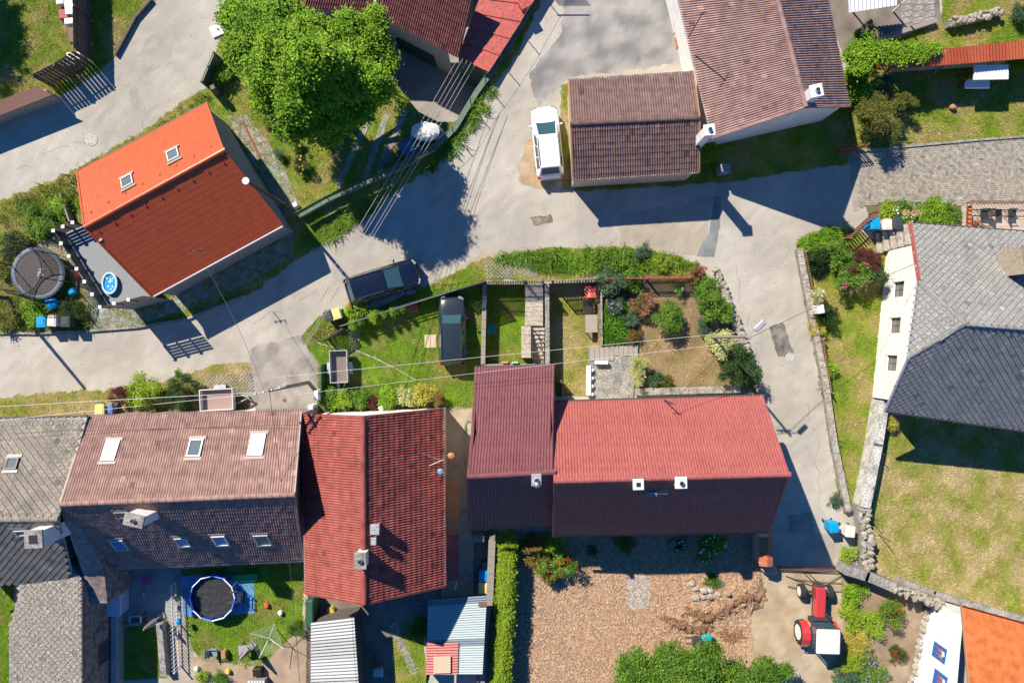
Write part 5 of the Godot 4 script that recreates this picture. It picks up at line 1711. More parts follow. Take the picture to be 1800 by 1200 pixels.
	for sx in [-1.0, 1.0]:
		wheel(t, Vector3(sx * (hw - 0.1), 0.32, -0.31 * L), 0.32, 0.2, M.steel)
		wheel(t, Vector3(sx * (hw - 0.1), 0.32, 0.3 * L), 0.32, 0.2, M.steel)
		s = Shape.new()
		s.cbox(Vector3(sx * (hw + 0.09), yb + 0.02, cowl * L + 0.28), Vector3(0.2, 0.14, 0.1), 0.03, sx * 0.25)
		part(t, "wing_mirror", s, body)
		s = Shape.new()
		s.cbox(Vector3(sx * hw * 0.66, 0.53 * roof_h, -0.472 * L), Vector3(0.36, 0.13, 0.22), 0.03, -sx * 0.5)
		part(t, "headlight", s, M.lens)
		s = Shape.new()
		s.cbox(Vector3(sx * hw * 0.82, 0.57 * roof_h, 0.484 * L), Vector3(0.22, 0.2, 0.12), 0.03, sx * 0.4)
		part(t, "tail_lamp", s, M.lamp_red)
		if rails:
			s = Shape.new()
			s.tube([Vector3(sx * rw * 0.93, roof_h, zl[1] + 0.15), Vector3(sx * rw * 0.97, roof_h + 0.045, zl[1] + 0.35), Vector3(sx * rw * 0.97, roof_h + 0.045, zl[2] - 0.35), Vector3(sx * rw * 0.93, roof_h - 0.02, zl[2] - 0.15)], 0.018, 0.018, 6)
			part(t, "roof_rail", s, M.dark_metal)
		s = Shape.new()
		s.tube([Vector3(sx * 0.1, yb + 0.03, zl[0] - 0.02), Vector3(sx * 0.1 + 0.5, yb + 0.06, zl[0] + 0.06)], 0.012, 0.008, 4)
		part(t, "wiper", s, M.black)
	s = Shape.new()
	s.box(Vector3(0, 0.4, 0.502 * L), Vector3(0.5, 0.11, 0.012))
	part(t, "number_plate", s, M.white_metal)
	s = Shape.new()
	s.cbox(Vector3(0, 0.3, -0.494 * L), Vector3(Wd * 0.62, 0.16, 0.05), 0.02)
	part(t, "grille", s, M.black)
	var dir := Vector3(du, 0, dv).normalized()
	t.rotation.y = atan2(-dir.x, -dir.z)
	var o := at(u, v, 0.8)
	t.position = Vector3(o.x, 0.0, o.z)
	return t

func lacquer(called: String, c: Color, rough := 0.25) -> void:
	var m := paint(called, c, rough)
	m.clearcoat_enabled = true
	m.clearcoat = 0.8
	m.clearcoat_roughness = 0.06

func trailer(label: String, u: float, v: float, h: float, w: float, l: float, turn: float, side: Material, floor_m: Material, wall := 0.34, tow := 1.0) -> void:
	var t := thing("trailer", label, "trailer", Vector3.ZERO)
	var s := Shape.new()
	s.box(Vector3(0, h - wall, 0), Vector3(w, 0.05, l))
	part(t, "floor", s, floor_m)
	for k in [-1.0, 1.0]:
		s = Shape.new()
		s.box(Vector3(k * (w * 0.5 - 0.02), h - wall * 0.5 + 0.03, 0), Vector3(0.045, wall, l))
		part(t, "side_panel", s, side)
		s = Shape.new()
		s.box(Vector3(0, h - wall * 0.5 + 0.028, k * (l * 0.5 - 0.02)), Vector3(w - 0.09, wall, 0.045))
		part(t, "end_panel", s, side)
		wheel(t, Vector3(k * (w * 0.5 + 0.14), 0.28, 0.1), 0.28, 0.17, M.zinc)
		s = Shape.new()
		s.slab([Vector3(k * (w * 0.5 + 0.03), 0.62, -0.28), Vector3(k * (w * 0.5 + 0.25), 0.62, -0.28), Vector3(k * (w * 0.5 + 0.25), 0.62, 0.48), Vector3(k * (w * 0.5 + 0.03), 0.62, 0.48)], 0.03)
		part(t, "mudguard", s, M.zinc)
		s = Shape.new()
		s.beam(Vector3(k * w * 0.3, h - wall - 0.05, l * 0.5 - 0.1), Vector3(0, h - wall - 0.1, l * 0.5 + tow), 0.06, 0.06)
		part(t, "drawbar", s, M.zinc)
	s = Shape.new()
	s.tube([Vector3(0, 0.0, l * 0.5 + tow * 0.85), Vector3(0, h - wall, l * 0.5 + tow * 0.85)], 0.03, 0.03, 8)
	s.drum(Vector3(-0.03, 0.07, l * 0.5 + tow * 0.85), Vector3.RIGHT, 0.07, 0.07, 0.06, 12)
	part(t, "jockey_wheel", s, M.dark_metal)
	t.rotation.y = turn
	var o := at(u, v, h * 0.8)
	t.position = Vector3(o.x, 0, o.z)

func tractor() -> void:
	lacquer("tractor_red", Color(0.5, 0.035, 0.04), 0.4)
	var t := thing("tractor", "old red tractor with a white cab roof in the dirt yard", "tractor", Vector3.ZERO)
	var s := Shape.new()
	s.cbox(Vector3(0, 1.1, -1.35), Vector3(0.62, 0.55, 1.9), 0.07)
	part(t, "bonnet", s, M.tractor_red)
	s = Shape.new()
	s.cbox(Vector3(0, 1.05, -2.38), Vector3(0.52, 0.5, 0.16), 0.03)
	part(t, "grille", s, M.dark_metal)
	s = Shape.new()
	s.box(Vector3(0, 0.72, -0.7), Vector3(0.44, 0.4, 3.4))
	s.beam(Vector3(-0.75, 0.55, -1.75), Vector3(0.75, 0.55, -1.75), 0.14, 0.14)
	s.beam(Vector3(-0.8, 0.75, 0.75), Vector3(0.8, 0.75, 0.75), 0.3, 0.3)
	part(t, "chassis", s, M.dark_metal)
	for k in [-1.0, 1.0]:
		wheel(t, Vector3(k * 0.86, 0.46, -1.75), 0.46, 0.34, M.white_metal)
		wheel(t, Vector3(k * 0.92, 0.72, 0.75), 0.72, 0.42, M.white_metal)
		for r in 14:   # the cleats of the big tyres
			var a := TAU * r / 14
			s = Shape.new()
			s.bar(Vector3(k * 0.92, 0.72 + sin(a) * 0.72, 0.75 + cos(a) * 0.72), Vector3(0.2, 0, 0.03 * k), Vector3(0, sin(a), cos(a)) * 0.035, Vector3(0, cos(a), -sin(a)) * 0.035)
			part(t, "tyre_cleat", s, M.rubber)
		s = Shape.new()
		for q in 5:
			var a0 := PI * (0.12 + 0.16 * q)
			var a1 := PI * (0.12 + 0.16 * (q + 1))
			s.slab([Vector3(k * 0.66, 0.72 + sin(a0) * 0.84, 0.75 + cos(a0) * 0.84), Vector3(k * 1.16, 0.72 + sin(a0) * 0.84, 0.75 + cos(a0) * 0.84), Vector3(k * 1.16, 0.72 + sin(a1) * 0.84, 0.75 + cos(a1) * 0.84), Vector3(k * 0.66, 0.72 + sin(a1) * 0.84, 0.75 + cos(a1) * 0.84)], 0.03)
		part(t, "mudguard", s, M.tractor_red)
		for z in [-0.15, 1.25]:
			s = Shape.new()
			s.beam(Vector3(k * 0.62, 1.0, z), Vector3(k * 0.62, 2.35, z * 0.95 + 0.03), 0.07, 0.07)
			part(t, "cab_post", s, M.dark_metal)
		s = Shape.new()
		s.quad(Vector3(k * 0.6, 1.3, -0.1), Vector3(k * 0.6, 1.3, 1.15), Vector3(k * 0.6, 2.3, 1.12), Vector3(k * 0.6, 2.3, -0.05))
		part(t, "side_window", s, M.car_glass)
	s = Shape.new()
	s.quad(Vector3(-0.58, 1.35, -0.17), Vector3(0.58, 1.35, -0.17), Vector3(0.58, 2.3, -0.1), Vector3(-0.58, 2.3, -0.1))
	part(t, "windscreen", s, M.car_glass)
	s = Shape.new()
	s.cbox(Vector3(0, 2.42, 0.6), Vector3(1.45, 0.16, 1.5), 0.06)
	part(t, "cab_roof", s, M.white_metal)
	s = Shape.new()
	s.cbox(Vector3(0, 1.15, 0.75), Vector3(0.5, 0.12, 0.45), 0.04)
	s.cbox(Vector3(0, 1.4, 0.98), Vector3(0.5, 0.45, 0.08), 0.03)
	part(t, "seat", s, M.wood_warm)
	s = Shape.new()
	s.tube([Vector3(0.2, 1.35, -0.75), Vector3(0.2, 2.0, -0.75)], 0.045, 0.045, 10)
	part(t, "exhaust", s, M.dark_metal)
	s = Shape.new()
	s.beam(Vector3(-0.75, 1.25, -0.35), Vector3(0.75, 1.25, -0.35), 0.28, 0.12)
	part(t, "step_frame", s, M.dark_metal)
	s = Shape.new()
	for k in 12:
		var a := TAU * k / 12
		var b := TAU * (k + 1) / 12
		s.tube([Vector3(cos(a) * 0.2, 1.5 + sin(a) * 0.08, 0.2 + sin(a) * 0.18), Vector3(cos(b) * 0.2, 1.5 + sin(b) * 0.08, 0.2 + sin(b) * 0.18)], 0.015, 0.015, 5)
	part(t, "steering_wheel", s, M.black)
	t.rotation.y = -0.03
	var o := at(1441, 1096, 1.2)
	t.position = Vector3(o.x, 0, o.z)
	# the hay rake lying at its nose
	var rk := thing("hay_rake", "thin metal tines spread on the ground before the red tractor", "rake", at(1428, 1025))
	for l in [[1395, 1018, 1480, 1025], [1412, 1005, 1438, 1030], [1420, 1005, 1445, 1030], [1480, 1012, 1445, 1030], [1382, 1012, 1432, 1030], [1385, 1030, 1420, 1038], [1498, 1035, 1465, 1040]]:
		s = Shape.new()
		s.tube([at(l[0], l[1], 0.12), at((l[0] + l[2]) * 0.5, (l[1] + l[3]) * 0.5, 0.2), at(l[2], l[3], 0.14)], 0.022, 0.022, 5)
		part(rk, "tine", s, M.dark_metal)

func vehicles() -> void:
	lacquer("white_lacquer", Color(0.78, 0.79, 0.8))
	lacquer("black_lacquer", Color(0.006, 0.009, 0.02), 0.2)
	lacquer("slate_lacquer", Color(0.022, 0.03, 0.038), 0.25)
	paint("lens", Color(0.28, 0.3, 0.32), 0.15)
	paint("lamp_red", Color(0.4, 0.02, 0.02), 0.2)
	car("white estate car parked beside the speckled garage", 962, 250, -0.1, -1.0, 4.55, 1.78, 1.5, M.white_lacquer)
	car("black sport utility car parked on the lane at the dark fence", 672, 496, 0.955, -0.29, 4.75, 1.88, 1.68, M.black_lacquer)
	car("dark grey boxy estate car parked on the lawn", 795, 582, -0.01, -1.0, 4.35, 1.72, 1.62, M.slate_lacquer, -0.25, -0.1, 0.42, 0.47)
	trailer("grey open box trailer on the lawn beside the dark fence", 596, 644, 0.95, 1.12, 2.05, 0.03, M.zinc, M.tray_floor, 0.42, 0.75)
	trailer("white box trailer parked against the brown tiled house", 382, 702, 1.0, 1.35, 2.1, PI * 0.5 + 0.05, M.white_metal, M.tray_wood, 0.4, 0.8)
	tractor()

# ---- fences, walls, poles --------------------------------------------------------------------------------------------------
func pickets(called: String, label: String, a: Vector3, b: Vector3, tall: float, wide: float, gap: float, m: Material, mats_post: Material, thick := 0.025, lean := 0.0) -> Node3D:
	var t := thing(called, label, "fence", a)
	var d := b - a
	var n := maxi(2, int(d.length() / (wide + gap)))
	var x := d.normalized()
	var g := RandomNumberGenerator.new()
	g.seed = int(absf(a.x * 31 + a.z * 17)) + 3
	for k in n:
		var s := Shape.new()
		var o := a + d * ((k + 0.5) / n) + x.cross(Vector3.UP) * 0.04
		s.bar(o + Vector3.UP * (tall * 0.5 + 0.03), x * wide * 0.5, Vector3.UP * (tall * 0.5 + g.randf_range(-0.015, 0.015)), x.cross(Vector3.UP) * thick * 0.5)
		part(t, "picket", s, m)
	for h in [0.22, 0.8]:
		var s := Shape.new()
		s.beam(a + Vector3.UP * tall * h, b + Vector3.UP * tall * h, 0.04, 0.07)
		part(t, "rail", s, mats_post)
	var np := maxi(1, int(d.length() / 2.2))
	for k in np + 1:
		var s := Shape.new()
		s.box(a + d * (float(k) / np) + Vector3.UP * (tall * 0.5) - x.cross(Vector3.UP) * 0.05, Vector3(0.08, tall, 0.08), atan2(-d.z, d.x))
		part(t, "post", s, mats_post)
	return t

func mesh_fence(label: String, pts: Array, tall: float, post_m: Material, wire_m: Material, rows := 6, every := 2.4) -> void:
	var t := thing("wire_fence", label, "fence", pts[0])
	for i in pts.size() - 1:
		var a: Vector3 = pts[i]
		var b: Vector3 = pts[i + 1]
		var n := maxi(1, roundi(a.distance_to(b) / every))
		for k in n + (1 if i == pts.size() - 2 else 0):
			var s := Shape.new()
			var o := a.lerp(b, float(k) / n)
			s.tube([o, o + Vector3.UP * tall], 0.025, 0.025, 6)
			part(t, "post", s, post_m)
		for r in rows:
			var s := Shape.new()
			var h := tall * (0.08 + 0.9 * r / (rows - 1))
			s.tube([a + Vector3.UP * h, b + Vector3.UP * h], 0.006, 0.006, 4)
			part(t, "wire", s, wire_m)

func lattice(label: String, a: Vector3, b: Vector3, tall: float, m: Material, frame: Material, step := 0.17) -> void:
	var t := thing("lattice_fence", label, "fence", a)
	var L := a.distance_to(b)
	var x := (b - a).normalized()
	var out := x.cross(Vector3.UP)
	var s := Shape.new()
	for dir in [1.0, -1.0]:
		var k := -tall
		while k < L:
			var p0 := Vector2(k, 0.0) if dir > 0 else Vector2(k + tall, 0.0)
			var p1 := Vector2(k + tall, tall) if dir > 0 else Vector2(k, tall)
			# clip to 0..L
			var q := Geometry2D.intersect_polyline_with_polygon(PackedVector2Array([p0, p1]), PackedVector2Array([Vector2(0, 0.05), Vector2(L, 0.05), Vector2(L, tall), Vector2(0, tall)]))
			for l in q:
				var A: Vector3 = a + x * l[0].x + Vector3.UP * l[0].y + out * 0.012 * dir
				var B: Vector3 = a + x * l[l.size() - 1].x + Vector3.UP * l[l.size() - 1].y + out * 0.012 * dir
				if A.distance_to(B) > 0.05:
					var slat := Shape.new()
					var z: Vector3 = B - A
					slat.bar((A + B) * 0.5, z.cross(out).normalized() * 0.03, out * 0.008, z * 0.5)
					part(t, "slat", slat, m)
			k += step
	for h in [0.03, tall]:
		s = Shape.new()
		s.beam(a + Vector3.UP * h, b + Vector3.UP * h, 0.07, 0.06)
		part(t, "rail", s, frame)
	for e in [a, b]:
		s = Shape.new()
		s.box(e + Vector3.UP * tall * 0.5, Vector3(0.08, tall + 0.1, 0.08))
		part(t, "post", s, frame)

func stone_wall(called: String, label: String, p: Array, w: float, tall: float, m: Material, cap: Material, kind := "wall") -> Node3D:
	var t := thing(called, label, kind, p[0])
	for k in p.size() - 1:
		var a: Vector3 = p[k]
		var b: Vector3 = p[k + 1]
		var s := Shape.new()
		var x := (b - a).normalized()
		s.bar((a + b) * 0.5 + Vector3.UP * tall * 0.5, x * (a.distance_to(b) * 0.5 + (0.0 if k == 0 else w * 0.3)), Vector3.UP * tall * 0.5, x.cross(Vector3.UP) * w * 0.5)
		part(t, "wall_run", s, m)
		if cap:
			var n := maxi(1, roundi(a.distance_to(b) / 0.55))
			for i in n:
				s = Shape.new()
				s.bar(a.lerp(b, (i + 0.5) / n) + Vector3.UP * (tall + 0.03), x * (a.distance_to(b) / n * 0.5 - 0.01), Vector3.UP * 0.035, x.cross(Vector3.UP) * (w * 0.5 + 0.04))
				part(t, "coping_stone", s, cap)
	return t

func rubble_wall(label: String, p: Array, w: float, tall: float, size: float, m: Material, sd: int) -> void:
	var t := thing("stone_wall", label, "wall", p[0])
	var g := RandomNumberGenerator.new()
	g.seed = sd
	for k in p.size() - 1:
		var a: Vector3 = p[k]
		var b: Vector3 = p[k + 1]
		var x := (b - a).normalized()
		var z := x.cross(Vector3.UP)
		var s := Shape.new()
		s.bar((a + b) * 0.5 + Vector3.UP * tall * 0.42, x * a.distance_to(b) * 0.5, Vector3.UP * tall * 0.42, z * w * 0.4)
		part(t, "core", s, M.concrete)
		var n := int(a.distance_to(b) / size)
		var rows := maxi(2, roundi(w / size))
		for i in n:
			for r in rows:
				s = Shape.new()
				var f := g.randf_range(0.75, 1.2)
				s.col = Color(f, f, f * g.randf_range(0.9, 1.0))
				var o := a.lerp(b, (i + 0.5 + (0.3 if r % 2 else 0.0)) / n) + z * w * ((r + 0.5) / rows - 0.5) + Vector3.UP * (tall * g.randf_range(0.86, 0.98))
				o += Vector3(g.randf_range(-0.3, 0.3), 0, g.randf_range(-0.3, 0.3)) * size
				s.ball(o, Vector3(size * g.randf_range(0.4, 0.95), tall * 0.12 + 0.05, size * g.randf_range(0.4, 0.95)), 6, 0.3, sd + i * 7 + r)
				part(t, "stone", s, m)

func wire(label: String, a: Vector3, b: Vector3, sag: float, m: Material, r := 0.016, group := "overhead wires") -> void:
	var s := Shape.new()
	var p := []
	for k in 13:
		var f := k / 12.0
		p.append(a.lerp(b, f) - Vector3.UP * sag * 4.0 * f * (1 - f))
	s.tube(p, r, r, 5)
	solo("overhead_wire", s, m, label, "wire", group)

func bin(label: String, u: float, v: float, turn: float, body: Color, lid: Color, size := 1.0) -> void:
	var t := thing("wheelie_bin", label, "bin", Vector3.ZERO, "wheelie bins")
	var s := Shape.new()
	s.col = body
	var w := 0.27
	var d := 0.31
	for q in [[-1, -1, 1, -1], [1, -1, 1, 1], [1, 1, -1, 1], [-1, 1, -1, -1]]:
		s.quad(Vector3(q[0] * w * 0.82, 0.06, q[1] * d * 0.82), Vector3(q[2] * w * 0.82, 0.06, q[3] * d * 0.82), Vector3(q[2] * w, 0.98, q[3] * d), Vector3(q[0] * w, 0.98, q[1] * d))
	s.quad(Vector3(-w * 0.82, 0.06, -d * 0.82), Vector3(w * 0.82, 0.06, -d * 0.82), Vector3(w * 0.82, 0.06, d * 0.82), Vector3(-w * 0.82, 0.06, d * 0.82))
	part(t, "bin_body", s, M.plastic)
	s = Shape.new()
	s.col = lid
	s.cbox(Vector3(0, 1.02, 0.01), Vector3(w * 2 + 0.06, 0.09, d * 2 + 0.06), 0.035)
	s.cbox(Vector3(0, 1.075, 0.0), Vector3(w * 1.5, 0.04, d * 1.45), 0.018)
	part(t, "lid", s, M.plastic)
	s = Shape.new()
	s.col = lid
	s.tube([Vector3(-w * 0.8, 0.98, -d - 0.07), Vector3(w * 0.8, 0.98, -d - 0.07)], 0.018, 0.018, 6)
	part(t, "handle", s, M.plastic)
	for k in [-1.0, 1.0]:
		s = Shape.new()
		s.drum(Vector3(k * w - 0.025, 0.1, -d * 0.8), Vector3.RIGHT, 0.1, 0.1, 0.05, 12)
		part(t, "wheel", s, M.rubber)
	t.rotation.y = turn
	t.scale = Vector3.ONE * size
	var o := at(u, v, 1.05)
	t.position = Vector3(o.x, 0, o.z)

func down(p: Vector3) -> Vector3:
	return Vector3(p.x, 0, p.z)

func fences() -> void:
	# top left: dark plank fence, its brown capped wall and the sliding gate
	var t := pickets("plank_fence", "weathered dark plank fence curving along the top left lawn", at(160, -40), at(163, 108), 1.9, 0.2, 0.015, M.wood_dark, M.wood_dark)
	t = pickets("plank_fence", "weathered dark plank fence run joining the brown capped wall", at(163, 112), at(128, 134), 1.9, 0.2, 0.022, M.wood_dark, M.wood_dark)
	t = pickets("plank_fence", "last weathered plank run beside the brown capped wall", at(127, 135), at(92, 152), 1.9, 0.2, 0.025, M.wood_dark, M.wood_dark)
	t = stone_wall("capped_wall", "wall with a wide brown sheet cap at the left edge", [down(at(-60, 212, 1.4)), down(at(80, 160, 1.4))], 0.3, 1.36, M.plaster_beige, null)
	var s := Shape.new()
	s.slab([at(-60, 198, 1.46), at(63, 152, 1.46), at(92, 166, 1.4), at(-60, 226, 1.4)], 0.05)
	part(t, "cap", s, M.brown_cap)
	# kerb wall of the top lawn
	stone_wall("kerb_wall", "low dark kerb wall along the lane in the top left", [at(268, 0), at(240, 32), at(205, 97)], 0.16, 0.25, M.wood_dark, null, "kerb")
	# green gate between lane and big tree
	t = thing("green_gate", "dark green metal gate panel at the lane under the big tree", "gate", at(375, 150))
	s = Shape.new()
	s.quad(at(371, 158), at(392, 108), at(392, 108) + Vector3.UP * 1.3, at(371, 158) + Vector3.UP * 1.3)
	part(t, "gate_panel", s, M.green_metal)
	for p in [[371, 158], [392, 108], [382, 132]]:
		s = Shape.new()
		s.box(at(p[0], p[1]) + Vector3.UP * 0.75, Vector3(0.1, 1.5, 0.1))
		part(t, "post", s, M.green_metal)
	s = Shape.new()
	s.beam(at(371, 158) + Vector3.UP * 1.45, at(392, 108) + Vector3.UP * 1.45, 0.06, 0.06)
	part(t, "rail", s, M.green_metal)
	# fence with the green top along the lane: a low wall, boards, posts
	var run := [at(949, -12), at(905, 68), at(864, 130), at(838, 165), at(800, 228), at(765, 262), at(705, 296), at(640, 325), at(580, 352), at(530, 380)]
	t = stone_wall("board_fence", "long faded green board fence curving along the lane", [run[0], run[1], run[2], run[3], run[4], run[5]], 0.1, 0.3, M.green_board, null, "fence")
	for k in 5:
		s = Shape.new()
		s.beam(run[k] + Vector3.UP * 0.33, run[k + 1] + Vector3.UP * 0.33, 0.34, 0.06)
		part(t, "cap_board", s, M.green_board)
	for k in 7:
		var f := k / 6.0 * 4.99
		var o: Vector3 = run[int(f)].lerp(run[int(f) + 1], f - int(f))
		s = Shape.new()
		s.tube([o + Vector3(0.12, 0, 0.08), o + Vector3(0.12, 1.65, 0.08)], 0.03, 0.03, 6)
		part(t, "post", s, M.dark_metal)
	s = Shape.new()
	for k in 5: s.tube([run[k] + Vector3(0.12, 1.62, 0.08), run[k + 1] + Vector3(0.12, 1.62, 0.08)], 0.008, 0.008, 4)
	part(t, "top_wire", s, M.dark_metal)
	t = stone_wall("garden_wall", "low mossy garden wall with green rail below the big tree", [run[5], run[6], run[7], run[8], run[9]], 0.25, 0.45, M.concrete, M.green_board)
	for k in 5:
		s = Shape.new()
		s.tube([run[5 + k], run[5 + k] + Vector3.UP * 1.3], 0.03, 0.03, 6)
		part(t, "post", s, M.green_metal)
		if k < 4:
			s = Shape.new()
			s.beam(run[5 + k] + Vector3.UP * 1.0, run[6 + k] + Vector3.UP * 1.0, 0.05, 0.5)
			part(t, "rail_panel", s, M.green_metal)
	# slatted panels leaning where the lane leaves the picture
	t = thing("slatted_gate", "dark slatted gate at the top edge beside the lane", "gate", at(965, -8))
	for k in 14:
		s = Shape.new()
		s.beam(at(955 + k * 4.0, -26), at(955 + k * 4.0, -26) + Vector3.UP * 1.5, 0.07, 0.03)
		part(t, "slat", s, M.dark_metal)
	s = Shape.new()
	s.beam(at(953, -27, 1.4), at(1012, -27, 1.4), 0.05, 0.06)
	part(t, "rail", s, M.dark_metal)
	# dark screened fence round the lawn
	t = stone_wall("screen_fence", "long dark screened fence between the lane and the lawn", [at(604, 574), at(700, 541), at(780, 517), at(850, 497)], 0.05, 0.9, M.dark_screen, null, "fence")
	for k in 9:
		s = Shape.new()
		var o := at(604, 574).lerp(at(850, 497), k / 8.0)
		s.tube([o, o + Vector3.UP * 1.2], 0.03, 0.03, 6)
		part(t, "post", s, M.dark_metal)
	for h in [0.95, 1.15]:
		s = Shape.new()
		s.beam(at(604, 574) + Vector3.UP * h, at(850, 497) + Vector3.UP * h, 0.05, 0.05)
		part(t, "rail", s, M.dark_rail)
	t = stone_wall("screen_fence", "green screened side fence left of the grey trailer", [at(572, 640), at(572, 690)], 0.05, 1.1, M.green_metal, null, "fence")
	s = Shape.new()
	for k in 3: s.tube([at(572, 600 + 45 * k), at(572, 600 + 45 * k) + Vector3.UP * 1.3], 0.03, 0.03, 6)
	part(t, "posts", s, M.green_metal)
	lattice("wooden lattice screen at the corner behind the dark estate car", at(806, 512), at(853, 498), 1.7, M.wood_dark, M.wood_dark)
	lattice("small lattice gate beside the grey trailer", at(578, 598), at(610, 578), 1.3, M.dark_metal, M.dark_metal, 0.2)
	lattice("small lattice screen at the back of the narrow dry lawn", at(985, 668, -DEEP), at(985, 694, -DEEP), 1.2, M.wood_dark, M.wood_dark)
	# pickets round the courtyards
	pickets("picket_fence", "dark picket fence above the small square of grass", at(853, 497), at(921, 497), 1.35, 0.08, 0.07, M.wood_dark, M.wood_dark)
	pickets("picket_gate", "brown picket gate at the head of the garden stairs", at(924, 497), at(954, 497), 1.35, 0.08, 0.07, M.wood_dark, M.wood_dark)
	pickets("picket_fence", "grey picket fence above the narrow dry lawn", at(970, 496), at(1046, 491), 1.35, 0.08, 0.1, M.wood_grey, M.wood_grey, 0.045)
	pickets("picket_fence", "red picket fence above the parched garden", at(1060, 492), at(1208, 490), 1.25, 0.08, 0.09, M.wood_red, M.wood_red, 0.05)
	pickets("picket_fence", "dark picket screen at the foot of the square lawn", at(849, 641), at(938, 641), 1.1, 0.08, 0.08, M.wood_grey, M.wood_grey)
	stone_wall("boundary_wall", "dark topped boundary wall left of the square lawn", [at(852, 500), at(849, 640)], 0.2, 0.12, M.wood_dark, M.wood_grey)
	stone_wall("stair_wall", "pale concrete wall right of the garden stairs", [at(961, 499), at(961.5, 560), at(962, 640)], 0.2, 0.28, M.concrete, M.concrete)
	stone_wall("bed_wall", "thin concrete edge between dry lawn and garden bed", [at(1056, 508), at(1057, 606)], 0.1, 0.35, M.concrete, null, "kerb")
	# low wall and picket run along the right lane
	var lw := [at(1400, 438), at(1424, 560), at(1444, 660), at(1462, 780), at(1486, 895)]
	t = stone_wall("low_wall", "low pale wall between the lane and the strip garden", lw, 0.3, 0.45, M.concrete, M.stone)
	pickets("low_fence", "short brown slat fence on the upper part of the low wall", at(1409, 443), at(1430, 545), 0.75, 0.06, 0.09, M.wood_warm, M.wood_grey)
	pickets("low_fence", "short brown slat fence on the lower part of the low wall", at(1440, 595), at(1455, 690), 0.75, 0.06, 0.09, M.wood_warm, M.wood_grey)
	# white rendered wall and the stone walls further down
	stone_wall("white_wall", "thick white rendered wall between strip garden and big lawn", [at(1540, 702), at(1528, 780), at(1508, 880)], 0.6, 1.1, M.plaster_old, null)
	rubble_wall("rough pale stone wall below the white wall", [at(1506, 884), at(1512, 940), at(1516, 992)], 0.75, 0.95, 0.32, M.stone, 5)
	t = stone_wall("concrete_wall", "broken concrete wall above the flower bed", [at(1470, 990), at(1510, 1002), at(1548, 1018)], 0.6, 1.3, M.concrete, null)
	rubble_wall("narrow stone wall running to the mural house", [at(1548, 1018), at(1600, 1036), at(1640, 1050)], 0.55, 1.4, 0.34, M.stone, 8)
	stone_wall("concrete_kerb", "concrete kerb between the big lawn and the mural house", [at(1570, 1015), at(1640, 1042), at(1830, 1096)], 0.42, 0.3, M.concrete, null, "kerb")
	stone_wall("kerb_wall", "long low kerb along the lower lane by the gravel", [at(-60, 584), at(60, 586), at(150, 582), at(240, 575), at(330, 560), at(430, 520)], 0.14, 0.16, M.concrete, null, "kerb")
	stone_wall("timber_wall", "grey timber and concrete wall beside the clipped hedge", [at(866, 938), at(862, 1040), at(852, 1100), at(844, 1250)], 0.35, 1.3, M.wood_grey, M.wood_grey)
	mesh_fence("thin dark wire fence beyond the white wall", [at(1535, 792), at(1520, 850), at(1524, 905), at(1545, 940)], 1.4, M.dark_metal, M.green_metal, 5, 3.0)
	pickets("picket_fence", "brown picket fence bent round the stairs of the white house", at(1478, 424), at(1528, 378), 1.2, 0.09, 0.09, M.wood_rust, M.wood_rust)
	pickets("picket_fence", "brown picket stub at the corner of the paved lane", at(1470, 268), at(1512, 262), 1.2, 0.09, 0.08, M.wood_rust, M.wood_rust)
	stone_wall("kerb_wall", "narrow kerb along the paved lane lawn", [at(1512, 266), at(1590, 258), at(1720, 246), at(1860, 236)], 0.14, 0.12, M.concrete, null, "kerb")
	stone_wall("terrace_edge", "grey timber edge between dark terrace and lawn", [at(1482, 94), at(1560, 66), at(1640, 40)], 0.28, 0.4, M.wood_grey, null, "kerb")
	rubble_wall("rough stone garden wall in the top right corner", [at(1660, 46), at(1720, 34), at(1750, 24)], 0.5, 0.6, 0.3, M.stone, 12)
	rubble_wall("pale stone edging between parched garden and lane", [at(1255, 470), at(1275, 520), at(1300, 590), at(1325, 660), at(1340, 692)], 0.32, 0.4, 0.3, M.stone, 15)
	stone_wall("garden_kerb", "pale concrete kerb along the long red house garden", [at(1115, 688), at(1300, 683)], 0.36, 0.3, M.concrete, M.concrete, "kerb")
	# poles
	t = thing("utility_pole", "wooden utility pole with insulators left of the grey trailer", "pole", at(542, 672))
	var pb := at(542, 672)
	s = Shape.new()
	s.tube([pb, pb + Vector3.UP * 7.4], 0.13, 0.1, 10)
	part(t, "shaft", s, M.wood_grey)
	var ptop := pb + Vector3.UP * 7.4
	for k in 2:
		s = Shape.new()
		var y := Vector3.DOWN * (0.2 + 0.55 * k)
		s.beam(ptop + y + Vector3(-0.75, 0, 0.2), ptop + y + Vector3(0.75, 0, -0.2), 0.09, 0.09)
		part(t, "cross_arm", s, M.zinc)
		for i in 4:
			s = Shape.new()
			s.drum(ptop + y + Vector3(-0.66 + 0.44 * i, 0.05, 0.18 - 0.12 * i), Vector3.UP, 0.06, 0.04, 0.17, 8)
			part(t, "insulator", s, M.white_metal)
	t = thing("lamp_post", "street lamp post with a pale head in the garden corner", "lamp post", at(1246, 593))
	var lb := at(1246, 593)
	s = Shape.new()
	s.tube([lb, lb + Vector3.UP * 7.2], 0.1, 0.07, 10)
	part(t, "shaft", s, M.wood_grey)
	var lt := lb + Vector3.UP * 7.2
	s = Shape.new()
	s.tube([lt - Vector3.UP * 0.2, lt + Vector3(0.35, 0.15, -0.35)], 0.03, 0.03, 8)
	part(t, "arm", s, M.zinc)
	s = Shape.new()
	s.cbox(lt + Vector3(0.62, 0.18, -0.58), Vector3(0.3, 0.14, 0.75), 0.05, -0.8)
	part(t, "lamp_head", s, M.zinc)
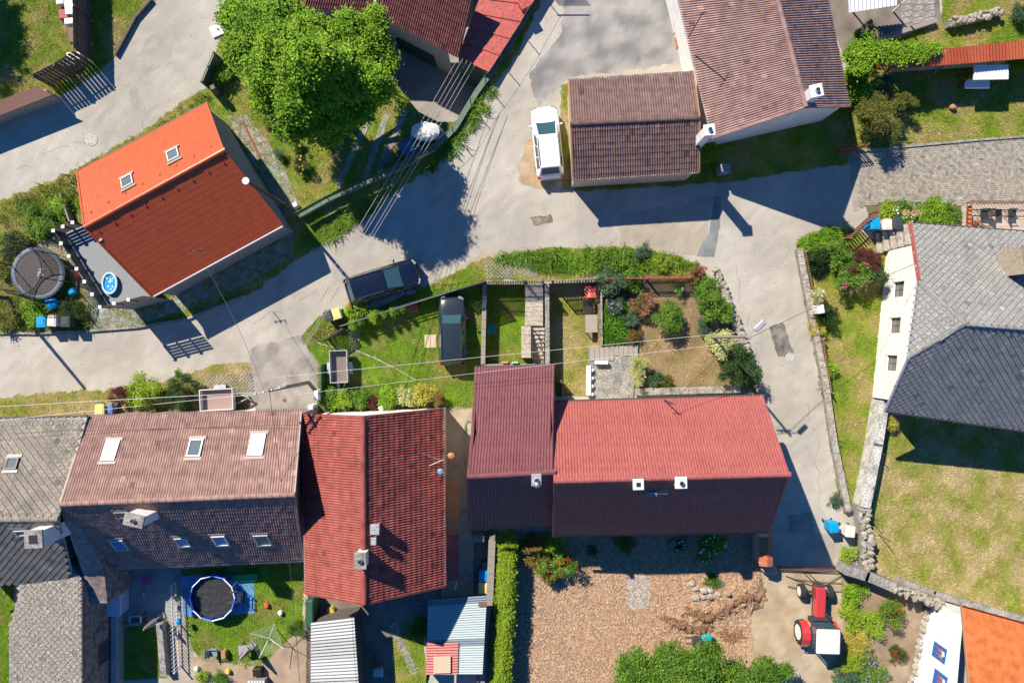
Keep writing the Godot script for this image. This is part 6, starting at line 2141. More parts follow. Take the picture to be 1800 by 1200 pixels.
	for i in 3:
		s = Shape.new()
		s.drum(lt + Vector3(-0.25 + 0.2 * i, -0.5, 0.12), Vector3.UP, 0.05, 0.04, 0.15, 8)
		part(t, "insulator", s, M.wood_warm)
	s = Shape.new()
	s.beam(lt + Vector3(-0.5, -0.55, 0.12), lt + Vector3(0.4, -0.55, 0.12), 0.07, 0.07)
	part(t, "cross_arm", s, M.zinc)
	t = thing("utility_pole", "dark pole at the left edge casting a long shadow over the lane", "pole", at(16, 524))
	s = Shape.new()
	s.tube([at(16, 524), at(16, 524) + Vector3.UP * 6.6], 0.13, 0.1, 10)
	part(t, "shaft", s, M.wood_dark)
	# wires from the pole to the house behind the tree and to the others
	var words := ["first", "second", "third", "fourth", "fifth"]
	for k in 5:
		wire("%s wire from the left of the bundle crossing above the black car" % words[k], ptop + Vector3(-0.66 + 0.33 * k, 0.1 - 0.55 * (k % 2), 0.18 - 0.09 * k), at(806 + k * 7.5, 100 + k * 3, 2.6 + 0.25 * (k % 2)), 0.5, M.wire_pale, 0.012)
	wire("upper wire running left from the utility pole", ptop + Vector3(-0.6, -0.1, 0.1), at(-60, 718, 6.6), 0.3, M.wire_white, 0.013)
	wire("lower wire running left from the utility pole", ptop + Vector3(-0.6, -0.6, 0.2), at(-60, 745, 6.2), 0.3, M.wire_white, 0.011)
	wire("upper wire from the utility pole to the street lamp", ptop + Vector3(0.3, -0.1, -0.7), lt + Vector3(-0.4, -0.4, -0.25), 0.35, M.wire_white, 0.01)
	wire("lower wire from the utility pole to the street lamp", ptop + Vector3(0.6, -0.6, 0.35), lt + Vector3(-0.1, -0.5, 0.3), 0.6, M.wire_white, 0.009)
	wire("dark wire from the street lamp to the white house", lt + Vector3(0.2, -0.4, 0.1), at(1612, 462, 4.8), 0.5, M.wire_dark, 0.015)
	wire("dark wire from the street lamp to the long red roof mast", lt + Vector3(-0.3, -0.4, 0.12), at(1181, 708, 5.8), 0.3, M.wire_dark, 0.015)
	wire("dark wire from the utility pole over the red clay tiles", ptop + Vector3(0, -0.3, 0.1), at(528, 1220, 6.0), 0.4, M.wire_dark, 0.015)
	wire("pair of thin wires from the utility pole to the orange roofed house", ptop + Vector3(-0.3, -0.2, -0.1), at(344, 438, 4.8), 0.6, M.wire_dark, 0.012)
	# bins
	var BL := Color(0.0, 0.3, 0.62)
	var WH := Color(0.68, 0.64, 0.55)
	var DK := Color(0.05, 0.06, 0.07)
	var YE := Color(0.8, 0.66, 0.24)
	bin("blue lidded bin left of a cream bin by the kerb", 71, 566, 0.05, BL, BL)
	bin("cream bin between blue and dark bins by the kerb", 90, 564, -0.05, WH, WH)
	bin("dark grey bin at the right of three by the kerb", 114, 565, 0.0, DK, DK)
	bin("blue bin standing on the lane beside the stone wall", 1467, 927, 0.1, BL, BL)
	bin("cream bin against the stone wall beside the blue bin", 1496, 935, -0.1, WH, WH)
	bin("blue bin behind the fence corner of the white house", 1540, 393, 0.02, BL, BL)
	bin("cream bin between blue and black bins at the white house", 1561, 394, 0.02, WH, WH)
	bin("black bin against the slate roof corner", 1580, 391, 0.05, DK, DK)
	bin("pale yellow bin by the lattice gate near the black car", 590, 552, 0.3, Color(0.75, 0.68, 0.4), YE)
	bin("dark bin behind the pale yellow bin", 577, 555, 0.3, DK, DK)
	bin("yellow bin at the eave of the brown tiled house", 174, 721, 0.0, YE, YE)
	bin("small blue bin right of the yellow bin at the eave", 187, 720, 0.0, Color(0.1, 0.2, 0.5), Color(0.1, 0.2, 0.5), 0.8)
	bin("blue bin at the timber wall beside the red slat roof", 850, 1013, 0.0, BL, BL)
	bin("yellow bin below the blue bin at the timber wall", 849, 1034, 0.0, YE, YE)
	bin("black bin above the blue bin at the timber wall", 852, 998, 0.0, DK, DK, 0.8)

# ---- yards, sheds and small things -----------------------------------------------------------------------------------------
func chip_height(p: Vector2) -> float:   # the chips lie in a mound by the drive
	var a := flat(1195, 1085)
	var b := flat(1312, 1042)
	var d := p.distance_to(Geometry2D.get_closest_point_to_segment(p, a, b))
	return 0.5 * exp(-d * d / 1.1) * (0.75 + 0.6 * lumps.get_noise_2d(p.x * 4.0, p.y * 4.0)) + 0.05 * maxf(0.0, lumps.get_noise_2d(p.x * 2.0, p.y * 2.0))

func box_thing(called: String, label: String, cat: String, o: Vector3, s: Vector3, turn: float, m: Material, col := Color.WHITE, r := 0.03) -> Node3D:
	var sh := Shape.new()
	sh.col = col
	sh.cbox(o + Vector3.UP * s.y * 0.5, s, r, turn)
	return solo(called, sh, m, label, cat)

func chair(label: String, u: float, v: float, turn: float, m: Material, col: Color) -> void:
	var t := thing("garden_chair", label, "chair", Vector3.ZERO, "garden chairs")
	var s := Shape.new()
	s.col = col
	for k in 5: s.box(Vector3(-0.2 + 0.1 * k, 0.44, 0), Vector3(0.08, 0.03, 0.5))
	s.box(Vector3(0, 0.42, 0), Vector3(0.5, 0.02, 0.5))
	part(t, "seat", s, m)
	s = Shape.new()
	s.col = col
	for k in 5: s.bar(Vector3(-0.2 + 0.1 * k, 0.68, 0.3), Vector3(0.04, 0, 0), Vector3(0, 0.24, 0.07), Vector3(0, -0.004, 0.015))
	part(t, "backrest", s, m)
	for k in 4:
		s = Shape.new()
		s.col = col
		s.beam(Vector3(-0.23 + 0.46 * (k % 2), 0, -0.22 + 0.44 * (k / 2)), Vector3(-0.23 + 0.46 * (k % 2), 0.63 if k / 2 else 0.6, -0.22 + 0.44 * (k / 2)), 0.03, 0.03)
		part(t, "leg", s, m)
	for k in [-1.0, 1.0]:
		s = Shape.new()
		s.col = col
		s.box(Vector3(k * 0.25, 0.63, 0), Vector3(0.05, 0.03, 0.5))
		part(t, "armrest", s, m)
	t.rotation.y = turn
	var o := at(u, v, 0.5)
	t.position = Vector3(o.x, 0.02, o.z)

func table(label: String, u: float, v: float, h: float, size: Vector2, turn: float, m: Material, col := Color.WHITE) -> Node3D:
	var t := thing("garden_table", label, "table", Vector3.ZERO)
	var s := Shape.new()
	s.col = col
	s.cbox(Vector3(0, h - 0.02, 0), Vector3(size.x, 0.04, size.y), 0.01)
	part(t, "table_top", s, m)
	for k in 4:
		s = Shape.new()
		s.col = col
		s.box(Vector3((-0.44 + 0.88 * (k % 2)) * size.x, h * 0.5 - 0.02, (-0.44 + 0.88 * (k / 2)) * size.y), Vector3(0.05, h - 0.04, 0.05))
		part(t, "leg", s, m)
	t.rotation.y = turn
	var o := at(u, v, h)
	t.position = Vector3(o.x, 0.02, o.z)
	return t

func ring(s: Shape, o: Vector3, r: float, thick: float, n := 24) -> void:
	for k in n:
		var a := TAU * k / n
		var b := TAU * (k + 1) / n
		s.tube([o + Vector3(cos(a) * r, 0, sin(a) * r), o + Vector3(cos(b) * r, 0, sin(b) * r)], thick, thick, 6)

func corrugated(t: Node3D, called: String, q: Array, panels: int, pitch: float, m: Array) -> void:   # q: two corners of the low edge, two of the high edge; ribs from low to high
	var n := up_of(q)
	for k in panels:
		var s := Shape.new()
		var w := maxi(2, roundi(q[0].distance_to(q[1]) / panels / pitch))
		for i in w * 4:
			var u0 := (k + i / (w * 4.0)) / panels
			var u1 := (k + (i + 1) / (w * 4.0)) / panels
			var y0 := 0.034 * sin(TAU * i / 4.0)
			var y1 := 0.034 * sin(TAU * (i + 1) / 4.0)
			s.quad(on(q, u0, 0) + n * y0, on(q, u1, 0) + n * y1, on(q, u1, 1) + n * y1, on(q, u0, 1) + n * y0)
		part(t, called, s, m[k % m.size()])

func trampoline() -> void:
	var o := at(66, 480, 0.75)
	var b := Vector3(o.x, 0, o.z)
	var t := thing("trampoline", "round trampoline with grey pad and black safety net", "trampoline", b)
	var s := Shape.new()
	s.lathe(b, [Vector2(0.0, 0.78), Vector2(1.4, 0.78)], 32)
	part(t, "jumping_mat", s, M.mat_grey)
	s = Shape.new()
	s.lathe(b, [Vector2(1.42, 0.8), Vector2(1.46, 0.82), Vector2(1.66, 0.81), Vector2(1.7, 0.76)], 32)
	part(t, "edge_pad", s, M.pad_grey, true)
	s = Shape.new()
	ring(s, b + Vector3.UP * 0.74, 1.68, 0.03, 28)
	part(t, "frame_ring", s, M.steel)
	for k in 6:
		var a := TAU * k / 6 + 0.3
		s = Shape.new()
		s.tube([b + Vector3(cos(a) * 1.66, 0, sin(a) * 1.66), b + Vector3(cos(a) * 1.66, 0.74, sin(a) * 1.66)], 0.03, 0.03, 6)
		part(t, "leg", s, M.steel)
		s = Shape.new()
		s.tube([b + Vector3(cos(a) * 1.72, 0.75, sin(a) * 1.72), b + Vector3(cos(a) * 1.72, 2.4, sin(a) * 1.72), b + Vector3(cos(a) * 1.5, 2.6, sin(a) * 1.5)], 0.03, 0.03, 6)
		part(t, "net_pole", s, M.black)
	s = Shape.new()
	ring(s, b + Vector3.UP * 2.6, 1.5, 0.028, 28)
	part(t, "net_hoop", s, M.black)
	s = Shape.new()
	for k in 72:
		var a := TAU * k / 72
		s.tube([b + Vector3(cos(a) * 1.68, 0.8, sin(a) * 1.68), b + Vector3(cos(a + 0.25) * 1.52, 2.58, sin(a + 0.25) * 1.52)], 0.011, 0.011, 3)
		s.tube([b + Vector3(cos(a) * 1.68, 0.8, sin(a) * 1.68), b + Vector3(cos(a - 0.25) * 1.52, 2.58, sin(a - 0.25) * 1.52)], 0.011, 0.011, 3)
	part(t, "safety_net", s, M.black)
	s = Shape.new()
	for k in [[0.0, 0.0, 0.34, 0.5], [0.12, 0.16, 0.3, -0.7], [-0.1, 0.2, 0.22, 0.9], [0.05, -0.16, 0.26, 0.1]]:
		s.box(b + Vector3(0.15 + k[0], 0.785, -0.1 + k[1]), Vector3(k[2], 0.004, 0.05), k[3])
	part(t, "printed_mark", s, M.white_metal)

func pool() -> void:
	var o := at(372, 1052, 0.9)
	var b := Vector3(o.x, 0, o.z)
	var s := Shape.new()
	s.col = Color(0.1, 0.32, 0.8)
	s.slab([at(318, 1012, 0.03), at(446, 1008, 0.03), at(447, 1078, 0.03), at(322, 1084, 0.03)], 0.012)
	solo("ground_sheet", s, M.cloth, "blue tarpaulin under the round garden pool", "tarpaulin")
	s = Shape.new()
	s.col = Color(0.0, 0.3, 0.1)
	s.slab([at(405, 1011, 0.25), at(451, 1008, 0.25), at(452, 1021, 0.25), at(407, 1023, 0.25)], 0.2)
	solo("green_mat", s, M.plastic, "green folded mat at the corner of the blue tarpaulin", "mat")
	var t := thing("frame_pool", "round blue frame pool with a wrinkled black cover", "pool", b)
	s = Shape.new()
	s.col = Color(0.02, 0.1, 0.5)
	s.lathe(b, [Vector2(1.42, 0.02), Vector2(1.46, 0.4), Vector2(1.4, 0.84)], 12)
	part(t, "pool_wall", s, M.plastic)
	var r := RandomNumberGenerator.new()
	r.seed = 3
	for k in 12:
		var a := TAU * k / 12
		var c := TAU * (k + 1) / 12
		s = Shape.new()
		s.col = Color(0.72, 0.76, 0.85) if k % 3 else Color(0.1, 0.25, 0.75)
		s.tube([b + Vector3(cos(a) * 1.43, 0.87, sin(a) * 1.43), b + Vector3(cos(c) * 1.43, 0.87, sin(c) * 1.43)], 0.042, 0.042, 8)
		part(t, "top_rail", s, M.plastic)
		s = Shape.new()
		s.col = Color(0.1, 0.25, 0.7)
		s.tube([b + Vector3(cos(a) * 1.52, 0, sin(a) * 1.52), b + Vector3(cos(a) * 1.46, 0.86, sin(a) * 1.46)], 0.035, 0.035, 6)
		part(t, "leg", s, M.plastic)
	s = Shape.new()
	var n := 34
	for j in n:
		for i in n:
			var q := []
			for c in [[0, 0], [1, 0], [1, 1], [0, 1]]:
				var x: float = -1.5 + 3.0 * (i + c[0]) / n
				var z: float = -1.5 + 3.0 * (j + c[1]) / n
				var y := 0.6 + 0.1 * absf(lumps.get_noise_2d(x * 9.0 + 300.0, z * 9.0)) + 0.05 * lumps.get_noise_2d(x * 22.0, z * 22.0 + 90.0)
				q.append(Vector3(x, y, z))
			if Vector2(q[0].x, q[0].z).length() < 1.38 and Vector2(q[2].x, q[2].z).length() < 1.38:
				s.quad(b + q[0], b + q[1], b + q[2], b + q[3])
	part(t, "cover", s, M.pool_cover, true)
	t = thing("pool_ladder", "folding ladder leaning at the right side of the round pool", "ladder", at(432, 1045))
	for k in 2:
		s = Shape.new()
		s.tube([at(430, 1040 + k * 22), at(416, 1040 + k * 18, 1.2), at(400, 1040 + k * 18, 0.9)], 0.025, 0.025, 6)
		part(t, "rail", s, M.dark_metal)
	for k in 4:
		s = Shape.new()
		s.beam(at(430, 1040).lerp(at(416, 1040, 1.2), (k + 0.5) / 4), at(430, 1062).lerp(at(416, 1058, 1.2), (k + 0.5) / 4), 0.06, 0.03)
		part(t, "rung", s, M.dark_metal)

func parasol(label: String, u: float, v: float, turn: float, col: Color) -> void:   # folded, lying askew
	var t := thing("folded_parasol", label, "parasol", Vector3.ZERO, "folded parasols")
	var s := Shape.new()
	for k in 8:
		var a := TAU * k / 8
		var b := TAU * (k + 1) / 8
		var f := 1.0 if k % 2 else 0.8
		s.col = Color(col.r * f, col.g * f, col.b * f)
		s.quad(Vector3(cos(a) * 0.07, 2.1, sin(a) * 0.07), Vector3(cos(b) * 0.07, 2.1, sin(b) * 0.07), Vector3(cos(b) * 0.24, 1.0, sin(b) * 0.24), Vector3(cos(a) * (0.24 if k % 2 else 0.14), 0.95, sin(a) * (0.24 if k % 2 else 0.14)))
	part(t, "canopy", s, M.cloth)
	s = Shape.new()
	s.tube([Vector3(0, 0, 0), Vector3(0, 2.2, 0)], 0.025, 0.025, 8)
	part(t, "pole", s, M.white_metal)
	s = Shape.new()
	s.cbox(Vector3(0, 0.05, 0), Vector3(0.5, 0.1, 0.5), 0.03)
	part(t, "foot", s, M.concrete)
	var o := at(u, v, 1.5)
	t.position = Vector3(o.x, 0.02, o.z)
	t.rotation.y = turn

func details() -> void:
	var s: Shape
	var t: Node3D
	var g := RandomNumberGenerator.new()
	# herringbone paving of the side lane
	var poly := outline([1508, 262, 1860, 236, 1860, 366, 1640, 358, 1560, 352, 1510, 366])
	s = Shape.new()
	var pv := sheet("paved_lane", poly, 0.01, M.sheet, [Color(0.38, 0.34, 0.28), Color(0.42, 0.38, 0.32)], 1.0, 0.6)
	var cells := []
	var w := 0.14
	for j in range(0, 60):
		for i in range(-20, 60):
			for k in 2:
				var lx: float = (i * 4 + j) * w * 0.5 * 2.0 * 0.5
				var bx := Vector2(22.0, -13.6) + Vector2((i * 4 + j) * w, 0) * 1.0 + Vector2(0, j * w)
				var p := bx + (Vector2(w * 0.5 + w * 0.5, w * 0.5) if k == 0 else Vector2(w * 2.5, w * 0.0))
				if k == 1: p = bx + Vector2(w * 2.5, w * 0.0 + 0.0)
				var ang := -0.07
				p = Vector2(22.0, -13.6) + (p - Vector2(22.0, -13.6)).rotated(ang)
				if Geometry2D.is_point_in_polygon(p, poly):
					cells.append(Transform3D(Basis(Vector3.UP, -ang + (0.0 if k == 0 else PI * 0.5)), Vector3(p.x, 0.018 + 0.004 * lumps.get_noise_2d(p.x * 40.0, p.y * 40.0), p.y)))
	var pav := tones("paver", Color(0.46, 0.42, 0.355), 0.92, "grain", 1.1, "patches", 4.0)
	lay(pv, "paver", unit.paver, cells, pav, 300, 31)
	# concrete grass pavers on the two verges
	for a in [[[850, 460, 870, 448, 948, 446, 948, 486, 855, 490], "verge"], [[360, 660, 442, 656, 446, 690, 362, 694], "lane"]]:
		poly = outline(a[0], 0.05, 9)
		s = Shape.new()
		var mid := Vector2.ZERO
		for q in poly: mid += q / poly.size()
		for d in 2:
			for k in 44:
				var dir := Vector2(1, 1).normalized() if d == 0 else Vector2(1, -1).normalized()
				var nr := dir.orthogonal()
				var c := mid + nr * (k - 22) * 0.17
				for l in Geometry2D.intersect_polyline_with_polygon(PackedVector2Array([c - dir * 6.0, c + dir * 6.0]), poly):
					s.beam(Vector3(l[0].x, 0.018 + 0.004 * d, l[0].y), Vector3(l[l.size() - 1].x, 0.018 + 0.004 * d, l[l.size() - 1].y), 0.055, 0.04)
		struct("grass_paving", s, M.concrete).set_meta("label", "lattice of concrete grass pavers on the " + a[1])
	# wood chips
	poly = outline([892, 940, 1340, 940, 1335, 1010, 1318, 1085, 1330, 1240, 872, 1240], 0.1, 4)
	s = Shape.new()
	s.bar(Vector3.ZERO, Vector3(0.055, 0, 0), Vector3(0, 0.006, 0), Vector3(0, 0, 0.02))
	s.bar(Vector3(0.05, 0.01, 0.06), Vector3(0.03, 0.01, 0.02), Vector3(0, 0.005, 0), Vector3(-0.01, 0, 0.015))
	s.bar(Vector3(-0.05, 0.012, -0.06), Vector3(0.02, -0.008, 0.035), Vector3(0, 0.005, 0), Vector3(-0.014, 0, 0.01))
	var chip := s.mesh()
	var where := []
	var tint := []
	g.seed = 5
	for p in within(poly, 75000, 61):
		where.append(Transform3D(Basis.from_euler(Vector3(g.randf_range(-0.4, 0.4), g.randf() * TAU, g.randf_range(-0.4, 0.4))).scaled(Vector3.ONE * g.randf_range(0.3, 0.7)), Vector3(p.x, 0.03 + g.randf() * 0.03 + chip_height(p), p.y)))
		var f := g.randf_range(0.55, 1.3)
		var mix := g.randf()
		var pale := p.distance_to(flat(1122, 1040)) < 1.1 and absf(p.x - flat(1122, 0).x) < 0.75
		var c := Color(0.45, 0.27, 0.155).lerp(Color(0.66, 0.49, 0.35), mix)
		if pale: c = Color(0.55, 0.5, 0.46)
		tint.append(Color(c.r * f, c.g * f, c.b * f))
	tag(copies(self, "wood_chips", chip, M.chip, where, tint), "pale orange wood chips spread over the yard", "wood chips", "", "stuff")
	s = Shape.new()
	s.col = Color(0.4, 0.25, 0.15)
	var ma := flat(1150, 1000)
	for j in 40:
		for i in 62:
			var q := []
			for c in [[0, 0], [1, 0], [1, 1], [0, 1]]:
				var p := ma + Vector2(i + c[0], j + c[1]) * 0.12
				q.append(Vector3(p.x, minf(0.0, chip_height(p) - 0.14) + chip_height(p), p.y))
			if q[0].y > 0.0: s.quad(q[0], q[1], q[2], q[3])
	struct("chip_mound", s, M.sheet)
	# the raked-up bank of darker chips
	where = []
	tint = []
	for l in [[1205, 1066, 1235, 1082, 1262, 1075, 1290, 1055, 1316, 1042], [1165, 1082, 1200, 1096, 1228, 1104, 1245, 1098], [1270, 1110, 1285, 1122, 1300, 1112]]:
		for k in l.size() / 2 - 1:
			for e in 260:
				var f := g.randf()
				var o := at(lerpf(l[k * 2], l[k * 2 + 2], f) + g.randfn() * 3.5, lerpf(l[k * 2 + 1], l[k * 2 + 3], f) + g.randfn() * 3.0)
				o.y = 0.05 + chip_height(Vector2(o.x, o.z)) + absf(g.randfn()) * 0.05
				where.append(Transform3D(Basis.from_euler(Vector3(g.randf_range(-0.7, 0.7), g.randf() * TAU, g.randf_range(-0.7, 0.7))).scaled(Vector3.ONE * g.randf_range(0.7, 1.4)), o))
				var b := g.randf_range(0.5, 1.1)
				tint.append(Color(0.36 * b, 0.21 * b, 0.12 * b))
	tag(copies(self, "chip_bank", chip, M.chip, where, tint), "low raked bank of darker wood chips near the stones", "wood chips", "", "stuff")
	# ring of stones and loose stones
	for p in [[1216, 1026, 9], [1223, 1034, 8], [1237, 1037, 9], [1248, 1036, 8], [1222, 1048, 11], [1235, 1048, 7], [1246, 1047, 9], [1262, 1042, 6], [1267, 1025, 9], [1277, 1040, 8], [1306, 1035, 5], [1240, 1022, 6]]:
		s = Shape.new()
		var f := g.randf_range(0.8, 1.25)
		s.col = Color(f, f * 0.98, f * 0.94)
		s.ball(at(p[0], p[1], 0.08) + Vector3.UP * chip_height(flat(p[0], p[1])), Vector3(p[2] / 36.0, 0.17, p[2] / 44.0), 8, 0.14, p[0])
		solo("boulder", s, M.stone, "pale loose stone around the little plant on the wood chips", "stone", "stones around the little plant on the wood chips")
	# brick pier with its ridge of tiles by the lane
	t = thing("brick_pier", "orange brick capped pier at the corner of the long red house", "pier", at(1338, 965))
	s = Shape.new()
	s.box(at(1330, 955) + Vector3.UP * 0.8, Vector3(0.62, 1.6, 1.75), 0.02)
	part(t, "core", s, M.plaster_beige)
	for k in 13:
		for e in [-1.0, 1.0]:
			s = Shape.new()
			var f := g.randf_range(0.8, 1.15)
			s.col = Color(f, f, f)
			var o := at(1330, 955) + Vector3(0, 1.72, -0.84 + 0.14 * k)
			s.bar(o + Vector3(e * 0.21, 0, 0), Vector3(0.2, -0.1 * e, 0), Vector3(0.02 * e, 0.03, 0), Vector3(0, 0, 0.062))
			part(t, "brick", s, M.brick)
	s = Shape.new()
	s.col = Color(1.1, 1.05, 1.0)
	s.ball(at(1352, 1000, 0.4), Vector3(0.55, 0.5, 0.32), 12, 0.1, 4)
	solo("boulder", s, M.stone, "large pale block at the foot of the brick pier", "stone")
	s = Shape.new()
	for k in 3: s.tube([at(1366, 995 + k * 2.5, 0.25 + 0.05 * k), at(1420, 999 + k * 2.0, 0.3), at(1480, 1000 + k * 3, 0.2)], 0.03, 0.03, 6)
	solo("cable_bundle", s, M.wood_rust, "bundle of reddish pipes across the end of the lane", "pipes")
	# manholes and road ironwork
	for m in [[160, 245, 0.42, M.pale_iron, "pale round manhole cover on the upper left lane"], [1389, 628, 0.3, M.pale_iron, "pale manhole ring on the right lane"], [500, 703, 0.12, M.wood_rust, "small rusty cover near the utility pole"]]:
		s = Shape.new()
		s.lathe(at(m[0], m[1]), [Vector2(0, 0.022), Vector2(m[2] * 0.8, 0.022), Vector2(m[2] * 0.82, 0.018), Vector2(m[2], 0.02), Vector2(m[2], 0.0)], 24)
		solo("manhole_cover", s, m[3], m[4], "manhole")
	t = thing("hatch_cover", "square wooden hatch in the lawn left of the estate car", "hatch", at(757, 600))
	for k in 2:
		s = Shape.new()
		s.cbox(at(757, 600) + Vector3(-0.2 + 0.4 * k, 0.05, 0), Vector3(0.38, 0.08, 0.85), 0.02)
		part(t, "plank", s, M.wood_pale)
	s = Shape.new()
	s.tube([at(618, 613, 0.03), at(660, 630, 0.03), at(700, 650, 0.03), at(730, 668, 0.03)], 0.05, 0.04, 6)
	solo("stone_line", s, M.stone, "thin pale edging line crossing the lawn", "edging")
	s = Shape.new()
	s.tube([at(548, 596, 0.03), at(566, 606, 0.03), at(612, 616, 0.04)], 0.04, 0.04, 6)
	solo("stone_line", s, M.stone, "pale edging line ending at the grey trailer", "edging")
	for k in 9:
		s = Shape.new()
		s.ball(at(610 + g.randf() * 14, 572 + g.randf() * 16, 0.08), Vector3(0.16, 0.12, 0.14), 7, 0.15, k)
		solo("rock", s, M.stone, "pale rock in the small heap beside the lattice gate", "rock", "rocks heaped beside the lattice gate")
	# garden stairs
	t = thing("garden_stairs", "pale garden stairs going down beside the square lawn with a dark handrail", "stairs", at(944, 560))
	for k in 9:
		s = Shape.new()
		s.cbox(at(939, 503 + k * 8.2) + Vector3.DOWN * 0.475, Vector3(1.15, 1.05, 0.294), 0.012)
		part(t, "landing_slab", s, M.stair)
	for k in 9:
		s = Shape.new()
		var h := 0.9 - 0.1 * k
		s.cbox(at(947.5, 577 + k * 7.3) + Vector3.UP * (h * 0.5 - DEEP), Vector3(0.74, h, 0.262), 0.012)
		part(t, "step", s, M.stair)
	for k in 7:
		s = Shape.new()
		s.cbox(at(925, 577 + k * 8.0) + Vector3.DOWN * 0.475, Vector3(0.62, 1.05, 0.285), 0.012)
		part(t, "landing_slab", s, M.stair)
	for k in 4:
		s = Shape.new()
		s.beam(at(935, 577 + k * 17), at(935, 577 + k * 17) + Vector3.UP * 0.9, 0.05, 0.05)
		part(t, "baluster", s, M.dark_metal)
	for k in 3:
		s = Shape.new()
		s.beam(at(935, 575) + Vector3.UP * (0.35 + 0.27 * k), at(935, 630) + Vector3.UP * (0.35 + 0.27 * k), 0.04, 0.04)
		part(t, "handrail", s, M.dark_metal)
	s = Shape.new()
	s.col = Color(0.0, 0.22, 0.25)
	s.slab([at(857, 569, -0.95), at(872, 569, -0.95), at(872, 586, -0.95), at(857, 586, -0.95)], 0.04)
	solo("teal_board", s, M.plastic, "teal board lying in the shade of the boundary wall", "board")
	for c in [[888, 636, Color(0.55, 0.25, 0.2), "terracotta framed tile propped at the maroon eave"], [905, 636, Color(0.3, 0.55, 0.45), "pale green tile propped at the maroon eave"]]:
		box_thing("tile_board", c[3], "board", at(c[0], c[1], -DEEP), Vector3(0.42, 1.9, 0.08), 0.0, M.plastic, c[2], 0.015)
	# slide in the narrow garden
	t = thing("garden_slide", "garden play tower with red striped hood and brown ramp", "slide", at(1040, 540))
	s = Shape.new()
	for k in 7:
		var a0 := PI * k / 7
		var a1 := PI * (k + 1) / 7
		s.col = Color(0.55, 0.06, 0.05) if k % 2 else Color(0.62, 0.2, 0.15)
		s.slab([at(1039, 518) + Vector3(cos(a0) * 0.42, 1.1 + sin(a0) * 0.42, -0.5), at(1039, 518) + Vector3(cos(a1) * 0.42, 1.1 + sin(a1) * 0.42, -0.5), at(1039, 518) + Vector3(cos(a1) * 0.42, 1.1 + sin(a1) * 0.42, 0.2), at(1039, 518) + Vector3(cos(a0) * 0.42, 1.1 + sin(a0) * 0.42, 0.2)], 0.02)
	part(t, "hood", s, M.plastic)
	s = Shape.new()
	s.slab([at(1028, 526, 0.9), at(1046, 526, 0.9), at(1046, 552, 0.25), at(1029, 552, 0.25)], 0.06)
	part(t, "ramp", s, M.wood_dark)
	for k in 4:
		s = Shape.new()
		s.beam(at(1029 + 17 * (k % 2), 508 + 18 * (k / 2)), at(1029 + 17 * (k % 2), 508 + 18 * (k / 2)) + Vector3.UP * 1.1, 0.07, 0.07)
		part(t, "post", s, M.wood_warm)
	t.position.y -= DEEP
	table("brown grey garden table in the narrow dry lawn", 1043, 568, 0.75, Vector2(0.78, 1.15), 0.03, M.wood_ash).position.y -= DEEP
	# concrete terrace with wooden stair planks
	t = thing("concrete_terrace", "stained concrete terrace slab above the long red roof", "terrace", at(1080, 660))
	s = Shape.new()
	s.prism([Vector2(at(1036, 612).x, at(1036, 612).z), Vector2(at(1122, 606).x, at(1122, 606).z), Vector2(at(1112, 700).x, at(1112, 700).z), Vector2(at(1036, 702).x, at(1036, 702).z)], 0.0, 0.14)
	part(t, "slab", s, M.concrete)
	for k in 10:
		s = Shape.new()
		s.cbox(at(1041 + k * 8.4, 622 if k < 5 else 617) + Vector3.UP * 0.17, Vector3(0.29, 0.06, 0.85 if k < 5 else 0.6), 0.012)
		part(t, "plank", s, M.wood_ash)
	s = Shape.new()
	s.cbox(at(1034, 668) + Vector3.UP * 0.25, Vector3(0.28, 0.5, 1.9), 0.03)
	part(t, "edge_wall", s, M.plaster_white)
	box_thing("bench", "short pale bench on the concrete terrace", "bench", at(1056, 637) + Vector3.UP * 0.14, Vector3(0.85, 0.4, 0.22), 0.0, M.plaster_white)
	for k in 4: box_thing("stone_block", ["topmost", "second", "third", "lowest"][k] + " white block of the row on the terrace edge", "block", at(1040, 650 + k * 14) + Vector3.UP * 0.14, Vector3(0.2, 0.25, 0.2), 0.3 * k, M.plaster_white)
	# gravel garden left: paddling things
	trampoline()
	t = thing("paddling_pool", "oval blue and white paddling pool tipped on the raised deck", "pool", at(193, 497, 2.6))
	s = Shape.new()
	var pc := at(193, 498, 2.75)
	s.col = Color(0.0, 0.28, 0.62)
	s.lathe(pc, [Vector2(0.0, 0.02), Vector2(0.52, 0.03)], 24, 0.8, 1.15)
	part(t, "basin", s, M.plastic)
	s = Shape.new()
	s.col = Color(0.6, 0.75, 0.85)
	for k in 24:
		var a := TAU * k / 24
		var b := TAU * (k + 1) / 24
		s.tube([pc + Vector3(cos(a) * 0.43, 0.06, sin(a) * 0.62), pc + Vector3(cos(b) * 0.43, 0.06, sin(b) * 0.62)], 0.06, 0.06, 6)
	part(t, "rim", s, M.plastic)
	s = Shape.new()
	s.col = Color(0.5, 0.75, 0.85)
	for k in 9: s.box(pc + Vector3(g.randf_range(-0.22, 0.22), 0.035 + 0.002 * k, g.randf_range(-0.4, 0.4)), Vector3(0.12, 0.004, 0.08), g.randf() * 3.0)
	part(t, "print", s, M.plastic)
	s = Shape.new()
	s.col = Color(0.0, 0.3, 0.7)
	s.lathe(at(95, 533), [Vector2(0.0, 0.45), Vector2(0.1, 0.47), Vector2(0.38, 0.4), Vector2(0.42, 0.3), Vector2(0.38, 0.02)], 20)
	solo("blue_tub", s, M.plastic, "round blue lidded tub below the trampoline", "tub", "", true)
	s = Shape.new()
	s.col = Color(0.0, 0.35, 0.65)
	s.cbox(at(131, 513) + Vector3.UP * 0.25, Vector3(0.5, 0.35, 0.45), 0.1, 0.4)
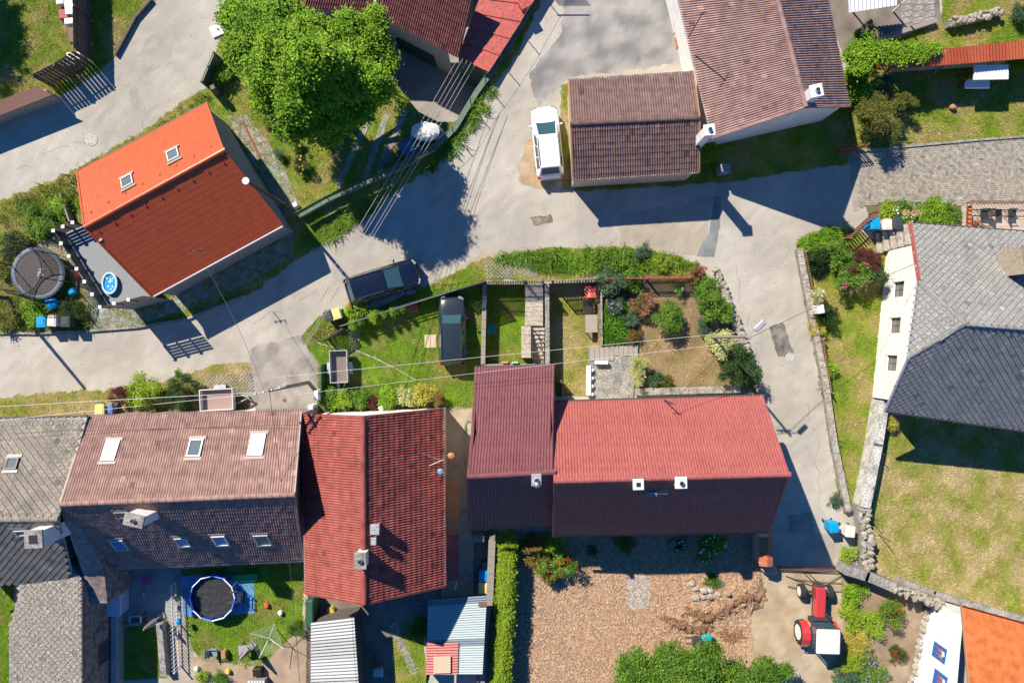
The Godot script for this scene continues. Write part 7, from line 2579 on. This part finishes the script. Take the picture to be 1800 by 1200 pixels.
	solo("blue_toy", s, M.plastic, "blue plastic toy beside the red slide on the rubble", "toy")
	s = Shape.new()
	s.col = Color(0.62, 0.06, 0.03)
	s.slab([at(126, 474, 0.7), at(134, 474, 0.7), at(139, 494, 0.12), at(131, 496, 0.12)], 0.05)
	solo("toy_slide", s, M.plastic, "small red toy slide beside the trampoline", "toy slide")
	s = Shape.new()
	s.col = Color(0.35, 0.38, 0.4)
	s.lathe(at(123, 533), [Vector2(0.0, 0.02), Vector2(0.22, 0.02), Vector2(0.26, 0.25), Vector2(0.27, 0.27)], 16)
	solo("bucket", s, M.plastic, "pale grey bucket right of the blue tub", "bucket")
	for r in [[330, 150, 370, 98], [323, 152, 362, 104]]: pass
	s = Shape.new()
	s.beam(at(108, 340, 0.3), at(125, 390, 0.3), 0.1, 0.5)
	s.beam(at(118, 355, 0.1), at(131, 396, 0.1), 0.06, 0.2)
	solo("board_edging", s, M.wood_grey, "grey board edging above the raised deck", "edging")
	s = Shape.new()
	for k in 3: s.tube([at(424 + k, 212, 0.06), at(440 + k, 245, 0.07), at(458 + k, 282, 0.06)], 0.02, 0.02, 5)
	solo("red_hose", s, M.wood_red, "thin red pipe lying on the gravel strip", "pipe")
	# covered stack beside the green fence
	t = thing("covered_stack", "stack under white and blue tarpaulins against the green fence", "stack", at(745, 255))
	s = Shape.new()
	s.col = Color(0.05, 0.16, 0.26)
	s.cbox(at(722, 262) + Vector3.UP * 0.45, Vector3(1.3, 0.9, 1.0), 0.08, 0.55)
	s.cbox(at(768, 236) + Vector3.UP * 0.4, Vector3(0.8, 0.8, 0.8), 0.08, 0.6)
	part(t, "blue_sheet", s, M.cloth)
	s = Shape.new()
	s.col = Color(0.78, 0.78, 0.76)
	s.ball(at(752, 240) + Vector3.UP * 1.1, Vector3(0.95, 0.42, 0.62), 16, 0.07, 8)
	part(t, "white_sheet", s, M.cloth)
	for k in 4: pass
	# driveway strips under the tree
	for l in [[560, 300, 610, 330, 0], [592, 330, 650, 205, 1], [640, 318, 680, 200, 2], [665, 300, 715, 190, 3]]:
		if l[4] == 0: continue
		s = Shape.new()
		s.beam(at(l[0], l[1], 0.02), at(l[2], l[3], 0.02), 0.42, 0.04)
		struct("track_strip", s, M.concrete)
	# orange shelter roof over a wall, and the garden swing
	t = thing("shelter_wall", "garden wall with a narrow orange tiled shelter roof", "shelter", at(1670, 110))
	corrugated(t, "roof_sheet", [at(1536, 124, 2.2), at(1840, 100, 2.2), at(1840, 66, 2.5), at(1530, 100, 2.5)], 9, 0.2, [M.orange_tile, M.orange_tile2])
	s = Shape.new()
	var c0 := at(1555, 128)
	var c1 := at(1810, 112)
	s.quad(c0, c1, c1 + Vector3.UP * 2.2, c0 + Vector3.UP * 2.2)
	part(t, "wall", s, M.plaster_beige)
	for k in 4:
		s = Shape.new()
		s.box(c0.lerp(c1, k / 3.0) + Vector3(0, 1.1, 0.2), Vector3(0.1, 2.2, 0.1))
		part(t, "post", s, M.wood_grey)
	t = thing("garden_swing", "garden swing seat with a white canopy", "swing", at(1735, 140))
	s = Shape.new()
	var sw := at(1743, 126, 1.7)
	s.slab([sw + Vector3(-1.05, 0.05, -0.42), sw + Vector3(1.05, 0.05, -0.42), sw + Vector3(1.08, 0, 0.45), sw + Vector3(-1.05, -0.02, 0.48)], 0.1)
	part(t, "canopy", s, M.white_cloth)
	s = Shape.new()
	s.cbox(Vector3(sw.x - 0.05, 0.5, sw.z + 0.3), Vector3(1.6, 0.14, 0.6), 0.05)
	part(t, "seat", s, M.cloth)
	for k in 4:
		s = Shape.new()
		s.beam(Vector3(sw.x - 1.0 + 2.0 * (k % 2), 0, sw.z - 0.4 + 0.85 * (k / 2)), Vector3(sw.x - 1.0 + 2.0 * (k % 2), 1.66, sw.z), 0.06, 0.06)
		part(t, "leg", s, M.dark_metal)
	s = Shape.new()
	s.ball(at(1675, 188, 0.15), Vector3(0.22, 0.2, 0.2), 9, 0.15, 6)
	solo("flower_pot", s, M.wood_warm, "small brown planter alone on the shaded lawn", "planter")
	t = thing("white_canopy", "white ribbed canopy roof over the dark terrace", "canopy", at(1532, 0))
	corrugated(t, "canopy_sheet", [at(1493, 22, 2.3), at(1577, 9, 2.3), at(1577, -60, 2.6), at(1490, -50, 2.6)], 3, 0.22, [M.white_metal])
	for k in 2:
		s = Shape.new()
		s.box(at(1498 + 72 * k, 20) + Vector3.UP * 1.1, Vector3(0.08, 2.2, 0.08))
		part(t, "post", s, M.white_metal)
	for k in 12:
		s = Shape.new()
		s.cbox(at(1594 + (k % 3) * 20, 3 + (k / 3) * 11) + Vector3.UP * 0.02, Vector3(0.68, 0.04, 0.36), 0.01, 0.2)
		solo("paving_slab", s, M.concrete, "grey slab of the stepping path at the dark terrace", "slab", "slabs beside the dark terrace")
	# pots at the house side in the top middle
	for k in 3: box_thing("plant_trough", ["upper", "middle", "lower"][k] + " reddish trough along the side of the big brown roofed house", "trough", at(1183 + k * 4, 32 + k * 22), Vector3(0.25, 0.3, 0.7), 0.2, M.brick)
	box_thing("stone_pillar", "pale gate pillar in the shade beside the big brown roofed house", "pillar", at(1267, 302), Vector3(0.62, 1.1, 0.5), 0.1, M.plaster_grey)
	box_thing("meter_cabinet", "white meter cabinet on the low garden wall", "cabinet", at(1428, 545), Vector3(0.42, 1.3, 0.55), 0.15, M.white_metal)
	# steps and patio of the white house
	t = thing("house_steps", "pale stone steps below the bins of the white house", "steps", at(1555, 420))
	for k in 5:
		s = Shape.new()
		s.cbox(at(1543 + k * 9, 428 - k * 3) + Vector3.UP * (0.1 + 0.11 * k), Vector3(0.34, 0.2 + 0.22 * k, 1.3), 0.02, 0.12)
		part(t, "step", s, M.stone)
	s = Shape.new()
	s.beam(at(1532, 402, 1.0), at(1602, 402, 1.0), 0.05, 0.05)
	part(t, "handrail", s, M.dark_metal)
	t = thing("brick_patio", "pale brick patio with metal railing behind the slate roof", "patio", at(1745, 385))
	for j in 4:
		for i in 8:
			s = Shape.new()
			var f := g.randf_range(0.88, 1.1)
			s.col = Color(f, f, f)
			s.cbox(at(1702 + i * 16.4, 366 + j * 13) + Vector3.UP * 0.03, Vector3(0.59, 0.06, 0.465), 0.01)
			part(t, "paving_slab", s, M.slab_pink)
	for k in 2:
		s = Shape.new()
		s.beam(at(1692, 358) + Vector3.UP * (0.5 + 0.45 * k), at(1840, 360) + Vector3.UP * (0.5 + 0.45 * k), 0.04, 0.04)
		part(t, "rail", s, M.wood_rust)
		s = Shape.new()
		s.beam(at(1692, 358) + Vector3.UP * (0.5 + 0.45 * k), at(1690, 400) + Vector3.UP * (0.5 + 0.45 * k), 0.04, 0.04)
		part(t, "rail", s, M.wood_rust)
	for k in 22:
		s = Shape.new()
		s.beam(at(1692 + k * 6.0, 358.4), at(1692 + k * 6.0, 358.4) + Vector3.UP * 0.93, 0.02, 0.02)
		part(t, "baluster", s, M.wood_rust)
	chair("dark slatted armchair at the left of the brick patio", 1732, 374, PI * 0.5, M.plastic, Color(0.04, 0.045, 0.05))
	chair("dark woven armchair at the right of the brick patio", 1781, 374, -PI * 0.5, M.plastic, Color(0.04, 0.045, 0.05))
	table("small square black table between the patio armchairs", 1756, 373, 0.5, Vector2(0.42, 0.42), 0.0, M.plastic, Color(0.01, 0.01, 0.012))
	t = thing("planter_box", "terracotta planter row at the patio railing", "planter", at(1701, 378))
	for k in 5:
		s = Shape.new()
		s.lathe(at(1701, 366 + k * 7.5), [Vector2(0.0, 0.18), Vector2(0.11, 0.18), Vector2(0.13, 0.26), Vector2(0.14, 0.26), Vector2(0.1, 0.06)], 12)
		part(t, "pot", s, M.brick)
	shrub(1716, 397, 11, 0.5, "rust", "red flowering plant on the brick patio", "leaf_small", Color(0.6, 0.02, 0.05))
	for k in 3:
		s = Shape.new()
		s.lathe(at(1587 + k * 15, 377), [Vector2(0.0, 0.5), Vector2(0.22, 0.5), Vector2(0.26, 0.44), Vector2(0.24, 0.02)], 14)
		solo("stump_planter", s, M.wood_warm if k < 2 else M.wood_pale, ["left mossy stump", "middle mossy stump", "pale square stump"][k] + " planter in the bed behind the slate roof", "planter", "stump planters")
	# back gardens at the bottom left
	pool()
	t = thing("storage_bench", "white plastic storage chest against the pinkish wall", "storage chest", at(208, 1040))
	s = Shape.new()
	s.col = Color(0.5, 0.52, 0.66)
	s.cbox(at(215, 1042) + Vector3.UP * 0.5, Vector3(0.85, 1.0, 2.05), 0.05, 0.02)
	part(t, "chest", s, M.plastic)
	s = Shape.new()
	s.col = Color(0.6, 0.62, 0.74)
	s.cbox(at(215, 1042) + Vector3.UP * 1.05, Vector3(0.95, 0.1, 2.15), 0.04, 0.02)
	part(t, "lid", s, M.plastic)
	table("small pink table on the dark terrace", 253, 1022, 0.5, Vector2(0.5, 0.45), 0.0, M.plastic, Color(0.55, 0.05, 0.3))
	s = Shape.new()
	s.col = Color(0.5, 0.5, 0.5)
	for k in 3: s.tube([at(247 + k * 3, 1036, 0.0), at(252, 1042, 0.5), at(255 - k * 3, 1050, 0.02)], 0.02, 0.02, 5)
	solo("metal_toy", s, M.plastic, "tangled metal toy frame below the pink table", "toy")
	t = thing("gas_grill", "rounded white and black grill at the edge of the dark terrace", "grill", at(249, 1080))
	s = Shape.new()
	s.col = Color(0.6, 0.62, 0.63)
	s.cbox(at(249, 1080) + Vector3.UP * 0.8, Vector3(0.82, 0.2, 0.5), 0.09, 0.08)
	part(t, "grill_frame", s, M.plastic)
	s = Shape.new()
	s.cbox(at(251, 1080) + Vector3.UP * 0.92, Vector3(0.58, 0.06, 0.38), 0.02, 0.08)
	part(t, "grate", s, M.dark_metal)
	for k in 4:
		s = Shape.new()
		s.beam(at(249, 1080) + Vector3(-0.3 + 0.6 * (k % 2), 0, -0.16 + 0.32 * (k / 2)), at(249, 1080) + Vector3(-0.3 + 0.6 * (k % 2), 0.7, -0.16 + 0.32 * (k / 2)), 0.04, 0.04)
		part(t, "leg", s, M.dark_metal)
	parasol("folded pinkish parasol above the shaded sunken lawn", 262, 1098, 0.4, Color(0.55, 0.42, 0.42))
	parasol("folded pink parasol on the back lawn by the table", 427, 1152, 0.8, Color(0.6, 0.46, 0.45))
	stone_wall("terrace_wall", "thin concrete wall between dark terrace and sunken lawn", [at(200, 1096), at(290, 1092)], 0.15, 0.35, M.concrete, null)
	stone_wall("lawn_wall", "pale block wall right of the sunken lawn", [at(288, 1092), at(296, 1180)], 0.3, 0.6, M.concrete, M.concrete)
	pickets("bamboo_fence", "white string fence with pots right of the dark terrace", at(311, 1020), at(317, 1170), 1.0, 0.03, 0.22, M.white_metal, M.white_metal)
	for p in [[311, 1052, Color(0.65, 0.6, 0.1), "yellow toy hanging on the string fence"], [312, 1069, Color(0.45, 0.38, 0.42), "pinkish pot on the string fence"], [313, 1092, Color(0.0, 0.25, 0.55), "blue bundle tied on the string fence"]]:
		s = Shape.new()
		s.col = p[2]
		s.ball(at(p[0], p[1], 0.9), Vector3(0.16, 0.16, 0.22), 9, 0.15, p[0] + p[1])
		solo("hanging_pot", s, M.plastic, p[3], "ornament")
	t = thing("rotary_dryer", "rotary clothes dryer with four arms on the back lawn", "clothes dryer", at(483, 1108))
	var db := at(486, 1105)
	s = Shape.new()
	s.tube([db, db + Vector3.UP * 1.75], 0.03, 0.025, 8)
	part(t, "post", s, M.steel)
	for k in 4:
		var a := TAU * k / 4 + 0.42
		s = Shape.new()
		s.tube([db + Vector3.UP * 1.4, db + Vector3(cos(a) * 1.15, 1.8, sin(a) * 1.15)], 0.022, 0.015, 6)
		part(t, "arm", s, M.white_metal)
	s = Shape.new()
	for r in 8:
		for k in 4:
			var a := TAU * k / 4 + 0.42
			var b := a + TAU / 4
			var f := 0.3 + 0.1 * r
			s.tube([db + Vector3(cos(a) * 1.15 * f, 1.4 + 0.4 * f, sin(a) * 1.15 * f), db + Vector3(cos(b) * 1.15 * f, 1.4 + 0.4 * f, sin(b) * 1.15 * f)], 0.004, 0.004, 3)
	part(t, "lines", s, M.wire_white)
	chair("grey folding chair left on the back lawn", 374, 1147, -PI * 0.5, M.plastic, Color(0.25, 0.27, 0.28))
	box_thing("stool", "wooden stool between the chair and the table on the back lawn", "stool", at(397, 1146), Vector3(0.3, 0.45, 0.5), 0.05, M.wood_warm)
	table("grey table on the back lawn under the folded parasol", 427, 1143, 0.72, Vector2(0.6, 0.62), 0.1, M.plastic, Color(0.3, 0.31, 0.33))
	for p in [[470, 1062, Color(0.65, 0.1, 0.04), "red and white bucket on the back lawn"], [494, 1075, Color(0.7, 0.7, 0.68), "white ball on the back lawn"], [347, 1173, Color(0.6, 0.58, 0.55), "white covered basket at the back lawn edge"], [402, 1178, Color(0.7, 0.5, 0.05), "yellow tub beside the back lawn"]]:
		s = Shape.new()
		s.col = p[2]
		s.lathe(at(p[0], p[1]), [Vector2(0.0, 0.3), Vector2(0.12, 0.29), Vector2(0.17, 0.2), Vector2(0.14, 0.01)], 12)
		solo("garden_tub", s, M.plastic, p[3], "tub")
	t = thing("hutch", "small white hutch with slatted roof at the bottom edge", "hutch", at(458, 1190))
	s = Shape.new()
	s.box(at(458, 1195) + Vector3.UP * 0.4, Vector3(0.95, 0.8, 0.6))
	part(t, "box", s, M.wood_grey)
	for k in 6:
		s = Shape.new()
		s.cbox(at(446 + k * 5, 1195) + Vector3.UP * 0.84, Vector3(0.14, 0.04, 0.75), 0.01)
		part(t, "slat", s, M.white_metal)
	box_thing("black_box", "black crate above the white hutch", "crate", at(456, 1176), Vector3(0.55, 0.5, 0.5), 0.1, M.plastic, Color(0.02, 0.02, 0.022))
	for k in 16:
		s = Shape.new()
		var f := g.randf_range(0.6, 1.1)
		s.col = Color(f, f, f)
		s.beam(at(532 + g.randf() * 10, 1042 + g.randf() * 45, 0.1 + g.randf() * 0.35), at(532 + g.randf() * 12, 1042 + g.randf() * 50, 0.1 + g.randf() * 0.35), 0.1, 0.1)
		solo("timber_offcut", s, M.wood_pale, "offcut in the timber pile left of the green tank", "timber", "timber offcuts beside the striped shed")
	# sheds
	paint("shed_light", Color(0.33, 0.35, 0.38), 0.5, "streaks", 1.5)
	paint("shed_grey", Color(0.24, 0.26, 0.29), 0.5, "patches", 1.5)
	paint("clear_sheet", Color(0.2, 0.26, 0.3), 0.12, "streaks", 1.2)
	paint("blue_sheet", Color(0.38, 0.46, 0.48), 0.5, "streaks", 1.5)
	paint("rose_sheet", Color(0.46, 0.12, 0.12), 0.5, "patches", 1.5)
	t = thing("striped_shed", "shed with a pale grey corrugated roof at the bottom edge", "shed", at(590, 1150))
	corrugated(t, "roof_sheet", [at(546, 1260, 2.3), at(546, 1094, 2.3), at(622, 1085, 2.6), at(634, 1260, 2.6)], 5, 0.2, [M.shed_light, M.shed_grey])
	s = Shape.new()
	s.prism([Vector2(at(552, 1098, 2.2).x, at(552, 1098, 2.2).z), Vector2(at(620, 1090, 2.2).x, at(620, 1090, 2.2).z), Vector2(at(630, 1250, 2.2).x, at(630, 1250, 2.2).z), Vector2(at(552, 1250, 2.2).x, at(552, 1250, 2.2).z)], 0.0, 2.2)
	part(t, "walls", s, M.wood_dark)
	t = thing("lean_to", "lean-to with pale blue corrugated sheets and clear strips", "lean-to", at(800, 1110))
	var lq := [at(750, 1185, 2.2), at(752, 1054, 2.2), at(856, 1046, 2.6), at(848, 1185, 2.6)]
	corrugated(t, "roof_sheet", lq, 11, 0.16, [M.blue_sheet, M.blue_sheet, M.blue_sheet, M.blue_sheet, M.clear_sheet, M.blue_sheet])
	s = Shape.new()
	for k in 4:
		s = Shape.new()
		s.box([at(756, 1178), at(757, 1060), at(846, 1052), at(842, 1178)][k] + Vector3.UP * 1.05, Vector3(0.1, 2.1, 0.1))
		part(t, "post", s, M.wood_dark)
	s = Shape.new()
	s.quad(at(757, 1060), at(846, 1052), at(846, 1052) + Vector3.UP * 2.1, at(757, 1060) + Vector3.UP * 2.1)
	s.quad(at(757, 1060), at(756, 1178), at(756, 1178) + Vector3.UP * 2.1, at(757, 1060) + Vector3.UP * 2.1)
	part(t, "wall", s, M.wood_dark)
	t = thing("red_sheet_patch", "red corrugated sheets patched onto the corner of the lean-to", "roof sheet", at(770, 1160))
	corrugated(t, "roof_sheet", [at(748, 1186, 2.3), at(750, 1130, 2.3), at(806, 1128, 2.52), at(804, 1186, 2.52)], 3, 0.16, [M.rose_sheet])
	s = Shape.new()
	for k in 6:
		s = Shape.new()
		s.beam(at(762, 1156 + k * 5, 2.5), at(792, 1155 + k * 5, 2.6), 0.17, 0.025)
		solo("loose_board", s, M.wood_pale, ["topmost", "second", "third", "fourth", "fifth", "lowest"][k] + " pale loose board of the row on the red corrugated sheets", "board", "boards on the red sheets")
	s = Shape.new()
	s.slab([at(841, 1058, 2.66), at(856, 1058, 2.7), at(856, 1066, 2.7), at(841, 1066, 2.66)], 0.03)
	solo("rusty_plate", s, M.wood_rust, "small rusty plate on the corner of the lean-to", "plate")
	t = thing("pergola", "warm brown slatted pergola beside the red clay roof", "pergola", at(795, 900))
	for k in 34:
		s = Shape.new()
		s.beam(at(784, 848 + k * 2.75, 2.5), at(807, 848 + k * 2.75, 2.45), 0.05, 0.08)
		part(t, "slat", s, M.wood_warm)
	for k in 3:
		s = Shape.new()
		s.beam(at(806, 850 + k * 43), at(806, 850 + k * 43) + Vector3.UP * 2.4, 0.1, 0.1)
		part(t, "post", s, M.wood_warm)
	for e in [785, 805]:
		s = Shape.new()
		s.beam(at(e, 846, 2.38), at(e, 942, 2.38), 0.08, 0.12)
		part(t, "beam", s, M.wood_warm)
	t = thing("red_canopy", "narrow red ribbed canopy below the brown pergola", "canopy", at(795, 980))
	corrugated(t, "canopy_sheet", [at(807, 940, 2.3), at(807, 1020, 2.3), at(784, 1022, 2.6), at(784, 940, 2.6)], 3, 0.13, [M.rose_sheet])
	for k in 2:
		s = Shape.new()
		s.box(at(805, 945 + 68 * k) + Vector3.UP * 1.12, Vector3(0.08, 2.25, 0.08))
		part(t, "post", s, M.white_metal)
	t = thing("roof_aerial", "television aerial with a blue dish at the red clay eave", "aerial", at(778, 822, 4.0))
	s = Shape.new()
	var ab := at(784, 800, 3.2)
	s.tube([ab, ab + Vector3.UP * 2.0], 0.025, 0.02, 6)
	part(t, "mast", s, M.steel)
	for k in 2:
		s = Shape.new()
		s.tube([ab + Vector3.UP * (1.9 - 0.4 * k), ab + Vector3(-1.4, 1.95 - 0.4 * k, -0.5 + 1.1 * k)], 0.018, 0.012, 5)
		part(t, "boom", s, M.steel)
	s = Shape.new()
	s.col = Color(0.16, 0.24, 0.36)
	s.ball(at(774, 829, 4.7), Vector3(0.2, 0.07, 0.2), 12)
	part(t, "dish", s, M.plastic, true)
	s = Shape.new()
	s.col = Color(0.4, 0.18, 0.09)
	s.ball(at(793, 801, 4.5), Vector3(0.22, 0.08, 0.2), 12)
	part(t, "orange_dish", s, M.plastic, true)
	s = Shape.new()
	s.col = Color(0.0, 0.2, 0.1)
	for k in 14:
		var a := TAU * k / 9
		s.tube([at(824, 752) + Vector3(cos(a) * 0.25, 0.05 + k * 0.01, sin(a) * 0.5), at(824, 752) + Vector3(cos(a + 0.7) * 0.25, 0.06 + k * 0.01, sin(a + 0.7) * 0.5)], 0.025, 0.025, 5)
	solo("garden_hose", s, M.plastic, "coiled green hose beside the maroon house", "hose")
	# yard between
	s = Shape.new()
	s.col = Color(0.4, 0.5, 0.5)
	s.cbox(at(667, 1176) + Vector3.UP * 0.5, Vector3(0.62, 0.12, 0.5), 0.03)
	s.box(at(667, 1176) + Vector3.UP * 0.22, Vector3(0.5, 0.44, 0.4))
	solo("water_butt", s, M.plastic, "pale box with a lid on the ground between shed and lean-to", "box")
	t = thing("green_tank", "dark green tank standing against the red clay house", "tank", at(552, 1060))
	s = Shape.new()
	s.cbox(at(556, 1062) + Vector3.UP * 0.8, Vector3(0.5, 1.6, 1.7), 0.06)
	part(t, "tank_body", s, M.green_metal)
	s = Shape.new()
	s.col = Color(0.5, 0.4, 0.05)
	s.drum(at(584, 1070) + Vector3.UP * 0.02, Vector3.UP, 0.25, 0.25, 0.5, 14)
	solo("yellow_drum", s, M.plastic, "yellow drum in the shade of the red clay gable", "drum")
	t = thing("blue_frame_rack", "blue metal rack leaning beside the lean-to", "rack", at(735, 1085))
	for k in 6:
		s = Shape.new()
		s.beam(at(725 + k * 4, 1062, 0.0), at(724 + k * 4, 1060, 1.4), 0.05, 0.05)
		part(t, "bar", s, M.blue_frame)
	s = Shape.new()
	s.beam(at(722, 1062, 1.3), at(748, 1060, 1.3), 0.05, 0.06)
	part(t, "rail", s, M.blue_frame)
	for k in 9:
		s = Shape.new()
		s.cbox(at(690 + k * 4.5 + g.randf() * 3, 1100 + k * 10) + Vector3.UP * 0.02, Vector3(0.5, 0.04, 0.42), 0.02, g.randf())
		solo("stepping_stone", s, M.concrete, ["first", "second", "third", "fourth", "fifth", "sixth", "seventh", "eighth", "ninth"][k] + " grey stepping stone from the tiled house along the shed path", "stone", "stepping stones between shed and lean-to")
	s = Shape.new()
	s.cbox(at(842, 938) + Vector3.UP * 0.6, Vector3(0.75, 1.2, 0.4), 0.03)
	solo("stone_block", s, M.concrete, "pale block at the maroon house corner below the eave", "block")
	s = Shape.new()
	s.col = Color(0.0, 0.22, 0.12)
	s.cbox(at(1181, 952) + Vector3.UP * 0.25, Vector3(0.45, 0.5, 0.42), 0.03, 0.5)
	solo("green_crate", s, M.plastic, "green crate in the shade of the long red house", "crate")
	t = thing("wheelbarrow", "dark wheelbarrow with a turquoise load beside the fruit tree", "wheelbarrow", at(1232, 1122))
	s = Shape.new()
	s.cbox(at(1228, 1121) + Vector3.UP * 0.5, Vector3(1.1, 0.3, 0.6), 0.06, -0.1)
	part(t, "tray", s, M.dark_metal)
	s = Shape.new()
	s.col = Color(0.0, 0.4, 0.45)
	s.ball(at(1243, 1121, 0.7), Vector3(0.4, 0.2, 0.25), 10, 0.1, 3)
	part(t, "load", s, M.plastic)
	for k in 2:
		s = Shape.new()
		s.beam(at(1222, 1116 + k * 10, 0.4), at(1200, 1116 + k * 10, 0.55), 0.04, 0.04)
		part(t, "handle", s, M.wood_pale)
	s = Shape.new()
	s.drum(at(1250, 1121, 0.18) - Vector3(0, 0, 0.04), Vector3(0, 0, 1), 0.18, 0.18, 0.08, 14)
	part(t, "wheel", s, M.rubber)
	# rubble and scrap along the plank fence
	for p in [[112, 6, 0.5, 0.5, M.white_metal, "white bundle at the top of the scrap row"], [130, 18, 0.7, 0.9, M.zinc, "grey sheet metal scrap in the row by the plank fence"], [118, 30, 0.6, 0.6, M.wood_red, "reddish bricks stacked in the scrap row"], [128, 42, 0.6, 0.4, M.white_metal, "white tray in the scrap row"], [133, 66, 0.45, 1.0, M.brown_cap, "brown panel in the scrap row"], [142, 70, 0.4, 1.2, M.white_metal, "white frame leaning in the scrap row"], [136, 103, 0.9, 0.5, M.white_metal, "white lid at the bottom of the scrap row"], [128, 116, 0.8, 0.35, M.green_metal, "green box at the bottom of the scrap row"]]:
		box_thing("scrap_pile", p[5], "scrap", at(p[0], p[1]), Vector3(p[2], 0.45, p[3]), 0.08, p[4])
	box_thing("stone_slab", "broken white slab at the lane edge under the big tree", "slab", at(383, 54), Vector3(0.9, 0.12, 0.75), 0.4, M.plaster_white)
	box_thing("road_block", "grey box at the front bumper of the black car", "box", at(722, 512), Vector3(0.6, 0.4, 0.4), 0.3, M.plaster_grey)
	box_thing("wooden_crate", "reddish crate against the dark fence on the lawn", "crate", at(727, 542), Vector3(0.75, 0.4, 0.45), 0.2, M.wood_red)
	s = Shape.new()
	s.cbox(at(566, 692) + Vector3.UP * 0.7, Vector3(0.24, 1.4, 0.6), 0.02)
	solo("gate_pillar", s, M.plaster_white, "white gate pillar at the corner of the shrub bed", "pillar")
	s = Shape.new()
	s.cbox(at(555, 716) + Vector3.UP * 0.6, Vector3(0.3, 1.2, 0.5), 0.02)
	solo("gate_pillar", s, M.plaster_white, "white gate pillar below the first at the tiled house", "pillar")
	s = Shape.new()
	s.slab([at(430, 722, 1.5), at(448, 716, 1.6), at(450, 728, 1.5), at(436, 730, 1.4)], 0.05)
	solo("white_sheet", s, M.white_metal, "white sheet corner sticking out below the brown eave", "sheet")
	for k in 2: box_thing("garden_statue", ["white garden figure on the kerb wall corner", "white ornament at the tiled house gable"][k], "ornament", [at(522, 362), at(672, 716)][k], Vector3(0.3, 0.5, 0.3), 0.5, M.plaster_white)
	s = Shape.new()
	s.col = Color(0.35, 0.38, 0.42)
	s.cbox(at(597, 245) + Vector3.UP * 0.4, Vector3(0.5, 0.8, 0.7), 0.08, 0.3)
	solo("grey_bin", s, M.plastic, "grey object half hidden under the big tree", "container")
	box_thing("flag_holder", "small dark post box at the green gate", "post box", at(387, 165), Vector3(0.32, 1.2, 0.32), 0.4, M.dark_metal)
